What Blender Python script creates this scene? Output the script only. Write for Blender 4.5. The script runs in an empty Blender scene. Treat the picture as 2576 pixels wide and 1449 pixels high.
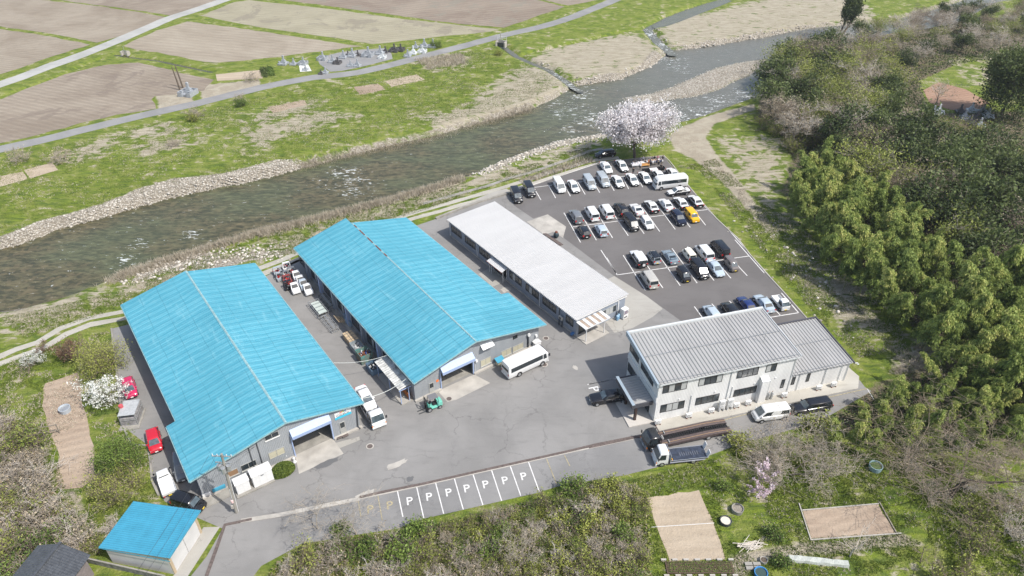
import bpy, bmesh, math, random
import numpy as np
from mathutils import Vector, Matrix, noise as mnoise
R = math.radians
random.seed(7); rng = np.random.default_rng(7)
SC = bpy.context.scene; COL = SC.collection

# ---------------- camera ----------------
FV, PITCH, ROLL, CAMH = 1819.0, R(35.7), R(0.2), 70.0
cam_d = bpy.data.cameras.new("camera"); cam = bpy.data.objects.new("camera", cam_d); COL.objects.link(cam)
cam_d.sensor_width = 36; cam_d.lens = 36 * FV / 2576; cam_d.clip_end = 6000; cam_d.clip_start = 1
cam.location = (0, 0, CAMH)
cam.rotation_euler = (Matrix.Rotation(math.pi/2 - PITCH, 3, 'X') @ Matrix.Rotation(-ROLL, 3, 'Z')).to_euler()
SC.camera = cam
# ---------------- sky and sun ----------------
SUN_EL, SUN_AZ = R(54), R(-31)          # azimuth of the sun measured from +x, counter-clockwise
w = bpy.data.worlds.new("World"); SC.world = w; w.use_nodes = True
nt = w.node_tree; bg = nt.nodes["Background"]; sky = nt.nodes.new("ShaderNodeTexSky")
sky.sky_type = 'NISHITA'; sky.sun_disc = False; sky.sun_elevation = SUN_EL
sky.sun_rotation = math.pi/2 - SUN_AZ; sky.air_density = 1.2; sky.dust_density = 2.5; sky.ozone_density = 0.8
nt.links.new(sky.outputs[0], bg.inputs[0]); bg.inputs[1].default_value = 0.145
sl = bpy.data.lights.new("sun", 'SUN'); sl.energy = 4.0; sl.angle = R(0.55); sl.color = (1, 0.965, 0.91)
so = bpy.data.objects.new("sun", sl); COL.objects.link(so)
sd = Vector((math.cos(SUN_EL)*math.cos(SUN_AZ), math.cos(SUN_EL)*math.sin(SUN_AZ), math.sin(SUN_EL)))
so.rotation_euler = sd.to_track_quat('Z', 'Y').to_euler(); so.location = (60, -40, 120)
SC.view_settings.view_transform = 'Standard'; SC.view_settings.look = 'None'
SC.view_settings.exposure = 0.32; SC.view_settings.gamma = 1
SC.render.engine = 'CYCLES'

# ---------------- photogrammetry: where each thing stands on the ground ----------------
TT = {0:(1,0,0),1:(3.0411,0,0),2:(3.0411,837.2,0),3:(2.8549,1674.4,0),4:(4.4117,1223.6,354.2),5:(4.4117,0,772.8),6:(4.4117,0,1120.6),
 7:(4.4117,579.6,644),8:(4.4117,450.8,966),9:(4.4117,966,740.6),10:(3.629,1481.2,740.6),11:(2.8572,579.6,1120.6),12:(2.3529,1481.2,1094.8),
 13:(5.0,1545.6,579.6),14:(3.629,257.6,547.4),15:(3.948,1094.8,502.3),16:(2.5,1932,579.6),17:(20.0,1564.9,380),18:(5.882,695.5,83.7),
 19:(13.235,656.9,650.4),20:(13.235,740.6,740.6),21:(9.375,888.7,901.6),22:(10.225,856.5,953.1),23:(9.783,1597.1,1030.4),24:(7.499,528.1,1133.4)}
_cr, _sr = math.cos(ROLL), math.sin(ROLL); _cp, _sp = math.cos(PITCH), math.sin(PITCH)
def ray(u, v):
    a, b = (u-1288)/FV, (v-724.5)/FV
    x, y = _cr*a - _sr*b, _sr*a + _cr*b
    return (x, _cp - _sp*y, -_sp - _cp*y)
def G(u, v, z=0.0):
    d = ray(u, v); t = (z-CAMH)/d[2]; return (d[0]*t, d[1]*t)
def T(n, x, y, z=0.0):
    s, a, b = TT[n]; return G(a+x/s, b+y/s, z)
def Tn(n, pts, z=0.0): return [T(n, x, y, z) for x, y in pts]
def Gn(pts, z=0.0): return [G(x, y, z) for x, y in pts]

class Frame:
    """a building's own axes: origin on the ground, x along its front wall, y into it"""
    def __init__(s, o, deg): s.o = o; s.a = R(deg); s.c, s.s = math.cos(s.a), math.sin(s.a)
    def loc(s, p): dx, dy = p[0]-s.o[0], p[1]-s.o[1]; return (dx*s.c+dy*s.s, -dx*s.s+dy*s.c)
    def l(s, n, x, y, z=0.0): q = s.loc(T(n, x, y, z)); return (q[0], q[1], z)
    def _r(s, n, x, y):
        k, a, b = TT[n]; d = ray(a+x/k, b+y/k); o = s.loc((0, 0)); return o, (d[0]*s.c+d[1]*s.s, -d[0]*s.s+d[1]*s.c, d[2])
    def wall(s, n, x, y, yl=0.0): o, d = s._r(n, x, y); t = (yl-o[1])/d[1]; return (o[0]+d[0]*t, CAMH+d[2]*t)
    def wallx(s, n, x, y, xl=0.0): o, d = s._r(n, x, y); t = (xl-o[0])/d[0]; return (o[1]+d[1]*t, CAMH+d[2]*t)
    def w(s, x, y): return (s.o[0]+x*s.c-y*s.s, s.o[1]+x*s.s+y*s.c)

# ---------------- scene helpers ----------------
def tag(o, label=None, cat=None, group=None, kind=None):
    if label: o['label'] = label
    if cat: o['category'] = cat
    if group: o['group'] = group
    if kind: o['kind'] = kind
    return o
def thing(name, label, cat, loc=(0,0,0), rz=0.0, group=None):
    o = bpy.data.objects.new(name, None); o.empty_display_size = .3; COL.objects.link(o)
    o.location = (loc[0], loc[1], loc[2] if len(loc) > 2 else 0); o.rotation_euler = (0, 0, rz)
    return tag(o, label, cat, group)
KIDS = {}
ORD = "first second third fourth fifth sixth seventh eighth ninth tenth eleventh twelfth thirteenth fourteenth fifteenth sixteenth seventeenth eighteenth nineteenth twentieth".split()
def link(name, me, mat=None, parent=None, smooth=False, loc=None):
    if mat is not None:
        for m in (mat if isinstance(mat, (list, tuple)) else [mat]): me.materials.append(m)
    o = bpy.data.objects.new(name, me); COL.objects.link(o)
    if parent is not None: o.parent = parent; KIDS.setdefault(parent.name, []).append(o)
    if loc is not None: o.location = loc
    if smooth: me.shade_smooth()
    return o
class MB:
    def __init__(s): s.v = []; s.f = []; s.m = []; s.k = 0
    def slot(s, k): s.k = k; return s
    def add(s, vs, fs):
        b = len(s.v); s.v += [tuple(p) for p in vs]; s.f += [tuple(b+i for i in f) for f in fs]; s.m += [s.k]*len(fs); return s
    def box(s, x0, y0, z0, x1, y1, z1):
        x0, x1 = min(x0, x1), max(x0, x1); y0, y1 = min(y0, y1), max(y0, y1); z0, z1 = min(z0, z1), max(z0, z1)
        return s.add([(x0,y0,z0),(x1,y0,z0),(x1,y1,z0),(x0,y1,z0),(x0,y0,z1),(x1,y0,z1),(x1,y1,z1),(x0,y1,z1)],
                     [(0,3,2,1),(4,5,6,7),(0,1,5,4),(1,2,6,5),(2,3,7,6),(3,0,4,7)])
    def prism(s, pts, z0, z1):
        n = len(pts); a = sum(pts[i][0]*pts[(i+1)%n][1]-pts[(i+1)%n][0]*pts[i][1] for i in range(n))
        if a < 0: pts = pts[::-1]
        f0 = z0 if callable(z0) else (lambda p: z0); f1 = z1 if callable(z1) else (lambda p: z1)
        vs = [(p[0], p[1], f0(p)) for p in pts]+[(p[0], p[1], f1(p)) for p in pts]
        return s.add(vs, [tuple(range(n-1, -1, -1)), tuple(range(n, 2*n))]+[(i, (i+1)%n, n+(i+1)%n, n+i) for i in range(n)])
    def tube(s, p0, p1, r0, r1=None, n=6, cap=True):
        r1 = r0 if r1 is None else r1
        p0, p1 = Vector(p0), Vector(p1); d = (p1-p0)
        if d.length < 1e-6: return s
        d.normalize(); a = d.orthogonal().normalized(); b = d.cross(a)
        vs = []
        for p, r in ((p0, r0), (p1, r1)):
            for i in range(n):
                t = 2*math.pi*i/n; vs.append(p+a*(r*math.cos(t))+b*(r*math.sin(t)))
        fs = [(i, (i+1)%n, n+(i+1)%n, n+i) for i in range(n)]
        if cap: fs += [tuple(range(n-1, -1, -1)), tuple(range(n, 2*n))]
        return s.add(vs, fs)
    def path(s, pts, r, n=5):
        for i in range(len(pts)-1):
            a = r[i] if isinstance(r, (list, tuple)) else r; b = r[i+1] if isinstance(r, (list, tuple)) else r
            s.tube(pts[i], pts[i+1], a, b, n, cap=(i in (0, len(pts)-2)))
        return s
    def loft(s, rings, cap=True, closed=True):
        n = len(rings[0]); vs = [p for r in rings for p in r]; fs = []
        for k in range(len(rings)-1):
            for i in range(n if closed else n-1):
                j = (i+1) % n; fs.append((k*n+i, k*n+j, (k+1)*n+j, (k+1)*n+i))
        if cap: fs += [tuple(range(n-1, -1, -1)), tuple((len(rings)-1)*n+i for i in range(n))]
        return s.add(vs, fs)
    def slab(s, quad, th):
        """a thin plate: 3-4+ coplanar points, thickened along their normal"""
        q = [Vector(p) for p in quad]; nn = (q[1]-q[0]).cross(q[2]-q[0]).normalized()*th; n = len(q)
        return s.add(q+[p+nn for p in q], [tuple(range(n-1, -1, -1)), tuple(range(n, 2*n))]+[(i, (i+1)%n, n+(i+1)%n, n+i) for i in range(n)])
    def build(s, name, mat=None, parent=None, smooth=False, loc=None, fix=True, bevel=0, auto=0):
        me = bpy.data.meshes.new(name); me.from_pydata(s.v, [], s.f)
        if len(set(s.m)) > 1: me.polygons.foreach_set("material_index", s.m)
        if fix or bevel:
            bm = bmesh.new(); bm.from_mesh(me); bmesh.ops.recalc_face_normals(bm, faces=bm.faces)
            if bevel: bmesh.ops.bevel(bm, geom=[e for e in bm.edges if e.is_manifold and e.calc_face_angle(0) > .6], offset=bevel, segments=2, affect='EDGES')
            bm.to_mesh(me); bm.free()
        if auto: me.shade_smooth(); me.set_sharp_from_angle(angle=R(auto))
        return link(name, me, mat, parent, smooth, loc)
def raw_mesh(name, V, F, mat, parent=None, smooth=False, col=None, kind_attr='shade'):
    """fast mesh from numpy: V (n,3), F (m,k) all same size; col (n,) float attribute"""
    me = bpy.data.meshes.new(name); n, (m, k) = len(V), F.shape
    me.vertices.add(n); me.vertices.foreach_set("co", V.astype(np.float32).ravel())
    me.loops.add(m*k); me.loops.foreach_set("vertex_index", F.astype(np.int32).ravel())
    me.polygons.add(m); me.polygons.foreach_set("loop_start", np.arange(0, m*k, k, dtype=np.int32))
    me.update(calc_edges=True)
    if col is not None:
        a = me.attributes.new(kind_attr, 'FLOAT', 'POINT'); a.data.foreach_set("value", col.astype(np.float32))
    return link(name, me, mat, parent, smooth)
def copy_tree(o, label=None, loc=None, rz=None, parent=None, scale=None):
    c = o.copy(); COL.objects.link(c)
    if parent is not None: c.parent = parent
    if label: c['label'] = label
    if loc is not None: c.location = (loc[0], loc[1], loc[2] if len(loc) > 2 else 0)
    if rz is not None: c.rotation_euler = (0, 0, rz)
    if scale is not None: c.scale = (scale,)*3 if not isinstance(scale, tuple) else scale
    for ch in KIDS.get(o.name, []):
        d = copy_tree(ch, parent=c); KIDS.setdefault(c.name, []).append(d)
    return c

# ---------------- materials ----------------
MATS = {}
def mat(name, col, rough=.7, metal=0., var=.0, vs=3., bump=0., bs=8., coat=0., spec=.5, col2=None, detail=4, vstretch=None, emis=None):
    if name in MATS: return MATS[name]
    m = bpy.data.materials.new(name); m.use_nodes = True; MATS[name] = m
    nt = m.node_tree; N, L = nt.nodes, nt.links; b = N["Principled BSDF"]
    b.inputs["Base Color"].default_value = (*col, 1); b.inputs["Roughness"].default_value = rough
    b.inputs["Metallic"].default_value = metal; b.inputs["Coat Weight"].default_value = coat; b.inputs["Coat Roughness"].default_value = .05
    b.inputs["Specular IOR Level"].default_value = spec
    if var or bump or col2:
        tc = N.new("ShaderNodeTexCoord"); mp = N.new("ShaderNodeMapping"); L.new(tc.outputs["Object"], mp.inputs[0])
        if vstretch: mp.inputs["Scale"].default_value = vstretch
    if var or col2:
        no = N.new("ShaderNodeTexNoise"); no.inputs["Scale"].default_value = vs; no.inputs["Detail"].default_value = detail; L.new(mp.outputs[0], no.inputs[0])
        mr = N.new("ShaderNodeMapRange"); mr.inputs[1].default_value = .3; mr.inputs[2].default_value = .7; L.new(no.outputs[0], mr.inputs[0])
        mx = N.new("ShaderNodeMix"); mx.data_type = 'RGBA'; L.new(mr.outputs[0], mx.inputs[0])
        c2 = col2 or tuple(min(1, c*(1-var)) for c in col)
        mx.inputs[6].default_value = (*(tuple(min(1, c*(1+var*.6)) for c in col) if not col2 else col), 1); mx.inputs[7].default_value = (*c2, 1)
        L.new(mx.outputs[2], b.inputs["Base Color"])
    if bump:
        nb = N.new("ShaderNodeTexNoise"); nb.inputs["Scale"].default_value = bs; nb.inputs["Detail"].default_value = 3; L.new(mp.outputs[0], nb.inputs[0])
        bp = N.new("ShaderNodeBump"); bp.inputs["Strength"].default_value = bump; bp.inputs["Distance"].default_value = .05
        L.new(nb.outputs[0], bp.inputs["Height"]); L.new(bp.outputs[0], b.inputs["Normal"])
    return m
def paint(name, col, rough=.22): return mat("paint_"+name, col, rough, coat=.6, var=.04, vs=2)
M_GLASS = mat("dark_glass", (.022,.03,.035), .06, spec=.8); M_WSHIELD = mat("windshield_glass", (.075,.10,.115), .08, spec=.9, var=.5, vs=1.8)
M_WIN = mat("window_glass", (.05,.06,.065), .08, spec=.8, var=.5, vs=.9)
M_BLIND = mat("pale_blind", (.42,.43,.42), .5, var=.1)
M_TYRE = mat("tyre_rubber", (.02,.02,.02), .85)
M_RIM = mat("alloy_rim", (.55,.56,.57), .3, .8)
M_BLK = mat("black_plastic", (.018,.018,.02), .5)
M_LAMP = mat("lamp_lens", (.48,.52,.55), .12, spec=.8)
M_RED = mat("tail_lens", (.45,.02,.02), .2)
M_ORANGE = mat("amber_lens", (.8,.22,.02), .3)
M_PLATE = mat("plate_white", (.75,.77,.74), .5); M_PLATEY = mat("plate_yellow", (.75,.55,.05), .5)
M_STEEL = mat("galvanised_steel", (.42,.43,.43), .45, .5, var=.25, vs=4)
M_CONC = mat("concrete", (.28,.265,.235), .9, var=.25, vs=.9, bump=.3, bs=14)
M_CONCL = mat("pale_concrete", (.40,.375,.335), .9, var=.22, vs=.6, bump=.2, bs=9)
M_WHITE = mat("white_enamel", (.66,.66,.65), .4, var=.05, vs=1.5)
M_LINE = mat("road_paint_white", (.64,.63,.61), .8, var=.18, vs=2.5)
M_LINEY = mat("road_paint_yellow", (.36,.31,.19), .85, var=.45, vs=4)
M_RUST = mat("rusty_steel", (.20,.075,.045), .8, .2, var=.45, vs=3)
M_WOOD = mat("bare_wood", (.42,.30,.19), .85, var=.3, vs=5)
M_DARKWOOD = mat("weathered_wood", (.25,.22,.18), .9, var=.35, vs=5)
M_BRICK = mat("red_brick_kerb", (.125,.098,.088), .9, var=.35, vs=4)
M_PIPE = mat("dark_pipe", (.05,.055,.06), .5)
M_CREAM = mat("cream_sheet", (.46,.43,.32), .6, var=.1)
M_BARK = mat("bark", (.12,.095,.07), .95, var=.4, vs=6)
M_GREYBARK = mat("grey_bark", (.23,.205,.175), .95, var=.4, vs=5)
# ================= ground, river, roads, fields =================
def nodes(m): return m.node_tree.nodes, m.node_tree.links
def nmix(N, L, fac, a, b):
    mx = N.new("ShaderNodeMix"); mx.data_type = 'RGBA'
    for i, s in ((0, fac), (6, a), (7, b)):
        if hasattr(s, 'type'): L.new(s, mx.inputs[i])
        else: mx.inputs[i].default_value = s if i == 0 else (*s, 1)
    return mx.outputs[2]
def nmath(N, L, op, a, b=0., c=None):
    q = N.new("ShaderNodeMath"); q.operation = op
    for i, s in enumerate((a, b) if c is None else (a, b, c)):
        if hasattr(s, 'type'): L.new(s, q.inputs[i])
        else: q.inputs[i].default_value = s
    return q.outputs[0]
def nrange(N, L, v, a, b, c=0., d=1.):
    q = N.new("ShaderNodeMapRange"); q.interpolation_type = 'SMOOTHSTEP'; L.new(v, q.inputs[0])
    for i, s in enumerate((a, b, c, d)): q.inputs[i+1].default_value = s
    return q.outputs[0]
def nnoise(N, L, vec, sc, det=4., rough=.55, dist=0.):
    q = N.new("ShaderNodeTexNoise"); q.inputs["Scale"].default_value = sc; q.inputs["Detail"].default_value = det
    q.inputs["Roughness"].default_value = rough; q.inputs["Distortion"].default_value = dist; L.new(vec, q.inputs[0]); return q.outputs[0]
def nmap(N, L, rz=0., sc=(1,1,1), coord="Object"):
    tc = N.new("ShaderNodeTexCoord"); mp = N.new("ShaderNodeMapping"); mp.inputs["Rotation"].default_value = (0, 0, rz)
    mp.inputs["Scale"].default_value = sc; L.new(tc.outputs[coord], mp.inputs[0]); return mp.outputs[0]
def nbump(N, L, h, st, dist=.1):
    q = N.new("ShaderNodeBump"); q.inputs["Strength"].default_value = st; q.inputs["Distance"].default_value = dist
    L.new(h, q.inputs["Height"]); return q.outputs[0]

RIVER = Gn([(-60,640),(0,628),(60,612),(150,575),(260,548),(350,520),(420,500),(500,483),(560,470),(640,455),(700,440),(750,425),(850,398),(940,375),
 (1010,358),(1080,345),(1150,325),(1220,305),(1290,288),(1340,272),(1390,250),(1420,232),(1440,218),(1500,208),(1560,200),(1640,166),(1690,127),
 (1740,122),(1797,115),(1860,103),(1920,94),(1990,80),(2035,71),(2130,62),(2220,58),(2330,30),(2445,-6),(2600,-40),
 (2620,-10),(2494,10),(2400,60),(2300,80),(2200,92),(2120,112),(2060,150),(2000,195),(1950,228),(1912,241),(1832,268),(1751,298),(1695,312),(1640,322),(1560,335),
 (1494,342),(1396,358),(1330,381),(1281,399),(1209,431),(1166,447),(1126,457),(1080,474),(1000,496),(960,507),(880,527),(781,552),(726,566),(643,585),
 (588,604),(533,619),(486,638),(434,648),(395,660),(354,674),(312,687),(285,702),(257,712),(200,735),(130,757),(60,777),(0,784),(-60,800)], -1.2)
ISLAND = Gn([(1560,245),(1640,232),(1690,215),(1750,190),(1800,168),(1860,155),(1925,145),(1935,152),(1890,190),(1850,205),(1815,225),(1750,243),(1700,249),(1640,262),(1590,262)], -1.1)
BROOK = Gn([(1255,108),(1265,116),(1301,142),(1347,162),(1380,175),(1412,195),(1445,220),(1460,228)], -.5)
BROOK2 = Gn([(1900,-30),(1840,-8),(1780,12),(1720,30),(1680,47),(1650,62),(1628,74),(1640,88),(1655,105),(1680,125),(1690,135)], -.5)
DITCH = Gn([(1301,142),(1330,135),(1396,120),(1462,105),(1530,90),(1577,78),(1628,72)], -.4)
DITCH2 = Gn([(288,135),(320,140),(400,150),(470,165),(533,178)], 0); DITCH3 = Gn([(0,240),(60,222),(150,190),(255,143)], 0)

def sdist(P, poly, closed=True):
    d = np.full(len(P), 1e9); n = len(poly); inside = np.zeros(len(P), bool)
    for i in range(n if closed else n-1):
        a, b = np.array(poly[i]), np.array(poly[(i+1) % n]); e = b-a; wv = P-a
        t = np.clip((wv@e)/(e@e+1e-9), 0, 1); q = wv-t[:, None]*e; d = np.minimum(d, (q*q).sum(1))
        if closed:
            c = ((a[1] <= P[:,1]) & (b[1] > P[:,1])) | ((b[1] <= P[:,1]) & (a[1] > P[:,1]))
            xi = a[0]+(P[:,1]-a[1])/(e[1] if abs(e[1]) > 1e-9 else 1e-9)*e[0]; inside ^= c & (P[:,0] < xi)
    d = np.sqrt(d); return np.where(inside, -d, d) if closed else d
def sm(x, a, b): t = np.clip((x-a)/(b-a), 0, 1); return t*t*(3-2*t)
def vnoise(P, s, seed=0):
    """cheap smooth value noise, periodic table"""
    r = np.random.default_rng(seed); tb = r.random((256, 256)); q = P*s; i = np.floor(q).astype(int); f = q-i; f = f*f*(3-2*f)
    g = lambda a, b: tb[(i[:,0]+a) % 256, (i[:,1]+b) % 256]
    return (g(0,0)*(1-f[:,0])+g(1,0)*f[:,0])*(1-f[:,1])+(g(0,1)*(1-f[:,0])+g(1,1)*f[:,0])*f[:,1]

def axis(a, b, st, far):
    c = list(np.arange(a, b+.01, st)); g = st
    lo, hi = [], []; x = a
    while x > -far: g *= 1.35; x -= g; lo.append(x)
    g = st; x = b
    while x < far: g *= 1.35; x += g; hi.append(x)
    return np.array(lo[::-1]+c+hi)
XS, YS = axis(-215, 215, .62, 3500), axis(28, 315, .62, 3500)
gx, gy = np.meshgrid(XS, YS); P = np.stack([gx.ravel(), gy.ravel()], 1)
dr = sdist(P, RIVER); di = sdist(P, ISLAND)
H = -2.0*sm(dr, 2.6, -1.8)
H = np.maximum(H, np.where(dr < 2, -.95-.9*sm(di, -2.5, 2.5), -9))
H = np.where(dr > 3.3, 0, H)
H += np.where((dr < 6) & (dr > -1), (vnoise(P, .9, 3)-.5)*.35*sm(dr, 6, 1), 0)
for L_, wd, dp in ((BROOK, 1.5, 1.0), (BROOK2, 2.3, 1.0), (DITCH, .7, .8), (DITCH2, .8, .7), (DITCH3, .5, .6)):
    dl = sdist(P, L_, False); H = np.minimum(H, -dp*sm(dl, wd+.8, wd*.4))
POND = Gn([(1674,45),(1727,24),(1780,7),(1810,0),(1850,0),(1807,18),(1762,35),(1709,56),(1674,68),(1650,72),(1640,66)], -.5)
H = np.minimum(H, -1.1*sm(sdist(P, POND), 1, -1.5))
# region masks: R dry straw, G bare earth, B stones, A dark leaf litter under brush
MK = np.zeros((len(P), 4))
def region(poly, ch, feather=2.5, amt=1.):
    xs = [p[0] for p in poly]; ys = [p[1] for p in poly]; f = feather*2
    k = np.where((P[:,0] > min(xs)-f) & (P[:,0] < max(xs)+f) & (P[:,1] > min(ys)-f) & (P[:,1] < max(ys)+f))[0]
    if len(k): MK[k, ch] = np.maximum(MK[k, ch], amt*sm(sdist(P[k], poly), feather, -feather))
# stony shores
MK[:,2] = np.maximum(MK[:,2], np.where(dr > 0, sm(dr, 3.0, 1.0), 1)*.55); MK[:,2] = np.maximum(MK[:,2], sm(di, .5, -2))
for pl in ([(0,600),(100,560),(250,520),(350,478),(440,452),(560,440),(700,405),(765,412),(740,440),(640,458),(500,488),(350,528),(200,570),(0,640)],
           [(1440,205),(1520,190),(1600,178),(1640,130),(1690,140),(1600,190),(1480,215)],
           [(1690,120),(1760,108),(1900,85),(1990,72),(1990,82),(1830,112),(1740,125)],
           [(1209,425),(1290,385),(1400,345),(1500,325),(1530,345),(1420,370),(1330,395),(1230,440)],
           [(350,690),(480,640),(560,640),(520,665),(420,690),(340,715)], [(480,675),(560,650),(740,628),(745,640),(600,668),(470,700)]):
    region(Gn(pl, -.4), 2, 2.0, .95)
for pl in ([(1100,330),(1060,300),(1180,265),(1250,200),(1330,165),(1420,190),(1440,225),(1370,262),(1260,295),(1150,325)],
           [(1330,155),(1380,120),(1480,100),(1600,85),(1680,130),(1660,160),(1560,198),(1450,200),(1390,170)],
           [(1690,40),(1800,30),(1900,0),(2150,-10),(2200,50),(2050,72),(1900,92),(1740,118),(1690,110),(1660,90)],
           [(600,300),(700,270),(800,250),(790,270),(650,310)], [(330,330),(420,310),(430,330),(340,350)], [(350,370),(460,345),(470,365),(360,395)],
           [(170,385),(290,340),(290,370),(180,410)], [(620,330),(800,280),(900,290),(760,330),(640,370)], [(1040,150),(1160,135),(1180,160),(1080,175)],
           [(860,560),(1080,480),(1260,425),(1500,350),(1500,372),(1300,435),(1100,505),(900,575),(700,630),(560,660),(560,640),(720,600)],
           [(250,745),(340,700),(480,650),(470,680),(350,730),(270,770)], [(0,780),(120,760),(250,725),(250,750),(120,800),(0,830)], [(2080,680),(2140,700),(2180,790),(2220,830),(2140,820),(2060,720)],
           [(2250,880),(2330,860),(2400,900),(2340,950),(2250,930)]):
    region(Gn(pl), 0, 5.5, .50)
Q12 = [(1481.2+x/2.3529, 1094.8+y/2.3529) for x, y in ((830,700),(1250,640),(1700,600),(1850,570),(1990,650),(1500,690),(1000,745),(920,860),(820,860))]
for pl in ([(1700,325),(1790,288),(1900,260),(1900,275),(1800,312),(1775,345),(1800,385),(1850,440),(1900,510),(1950,575),(1925,580),(1865,512),(1805,448),(1745,402),(1700,380),(1680,345)],
           [(390,235),(480,235),(490,262),(400,275)], [(500,215),(655,200),(655,222),(510,255)], [(150,1228),(190,1225),(220,1290),(200,1300)], Q12):
    region(Gn(pl), 1, 2.0, .95)
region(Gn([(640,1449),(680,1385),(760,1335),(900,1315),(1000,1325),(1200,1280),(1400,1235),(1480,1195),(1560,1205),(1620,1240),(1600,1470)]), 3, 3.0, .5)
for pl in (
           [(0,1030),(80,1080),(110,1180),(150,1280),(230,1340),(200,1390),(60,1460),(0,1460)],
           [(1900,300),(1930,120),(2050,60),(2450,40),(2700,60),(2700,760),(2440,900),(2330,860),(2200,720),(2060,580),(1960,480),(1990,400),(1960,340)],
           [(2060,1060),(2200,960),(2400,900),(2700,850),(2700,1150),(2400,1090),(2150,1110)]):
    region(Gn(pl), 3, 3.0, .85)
edge = sm(np.minimum(sdist(P, Gn([(0,230),(0,560),(250,560),(250,230)])), 1e9), 0, 1)
hill = sm(sdist(P, Gn([(2100,200),(2700,100),(2700,760),(2480,860),(2330,780),(2230,640),(2080,480),(2040,330)])), 0, -25)
region(Gn([(1785,345),(1950,345),(1990,400),(1960,500),(2010,620),(1960,600),(1850,440)]), 0, 6, .36)
k_ = sdist(P, Gn([(2310,205),(2400,165),(2560,140),(2600,280),(2340,285)])) < 0; MK[k_, 3] = 0
k_ = sdist(P, Gn([(2380,150),(2560,120),(2576,210),(2440,215)])) < 0; MK[k_, 0] = .2; MK[k_, 3] = 0
ny, nx = gx.shape
idx = np.arange(nx*ny).reshape(ny, nx); F = np.stack([idx[:-1,:-1], idx[:-1,1:], idx[1:,1:], idx[1:,:-1]], -1).reshape(-1, 4)
# ground material
mg = bpy.data.materials.new("meadow_ground"); mg.use_nodes = True; N, L = nodes(mg); b = N["Principled BSDF"]
O = nmap(N, L); O2 = nmap(N, L, R(-18), (.35, 1.5, 1))
at = N.new("ShaderNodeAttribute"); at.attribute_name = "mask"; sp = N.new("ShaderNodeSeparateColor"); L.new(at.outputs["Color"], sp.inputs[0])
n1 = nnoise(N, L, O, .09, 5, .6); n2 = nnoise(N, L, O2, .8, 6, .7, .6); n3 = nnoise(N, L, O, 3.5, 5, .65); n4 = nnoise(N, L, O, .35, 5, .6, .8)
green = nmix(N, L, nrange(N, L, n2, .36, .66), (.082,.125,.024), (.195,.250,.028))
green = nmix(N, L, nrange(N, L, n4, .42, .62), green, (.215,.240,.055)); green = nmix(N, L, nrange(N, L, n3, .50, .74, 0, .6), green, (.07,.11,.022))
straw = nmix(N, L, nrange(N, L, n2, .3, .7), (.28,.245,.175), (.46,.41,.32)); straw = nmix(N, L, nrange(N, L, n3, .52, .72, 0, .7), straw, (.20,.19,.09))
dirt = nmix(N, L, nrange(N, L, n4, .35, .7), (.34,.295,.225), (.43,.385,.30)); dirt = nmix(N, L, nrange(N, L, n3, .55, .75, 0, .5), dirt, (.30,.25,.17))
vo = N.new("ShaderNodeTexVoronoi"); vo.inputs["Scale"].default_value = 3.2; L.new(O, vo.inputs[0])
vb = N.new("ShaderNodeRGBToBW"); L.new(vo.outputs["Color"], vb.inputs[0])
stone = nmix(N, L, vb.outputs[0], (.36,.325,.27), (.58,.54,.47)); stone = nmix(N, L, nrange(N, L, vo.outputs["Distance"], .30, .52), stone, (.24,.21,.165))
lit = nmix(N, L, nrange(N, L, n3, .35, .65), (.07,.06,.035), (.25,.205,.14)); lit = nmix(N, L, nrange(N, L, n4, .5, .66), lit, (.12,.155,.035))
def mk(ch, spread=1.1):
    v = nmath(N, L, 'ADD', ch, nmath(N, L, 'MULTIPLY', nmath(N, L, 'SUBTRACT', nmath(N, L, 'MULTIPLY_ADD', n4, .6, nmath(N, L, 'MULTIPLY', n2, .4)), .5), spread*1.6))
    return nrange(N, L, v, .38, .62)
base = nmix(N, L, mk(nmath(N, L, 'ADD', sp.outputs[0], nmath(N, L, 'MULTIPLY', n1, .48)), 1.6), green, straw)
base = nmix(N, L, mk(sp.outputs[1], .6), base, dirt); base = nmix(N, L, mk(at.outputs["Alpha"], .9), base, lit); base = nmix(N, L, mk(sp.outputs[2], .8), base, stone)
L.new(base, b.inputs["Base Color"]); b.inputs["Roughness"].default_value = .95; b.inputs["Specular IOR Level"].default_value = .2
L.new(nbump(N, L, nmath(N, L, 'ADD', n3, nmath(N, L, 'MULTIPLY', n2, 1.4)), .9, .35), b.inputs["Normal"])
g = raw_mesh("ground", np.column_stack([P, H]), F, mg, smooth=True)
ca = g.data.color_attributes.new("mask", 'FLOAT_COLOR', 'POINT'); ca.data.foreach_set("color", MK.astype(np.float32).ravel())
tag(g, kind='structure')

# water
mwt = bpy.data.materials.new("river_water"); mwt.use_nodes = True; N, L = nodes(mwt); b = N["Principled BSDF"]
O = nmap(N, L); O2 = nmap(N, L, R(-22), (.45, 1.3, 1)); O3 = nmap(N, L, R(-30), (.55, 1.9, 1))
n1 = nnoise(N, L, O2, .10, 4, .6); n2 = nnoise(N, L, O2, 1.1, 5, .7); n3 = nnoise(N, L, O3, 1.15, 5, .65, 1.2); n5 = nnoise(N, L, O, .045, 3, .5)
vo = N.new("ShaderNodeTexVoronoi"); vo.inputs["Scale"].default_value = 1.25; L.new(O, vo.inputs[0]); vb = N.new("ShaderNodeRGBToBW"); L.new(vo.outputs["Color"], vb.inputs[0])
bed = nmix(N, L, nrange(N, L, n2, .38, .68), (.046,.044,.022), (.128,.110,.056)); bed = nmix(N, L, nrange(N, L, vb.outputs[0], .55, .85, 0, .4), bed, (.17,.13,.07))
deep = nmix(N, L, nrange(N, L, n2, .35, .7), (.055,.060,.030), (.118,.124,.062))
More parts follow.
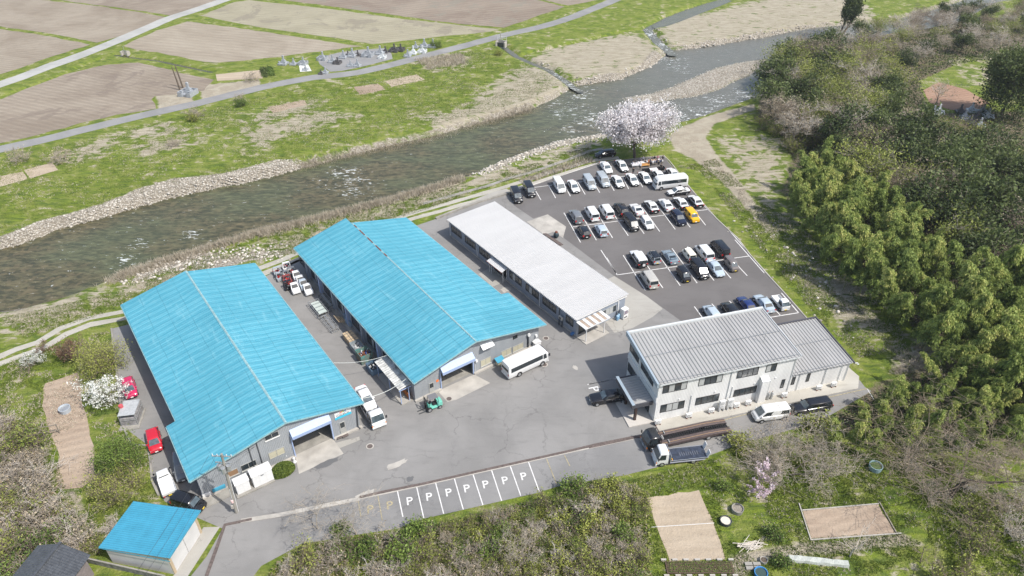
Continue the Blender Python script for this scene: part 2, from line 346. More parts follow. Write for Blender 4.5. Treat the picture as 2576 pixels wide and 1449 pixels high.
wc = nmix(N, L, nrange(N, L, nmath(N, L, 'ADD', n1, nmath(N, L, 'MULTIPLY', n5, .9)), .80, 1.12), bed, deep)
at = N.new("ShaderNodeAttribute"); at.attribute_name = "foam"
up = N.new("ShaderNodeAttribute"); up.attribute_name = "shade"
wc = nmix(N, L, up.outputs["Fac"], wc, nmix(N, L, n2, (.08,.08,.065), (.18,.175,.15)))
fm = nrange(N, L, nmath(N, L, 'ADD', n3, nmath(N, L, 'MULTIPLY', nmath(N, L, 'MULTIPLY', at.outputs["Fac"], nrange(N, L, n2, .3, .6, .35, 1.)), .23)), .73, .80)
L.new(nmix(N, L, fm, wc, (.72,.75,.75)), b.inputs["Base Color"])
L.new(nmath(N, L, 'ADD', .09, nmath(N, L, 'MULTIPLY', fm, .6)), b.inputs["Roughness"]); b.inputs["IOR"].default_value = 1.33
L.new(nbump(N, L, nmath(N, L, 'ADD', nmath(N, L, 'MULTIPLY', n2, .5), n3), .4, .2), b.inputs["Normal"])
def water(name, poly, z, pad, st=.9, foam=(), fb=0., closed=True, grey=None):
    xs = [p[0] for p in poly]; ys = [p[1] for p in poly]
    ax, ay = np.arange(min(xs)-pad, max(xs)+pad, st), np.arange(min(ys)-pad, max(ys)+pad, st)
    qx, qy = np.meshgrid(ax, ay); Q = np.stack([qx.ravel(), qy.ravel()], 1); ins = sdist(Q, poly, closed) < pad
    ii = np.arange(len(Q)).reshape(qx.shape); Fq = np.stack([ii[:-1,:-1], ii[:-1,1:], ii[1:,1:], ii[1:,:-1]], -1).reshape(-1, 4)
    Fq = Fq[ins[Fq].all(1)]; us, inv = np.unique(Fq, return_inverse=True); Q = Q[us]; Fq = inv.reshape(-1, 4)
    fo = np.full(len(Q), fb)
    for (u, v, r, a) in foam:
        c = np.array(G(u, v, z)); fo = np.maximum(fo, a*np.exp(-((Q-c)**2).sum(1)/(r*r)))
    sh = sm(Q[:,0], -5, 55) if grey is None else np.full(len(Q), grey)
    o = raw_mesh(name, np.column_stack([Q, np.full(len(Q), z)]), Fq, mwt, True and None, True, fo, 'foam')
    a = o.data.attributes.new('shade', 'FLOAT', 'POINT'); a.data.foreach_set("value", sh.astype(np.float32)); tag(o, kind='structure'); return o
RAP = [(870,435,7,.9),(900,470,7,.9),(830,460,6,.8),(905,455,5,.9),(480,592,3,1),(355,612,3,1),(372,668,3,1),(322,660,3.5,1),(430,650,3,.6),(255,702,2,.5),(1000,455,4,.4),
 (1395,262,9,.7),(1440,275,9,.8),(1480,300,8,.9),(1405,285,5,.9),(1440,330,7,.8),(1520,310,9,.7),(1690,150,8,.9),(1710,170,7,.8),(1760,285,10,.9),(1820,255,9,.9),(1880,235,8,.9),(1700,300,8,1),(1460,240,6,.9),(1480,225,6,.6),
 (380,555,4,.6),(450,540,3,.5),(640,470,5,.5),(720,500,4,.45),(1130,380,6,.35),(1250,350,6,.35),(560,560,4,.4),(110,690,3,.4),(60,720,2,.4)]
water("river_water", RIVER, -1.25, 2.5, .8, RAP, .36)
water("brook_water", [p for p in BROOK], -.72, 1.2, .4, [(1400,190,9,.9),(1440,215,8,1)], .2, False, .8)
water("brook_water", [p for p in BROOK2], -.72, 1.8, .5, [(1640,85,8,1),(1670,115,9,1)], .2, False, .9)
water("pond_water", POND, -.6, .6, .6, (), 0, True, .75)
water("ditch_water", [p for p in DITCH2], -.5, .8, .4, (), 0, False, .1)

# polygons laid on the ground
def jag(poly, step=2., amp=.25, close=True):
    out = []; n = len(poly)
    for i in range(n if close else n-1):
        a, c = Vector((*poly[i], 0)), Vector((*poly[(i+1) % n], 0)); k = max(1, int((c-a).length/step)); nn = (c-a).normalized()
        for j in range(k):
            p = a.lerp(c, j/k); o = random.uniform(-amp, amp) if j or amp > .2 else 0; out.append((p.x-nn.y*o, p.y+nn.x*o))
    if not close: out.append(poly[-1])
    return out
def sheet(name, poly, z, m, amp=0., step=2., th=0., kind='structure', parent=None):
    if amp: poly = jag(poly, step, amp)
    mb = MB()
    if th: mb.prism(poly, z-th, z)
    else:
        n = len(poly); a = sum(poly[i][0]*poly[(i+1)%n][1]-poly[(i+1)%n][0]*poly[i][1] for i in range(n)); pp = poly if a > 0 else poly[::-1]
        mb.add([(x, y, z) for x, y in pp], [tuple(range(n))])
    bm = bmesh.new(); me = bpy.data.meshes.new(name); me.from_pydata(mb.v, [], mb.f); bm.from_mesh(me); bmesh.ops.triangulate(bm, faces=bm.faces); bm.to_mesh(me); bm.free()
    o = link(name, me, m, parent)
    if kind and parent is None: tag(o, kind=kind)
    return o
def strip_poly(pts, w, amp=0.):
    V2 = [Vector(p) for p in pts]; Lf, Rt = [], []
    for i, p in enumerate(V2):
        a, c = V2[max(0, i-1)], V2[min(len(V2)-1, i+1)]; d = (c-a).normalized(); n = Vector((-d.y, d.x))
        ww = w[i] if isinstance(w, (list, tuple)) else w
        Lf.append(p+n*(ww/2+random.uniform(-amp, amp))); Rt.append(p-n*(ww/2+random.uniform(-amp, amp)))
    return Lf, Rt
def smooth_pts(pts, step=3.):
    out = []; P_ = [Vector((*p, 0)) for p in pts]
    for i in range(len(P_)-1):
        p0, p1, p2, p3 = P_[max(0, i-1)], P_[i], P_[i+1], P_[min(len(P_)-1, i+2)]; k = max(1, int((p2-p1).length/step))
        for j in range(k):
            t = j/k; q = .5*((2*p1)+(p2-p0)*t+(2*p0-5*p1+4*p2-p3)*t*t+(3*p1-p0-3*p2+p3)*t**3); out.append((q.x, q.y))
    out.append((P_[-1].x, P_[-1].y)); return out
def strip(name, pts, w, z, m, amp=0., step=3., kind='structure', parent=None):
    Lf, Rt = strip_poly(smooth_pts(pts, step), w, amp); n = len(Lf)
    mb = MB(); mb.add([(p.x, p.y, z) for p in Lf]+[(p.x, p.y, z) for p in Rt], [(i, n+i, n+i+1, i+1) for i in range(n-1)])
    o = mb.build(name, m, parent)
    if parent is None: tag(o, kind=kind)
    return o
def asphalt(name, c1, c2, crack=.6, patch=.35):
    m = bpy.data.materials.new(name); m.use_nodes = True; N, L = nodes(m); b = N["Principled BSDF"]; O = nmap(N, L)
    a = nnoise(N, L, O, .13, 5, .6, .5); f = nnoise(N, L, O, 9, 3, .7); mid = nnoise(N, L, nmap(N, L, R(30), (.35, 1.6, 1)), .8, 5, .65)
    c = nmix(N, L, nrange(N, L, a, .3, .7), c1, c2); c = nmix(N, L, nrange(N, L, mid, .5, .75, 0, patch), c, tuple(x*.72 for x in c1)); c = nmix(N, L, nrange(N, L, f, .5, .8, 0, .25), c, tuple(x*1.5 for x in c2))
    if crack:
        ds = nnoise(N, L, O, .8, 4, .6); vm = N.new("ShaderNodeVectorMath"); vm.operation = 'ADD'; L.new(O, vm.inputs[0])
        cb = N.new("ShaderNodeCombineXYZ"); L.new(nmath(N, L, 'MULTIPLY', ds, 3.), cb.inputs[0]); L.new(nmath(N, L, 'MULTIPLY', nnoise(N, L, O, .6, 4, .6), 3.), cb.inputs[1]); L.new(cb.outputs[0], vm.inputs[1])
        v = N.new("ShaderNodeTexVoronoi"); v.feature = 'DISTANCE_TO_EDGE'; v.inputs["Scale"].default_value = .17; L.new(vm.outputs[0], v.inputs[0])
        k = nmath(N, L, 'MULTIPLY', nrange(N, L, v.outputs["Distance"], .018, .004), nrange(N, L, nnoise(N, L, O, .1, 2), .45, .6, 0, crack)); c = nmix(N, L, k, c, tuple(x*.45 for x in c1))
    L.new(c, b.inputs["Base Color"]); b.inputs["Roughness"].default_value = .88; L.new(nbump(N, L, f, .25, .02), b.inputs["Normal"]); return m
def soil(name, c1, c2, ang, pitch=1.0, furrow=.5, sc=.25, blot=None):
    if name.startswith('field'): c1, c2 = (c1[0]*.98, c1[1]*.95, c1[2]*.90), (c2[0]*.97, c2[1]*.94, c2[2]*.89)
    m = bpy.data.materials.new(name); m.use_nodes = True; N, L = nodes(m); b = N["Principled BSDF"]; O = nmap(N, L)
    S = nmap(N, L, -R(ang), (.12, 1, 1)); a = nnoise(N, L, O, .035, 6, .65, 1.5); s1 = nnoise(N, L, S, 1.0, 5, .75); f = nnoise(N, L, O, 2.2, 4, .7)
    wv = N.new("ShaderNodeTexWave"); wv.bands_direction = 'Y'; wv.inputs["Scale"].default_value = .314/pitch; wv.inputs["Distortion"].default_value = 1.6; wv.inputs["Detail"].default_value = 3; wv.inputs["Detail Scale"].default_value = .6
    L.new(nmap(N, L, -R(ang)), wv.inputs[0])
    c = nmix(N, L, nrange(N, L, nmath(N, L, 'ADD', nmath(N, L, 'MULTIPLY', a, .6), nmath(N, L, 'MULTIPLY', s1, .4)), .36, .62), c1, c2)
    c = nmix(N, L, nmath(N, L, 'MULTIPLY', wv.outputs[0], furrow*.5), c, tuple(x*.66 for x in c1)); c = nmix(N, L, nrange(N, L, f, .5, .75, 0, .4), c, tuple(x*.7 for x in c1))
    if blot: c = nmix(N, L, nrange(N, L, nnoise(N, L, O, .09, 5, .65, 1.), .54, .62, 0, .75), c, blot)
    L.new(c, b.inputs["Base Color"]); b.inputs["Roughness"].default_value = .95; b.inputs["Specular IOR Level"].default_value = .2
    L.new(nbump(N, L, nmath(N, L, 'ADD', nmath(N, L, 'MULTIPLY', wv.outputs[0], furrow*1.3), f), .7, .16), b.inputs["Normal"]); return m
M_OLDASP = asphalt("old_asphalt", (.188,.182,.173), (.240,.232,.221), .45)
M_NEWASP = asphalt("new_asphalt", (.116,.108,.104), (.140,.131,.126), 0, .25)
M_ROAD = asphalt("road_asphalt", (.20,.198,.195), (.26,.256,.25), 0, .3)
M_LROAD = asphalt("pale_road", (.30,.30,.28), (.40,.395,.37), 0, .45)
M_TRACK = soil("gravel_track", (.34,.32,.27), (.43,.41,.36), 20, 2., .2)
fa = soil("field_soil_a", (.235,.20,.16), (.335,.30,.25), -17, 1.4, .5); fb = soil("field_soil_b", (.265,.23,.185), (.36,.325,.27), -17, 2.4, .4)
fc = soil("field_soil_c", (.225,.19,.155), (.325,.287,.24), -24, 1.7, .55, blot=(.19,.155,.125)); fd = soil("field_soil_d", (.28,.262,.195), (.36,.34,.26), -17, 2., .35, blot=(.22,.195,.15)); fe = soil("field_soil_e", (.21,.17,.14), (.30,.26,.215), -20, 2.2, .55, blot=(.22,.20,.16))
for nm, t, pl, m in (("field", 1, [(-260,235),(0,222),(300,262),(690,342),(500,400),(350,450),(100,540),(-260,640)], fa),
    ("field", 1, [(-400,150),(-200,-60),(330,0),(700,40),(1100,97),(1290,137),(1100,212),(900,280),(740,327),(400,262),(0,203)], fa),
    ("field", 1, [(100,-60),(600,-90),(1850,-90),(1660,8),(1320,120),(1000,72),(420,-4)], fc),
    ("field", 1, [(830,492),(1060,480),(1400,560),(1640,610),(1560,690),(1360,720),(1180,735),(1160,760),(1195,832),(900,880),(600,950),(300,1030),(-100,1120),(-200,850),(200,680),(500,570)], fc),
    ("field", 1, [(940,352),(1200,232),(1430,165),(1800,212),(2546,322),(2700,345),(2780,352),(2500,385),(2100,440),(1650,482),(1500,462),(1200,402),(1000,372)], fb),
    ("field", 2, [(-1010,120),(-750,15),(-640,0),(0,70),(500,142),(1280,225),(1200,245),(900,272),(600,307),(300,338),(80,300),(-540,215)], fd),
    ("field", 2, [(-560,-20),(-400,-70),(1600,-70),(1560,0),(1780,52),(1310,212),(900,175),(500,120),(0,50)], fe),
    ("field", 2, [(1610,-90),(2250,-90),(2080,-10),(1800,42),(1600,-4)], fc)):
    sheet(nm, Tn(t, pl), .02, m, .35, 2.5)
strip("upper_road", Gn([(-120,252),(0,212),(49,195.7),(131,164.4),(197,141.4),(247,121.7),(296,102),(362,74),(427,46),(493,24.7),(559,1.6),(640,-25)]), 5.0, .03, M_LROAD, .15)
strip("riverside_road", Gn([(-120,405),(0,376),(98.6,354.5),(197.3,329.8),(296,305.2),(394.6,282),(493,260.8),(592,236),(690.5,213),(789,195),(837,190),(903,182),(1001.6,158.8),(1100,132.5),(1166,116),(1231.8,98),(1297.6,81.6),(1363,66.8),(1429,47),(1494.9,20.7),(1544,1),(1640,-40)]), 4.3, .03, M_ROAD, .12)
# riverside double track
tr = Gn([(1560,402),(1507,406),(1450,421),(1382,441),(1314,464),(1223.6,491),(1150,512),(1100,526),(1040,543),(960,568),(860,600),(760,640),(710,662),(650,684),(560,715),(400,770),(308,793),(226.7,808),(158.7,833),(102,869),(45,888),(0,906),(-80,935)])
Lf, Rt = strip_poly(smooth_pts(tr), 1.95)
strip("riverside_track", [(p.x, p.y) for p in Lf], 1.3, .02, M_TRACK, .18); strip("riverside_track", [(p.x, p.y) for p in Rt], 1.3, .02, M_TRACK, .18)
strip("revetment", Tn(4, [(1290,90),(1150,115),(900,212),(700,280),(500,350),(250,420),(0,505),(-300,590),(-700,700)]), .9, .06, M_CONC, .1)
# yard, car park, aprons
YARD = Gn([(281,827),(330,815),(500,760),(665,697),(745,655),(900,610),(1040,570),(1094.8,551.7),(1221.4,504.8),(1278,488),(1306,475),(1346,465),(1414,441),(1507,410),(1620,395),(1669,391.6),(1731,467),(1779,524),(1803,551),(1833.6,579.6),(1855.6,599.6),(1885.6,639.6),(1923.6,683.6),(1971.6,735.6),(2031.6,803.6),(2110,890),(2176,974),(2192,984),(2060,1062),(1864,1116),(1774,1150),(1672,1171),(1566,1197),(1500,1207),(1402,1224),(1356,1239),(1164,1283),(1066,1305),(1000,1330),(900,1345),(761,1368),(657,1424),(600,1500),(440,1500),(520,1400),(560,1330),(490,1300),(415,1262),(383,1211),(372,1120),(301,1067),(294,952)])
o = sheet("yard_asphalt", YARD, .02, M_OLDASP)
LOT = Gn([(1306,475),(1346,465),(1414,441),(1507,410),(1620,397),(1668,392.6),(1731,467.5),(1779,524.5),(1803,551.5),(1833.6,580),(1855.6,600),(1885.6,640),(1923.6,684),(1971.6,736),(2031.6,804),(2060,836),(1900,850),(1760,850),(1707.6,803.6),(1625.6,744.6),(1545.6,694.6),(1420,600),(1377.7,539.6),(1341.5,550),(1293.9,517.4),(1278,488)])
lot = sheet("car_park", LOT, .032, M_NEWASP)
CONC2 = asphalt("worn_concrete", (.30,.285,.255), (.36,.345,.31), .4, .3)
sheet("concrete_apron", Tn(4, [(450,900),(680,818),(885,955),(850,1080),(745,1012),(640,1045)]), .044, M_CONCL)
sheet("concrete_apron", Tn(8, [(1288,790),(1700,600),(1825,775),(1330,1000)]), .036, M_CONCL)
sheet("concrete_apron", Tn(9, [(640,1055),(1000,890),(1180,985),(800,1172),(705,1195),(610,1090)]), .036, M_CONCL)
sheet("old_pavement", Tn(8, [(1740,655),(2000,585),(2005,625),(1780,715)]), .036, CONC2)
sheet("old_pavement", Tn(13, [(0,575),(400,825),(610,985),(480,1090),(230,1230),(0,1290),(-150,1100),(-160,650)]), .026, CONC2)
sheet("old_pavement", Tn(15, [(430,740),(560,670),(720,800),(570,868)]), .036, CONC2)
strip("tar_patch", Tn(4, [(-100,660),(100,580),(240,545)]), 1.2, .036, CONC2)
# lower parking row is a different, older asphalt; brick kerb and drain
sheet("lower_parking_strip", Gn([(760,1293),(905,1257),(1170,1198),(1434,1140),(1560,1113),(1600,1106),(1640,1120),(1672,1171),(1566,1197),(1500,1207),(1402,1224),(1356,1239),(1164,1283),(1066,1305),(1000,1330),(900,1345),(770,1362)]), .03, asphalt("lower_asphalt", (.175,.172,.168), (.235,.23,.222), .4, .45))
def kerb(name, pts, w, h, m, st=3):
    Lf, Rt = strip_poly(smooth_pts(pts, st), w); n = len(Lf); mb = MB()
    mb.loft([[(Lf[i].x, Lf[i].y, -.02), (Lf[i].x, Lf[i].y, h), (Rt[i].x, Rt[i].y, h), (Rt[i].x, Rt[i].y, -.02)] for i in range(n)])
    return tag(mb.build(name, m), kind='structure')
kerb("brick_kerb", Gn([(905,1252),(960,1239),(1060,1219),(1170,1194),(1300,1165),(1434,1135),(1500,1119),(1600,1099)]), .32, .12, M_BRICK)
kerb("concrete_kerb", Gn([(606,1311),(700,1297),(800,1276),(905,1256)]), .55, .10, M_CONCL)
kerb("brick_kerb", Gn([(520,1449),(545,1380),(566,1321),(634,1307)]), .35, .12, M_BRICK)
kerb("drain_edge", Gn([(905,1255.5),(1060,1222.5),(1170,1197.5),(1434,1138.5),(1600,1103)]), .18, .06, M_CONCL)
kerb("office_kerb", Tn(10, [(0,1400),(300,1335),(480,1295)]), .35, .1, M_BRICK)
kerb("parapet_kerb", Tn(4, [(240,590),(0,660),(-100,690),(-240,740),(-560,870)]), .45, .35, M_CONC)
kerb("car_park_kerb", Gn([(1620,397),(1669,392),(1731,467),(1779,524),(1803,551),(1833.6,579.6),(1855.6,599.6),(1885.6,639.6),(1923.6,683.6),(1971.6,735.6),(2031.6,803.6)]), .18, .12, M_CONCL)
kerb("car_park_kerb", Gn([(1560,402),(1507,410),(1414,441),(1346,465),(1306,476)]), .15, .1, M_CONCL)
kerb("left_kerb", Gn([(281,827),(287,880),(296,952),(303,1010),(309,1067),(330,1120),(372,1122),(383,1211),(400,1247)]), .25, .18, M_CONC)
# painted markings: one child mesh on each surface
ml = MB()
def line(a, c, w=.12, z=.05, mb=None):
    a, c = Vector((*a, 0)), Vector((*c, 0)); d = (c-a).normalized(); n = Vector((-d.y, d.x, 0))*w/2; mb = mb or ml
    mb.add([(p.x, p.y, z) for p in (a-n, c-n, c+n, a+n)], [(0, 1, 2, 3)])
def t2(n, a, c, **k): line(T(n, *a), T(n, *c), **{'w': .16, **k})
for a, c in (((1230,255),(840,385)),((840,385),(500,495)),((1970,165),(2040,235)),((2040,235),(2240,500)),((2420,725),(2557,870)),((525,520),(730,493)),((860,480),(1220,437)),((1340,420),(1800,362)),((1950,350),(2040,338)),
    ((525,520),(605,658)),((690,495),(768,637)),((860,480),(932,617)),((1015,462),(1096,597)),((1180,445),(1257,577)),((1345,420),(1417,556)),((1510,400),(1578,536)),((1665,385),(1735,517)),((1830,365),(1880,450)),
    ((960,958),(2455,765)),((860,800),(1045,1130)),((1030,780),(1220,1105)),((1205,760),(1400,1080)),((1380,770),(1575,1057)),((1560,770),(1750,1033)),((1730,740),(1923,1009)),((1900,720),(2095,985)),((2060,700),(2262,963)),((2230,680),(2433,940)),
    ((1335,1300),(1440,1475))): t2(4, a, c)
for a, c in (((35,562),(1690,325)),((1515,120),(1885,540)),((110,315),(390,757)),((300,285),(610,728)),((520,260),(826,697)),((725,230),(1040,665)),((920,205),(1252,633)),((1100,180),(1465,604)),((1290,165),(1670,573)),((-170,250),(35,562)),
    ((1440,0),(2430,1120)),((1005,960),(1110,1105)),((1225,925),(1340,1065)),((1445,890),(1500,945)),((1935,1100),(2315,1038)),((2100,790),(2315,1038)),((1880,850),(2090,1075)),((1670,870),(1800,1040))): t2(13, a, c)
ml.build("painted_lines", M_LINE, lot)
ml = MB(); my = MB()
for a, c in (((1200,325),(1240,515)),((1338,295),(1390,523)),((1474,266),(1533,492)),((1610,240),(1674,462)),((1745,212),(1815,430)),((1878,182),(1950,400)),((2012,152),(2088,365)),((2143,122),(2222,338))): t2(11, a, c, w=.13)
for a, c in (((918,392),(938,515)),((1060,360),(1092,540)),((2272,97),(2345,280)),((2400,70),(2440,150))): t2(11, a, c, w=.1, mb=my)
t2(9, (2257,1003), (2600,935), w=.16); t2(10, (0,822), (245,772), w=.16)
t2(10, (1240,1147), (1480,1085), w=.12, mb=my); t2(10, (2190,940), (2540,862), w=.12, mb=my); t2(10, (2540,862), (2600,960), w=.1)
yl = bpy.data.objects["yard_asphalt"]
ml.build("painted_lines", M_LINE, yl); my.build("faded_yellow_lines", M_LINEY, yl)
_tc = {}
def text_mesh(txt, size, ext=0.0):
    c = bpy.data.curves.new("t", 'FONT'); c.body = txt; c.size = size; c.align_x = 'CENTER'; c.align_y = 'CENTER'; c.extrude = ext; c.offset = size*.008
    o = bpy.data.objects.new("t", c); COL.objects.link(o); bpy.context.view_layer.update()
    me = bpy.data.meshes.new_from_object(o.evaluated_get(bpy.context.evaluated_depsgraph_get())); bpy.data.objects.remove(o); return me
for i, (x, y) in enumerate(((1287,404),(1427,373),(1567,342),(1698,313),(1833,284),(1972,255),(2106,226),(1004,463),(1144,434))):
    a = T(11, x, y); o = link("painted_letter", text_mesh("P", 1.6), M_LINE if i < 7 else M_LINEY, yl, loc=(*a, .05)); o.rotation_euler = (0, 0, R(12))
o = link("painted_letter", text_mesh("P", 2.0), M_LINE, yl, loc=(*T(9, 2325, 1052), .05)); o.rotation_euler = (0, 0, R(-75))
# patches, manholes
for n, x, y, rx, ry, m in ((8,2408,895,1.5,.45,M_CONCL),(11,1290,243,.5,.35,mat("tar_stain",(.12,.12,.12),.8)),(8,1640,880,1.6,.5,mat("wet_stain",(.13,.13,.13),.4)),(15,700,895,.9,.7,M_CONCL),(9,2122,815,.35,.5,M_CONCL),(8,2060,1225,1.2,.4,M_CONCL)):
    c = T(n, x, y); a0 = R(30); pl = []
    for k in range(18):
        t = 2*math.pi*k/18; q = 1+random.uniform(-.22, .22); px, py = rx*q*math.cos(t), ry*q*math.sin(t); pl.append((c[0]+px*math.cos(a0)-py*math.sin(a0), c[1]+px*math.sin(a0)+py*math.cos(a0)))
    sheet("surface_patch", pl, .042, m)
for n, x, y in ((8,2117,693),(15,1100,1378),(9,722,1160),(9,1780,782)):
    c = T(n, x, y); o = MB().tube((0,0,-.02), (0,0,.016), .5, n=20).build("manhole_cover", M_CONCL, loc=(*c, .03)); tag(o, kind='structure')
    MB().tube((0,0,0), (0,0,.022), .36, n=20).build("iron_lid", mat("iron_lid", (.12,.095,.085), .7, var=.3, vs=8), o)
# garden plots
pt = soil("garden_soil", (.35,.285,.21), (.45,.375,.285), 12, 1.6, .22); pt2 = soil("garden_soil_brown", (.29,.22,.165), (.39,.31,.235), 20, 1.2, .3)
for pl, m in ((Gn([(113,965),(195,937),(205,1000),(225,1080),(238,1140),(240,1200),(205,1228),(152,1232),(140,1200),(150,1150),(125,1090),(106,1020)]), pt2),
    (Tn(12, [(342,372),(652,325),(700,440),(750,560),(808,735),(480,750),(430,620),(385,500)]), pt), (Tn(12, [(1268,448),(1712,408),(1815,580),(1315,612)]), pt2),
    (Tn(1, [(0,1350),(175,1315),(210,1370),(0,1430)]), pt), (Tn(1, [(185,1300),(400,1245),(445,1300),(230,1365)]), pt), (Tn(2, [(160,665),(345,640),(405,685),(205,725)]), pt2), (Tn(2, [(400,620),(640,570),(705,610),(450,665)]), pt),
    (Tn(1, [(2050,820),(2330,765),(2350,800),(2090,865)]), pt2), (Tn(1, [(1650,570),(1990,535),(2010,600),(1660,620)]), pt), (Tn(3, [(1850,650),(1960,590),(2150,640),(2330,740),(2240,790),(2050,790),(1900,740)]), soil("red_soil", (.26,.16,.11), (.36,.235,.165), 20, 1.2, .4))):
    sheet("garden_plot", pl, .018, m, .15, 1.2)
sheet("cemetery_pavement", Tn(18, [(600,370),(760,330),(900,290),(1200,250),(1260,240),(1400,235),(1600,220),(1700,300),(1720,380),(1530,430),(1250,500),(960,560),(800,570),(640,460)]), .03, M_ROAD)
sheet("cemetery_pavement", Tn(18, [(335,480),(470,465),(520,560),(350,572)]), .04, M_WHITE)
# ================= buildings =================
def siding(name, col, pitch=.2, rough=.55, depth=.5, c2=None):
    m = bpy.data.materials.new(name); m.use_nodes = True; N, L = nodes(m); b = N["Principled BSDF"]; O = nmap(N, L)
    sx = N.new("ShaderNodeSeparateXYZ"); L.new(O, sx.inputs[0]); q = nmath(N, L, 'ADD', sx.outputs[0], sx.outputs[1])
    s = nmath(N, L, 'SINE', nmath(N, L, 'MULTIPLY', q, 2*math.pi/pitch)); n = nnoise(N, L, nmap(N, L, 0, (1, 1, .25)), .7, 4, .6)
    c = nmix(N, L, nrange(N, L, n, .3, .75), col, tuple(x*.84 for x in col)); c = nmix(N, L, nrange(N, L, s, .75, .98, 0, .5), c, tuple(x*.72 for x in col))
    L.new(c, b.inputs["Base Color"]); b.inputs["Roughness"].default_value = rough; L.new(nbump(N, L, s, depth, .02), b.inputs["Normal"]); return m
def roofmat(name, c1, c2, c3, rough=.4, seam=0., ribs=.3, vertical=True):
    """metal roof: x across the rib, y down the slope; seam = spacing of overlaps across the ribs"""
    m = bpy.data.materials.new(name); m.use_nodes = True; N, L = nodes(m); b = N["Principled BSDF"]; O = nmap(N, L)
    st = nmap(N, L, 0, (.10, 1, .1)); sx = N.new("ShaderNodeSeparateXYZ"); L.new(O, sx.inputs[0])
    a = nnoise(N, L, st, .55, 4, .6, .4); f = nnoise(N, L, nmap(N, L, 0, (.6, 1.6, 1)), 1.6, 4, .7); big = nnoise(N, L, O, .12, 3, .5)
    wv = N.new('ShaderNodeTexWave'); wv.bands_direction = 'Y'; wv.inputs['Scale'].default_value = .25; wv.inputs['Distortion'].default_value = 5.; wv.inputs['Detail'].default_value = 2; wv.inputs['Detail Scale'].default_value = .7; L.new(O, wv.inputs[0]); a = nmath(N, L, 'MULTIPLY_ADD', wv.outputs['Fac'] if 'Fac' in wv.outputs else wv.outputs[1], .32, nmath(N, L, 'MULTIPLY', a, .68))
    c = nmix(N, L, nrange(N, L, a, .38, .64), c1, c2); c = nmix(N, L, nrange(N, L, f, .42, .72, 0, .3), c, c3); c = nmix(N, L, nrange(N, L, big, .4, .7, 0, .45), c, tuple(x*.84 for x in c1)); c = nmix(N, L, nrange(N, L, nnoise(N, L, nmap(N, L, 0, (.9, .16, 1)), .9, 5, .7), .56, .74, 0, .38), c, tuple(min(1, x*1.12+.05) for x in c3)); c = nmix(N, L, nrange(N, L, nnoise(N, L, nmap(N, L, 0, (.22, 2.2, 1)), 1.5, 5, .75), .62, .78, 0, .45), c, (.16,.25,.27))
    h = nmath(N, L, 'ADD', nmath(N, L, 'MULTIPLY', a, 2.2), nmath(N, L, 'MULTIPLY', f, .5))
    if seam:
        fr = nmath(N, L, 'PINGPONG', nmath(N, L, 'ADD', sx.outputs[0], nmath(N, L, 'MULTIPLY', nnoise(N, L, O, .35, 3), .35)), seam/2)
        k = nmath(N, L, 'MULTIPLY', nrange(N, L, fr, .05, .0), nrange(N, L, nnoise(N, L, nmap(N, L, 0, (1,.3,1)), 1.2, 3), .35, .55, .25, .8)); c = nmix(N, L, k, c, tuple(x*.55 for x in c1))
    L.new(c, b.inputs["Base Color"]); b.inputs["Roughness"].default_value = rough; L.new(nbump(N, L, h, .22, .12), b.inputs["Normal"]); return m
M_BLUE = roofmat("blue_painted_roof", (.062,.282,.372), (.095,.338,.428), (.17,.385,.44), .55, 2.55)
M_BLUE2 = mat("blue_sheet_roof", (.052,.275,.40), .4, var=.1, vs=1)
M_BTRIM = mat("faded_blue_trim", (.25,.40,.42), .5, var=.25, vs=2)
M_PALEBLUE = mat("pale_blue_frame", (.30,.38,.56), .5, var=.06)
M_WALLG = siding("grey_siding", (.30,.315,.33)); M_WALLB = siding("bluegrey_siding", (.27,.305,.36), .25); M_WALLW = siding("white_siding", (.76,.755,.735), .22)
M_WROOF = mat("white_metal_roof", (.47,.47,.47), .5, var=.05, vs=.6, vstretch=(.2, 1, 1)); M_GROOF = mat("grey_metal_roof", (.34,.335,.325), .5, var=.12, vs=.5, vstretch=(1, .15, 1))
M_DFRAME = mat("dark_bronze_frame", (.025,.022,.022), .4); M_AFRAME = mat("aluminium_frame", (.42,.42,.40), .4, .3)
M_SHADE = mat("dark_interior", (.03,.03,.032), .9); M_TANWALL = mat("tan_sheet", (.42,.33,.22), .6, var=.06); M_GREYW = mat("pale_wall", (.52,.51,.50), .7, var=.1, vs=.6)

def corrug(mb, A0, A1, B0, B1, n, h, th=.02, prof='trap'):
    A0, A1, B0, B1 = map(Vector, (A0, A1, B0, B1)); us, hs = [], []
    for k in range(n):
        pr = ((0, 0), (.35, 0), (.5, h), (.85, h)) if prof == 'trap' else ((0, 0), (.25, h*.5), (.5, h), (.75, h*.5))
        for a, b in pr: us.append((k+a)/n); hs.append(b)
    us.append(1); hs.append(0); up = Vector((0, 0, 1)); top, bot = [], []
    for u, hh in zip(us, hs):
        a, b = A0.lerp(A1, u), B0.lerp(B1, u); top += [a+up*hh, b+up*hh]; bot += [a+up*(hh-th), b+up*(hh-th)]
    m = len(us); vs = top+bot; f = []
    for i in range(m-1):
        f += [(2*i, 2*i+2, 2*i+3, 2*i+1), (2*m+2*i, 2*m+2*i+1, 2*m+2*i+3, 2*m+2*i+2), (2*i, 2*m+2*i, 2*m+2*i+2, 2*i+2), (2*i+1, 2*i+3, 2*m+2*i+3, 2*m+2*i+1)]
    f += [(0, 1, 2*m+1, 2*m), (2*m-2, 4*m-2, 4*m-1, 2*m-1)]
    return mb.add(vs, f)
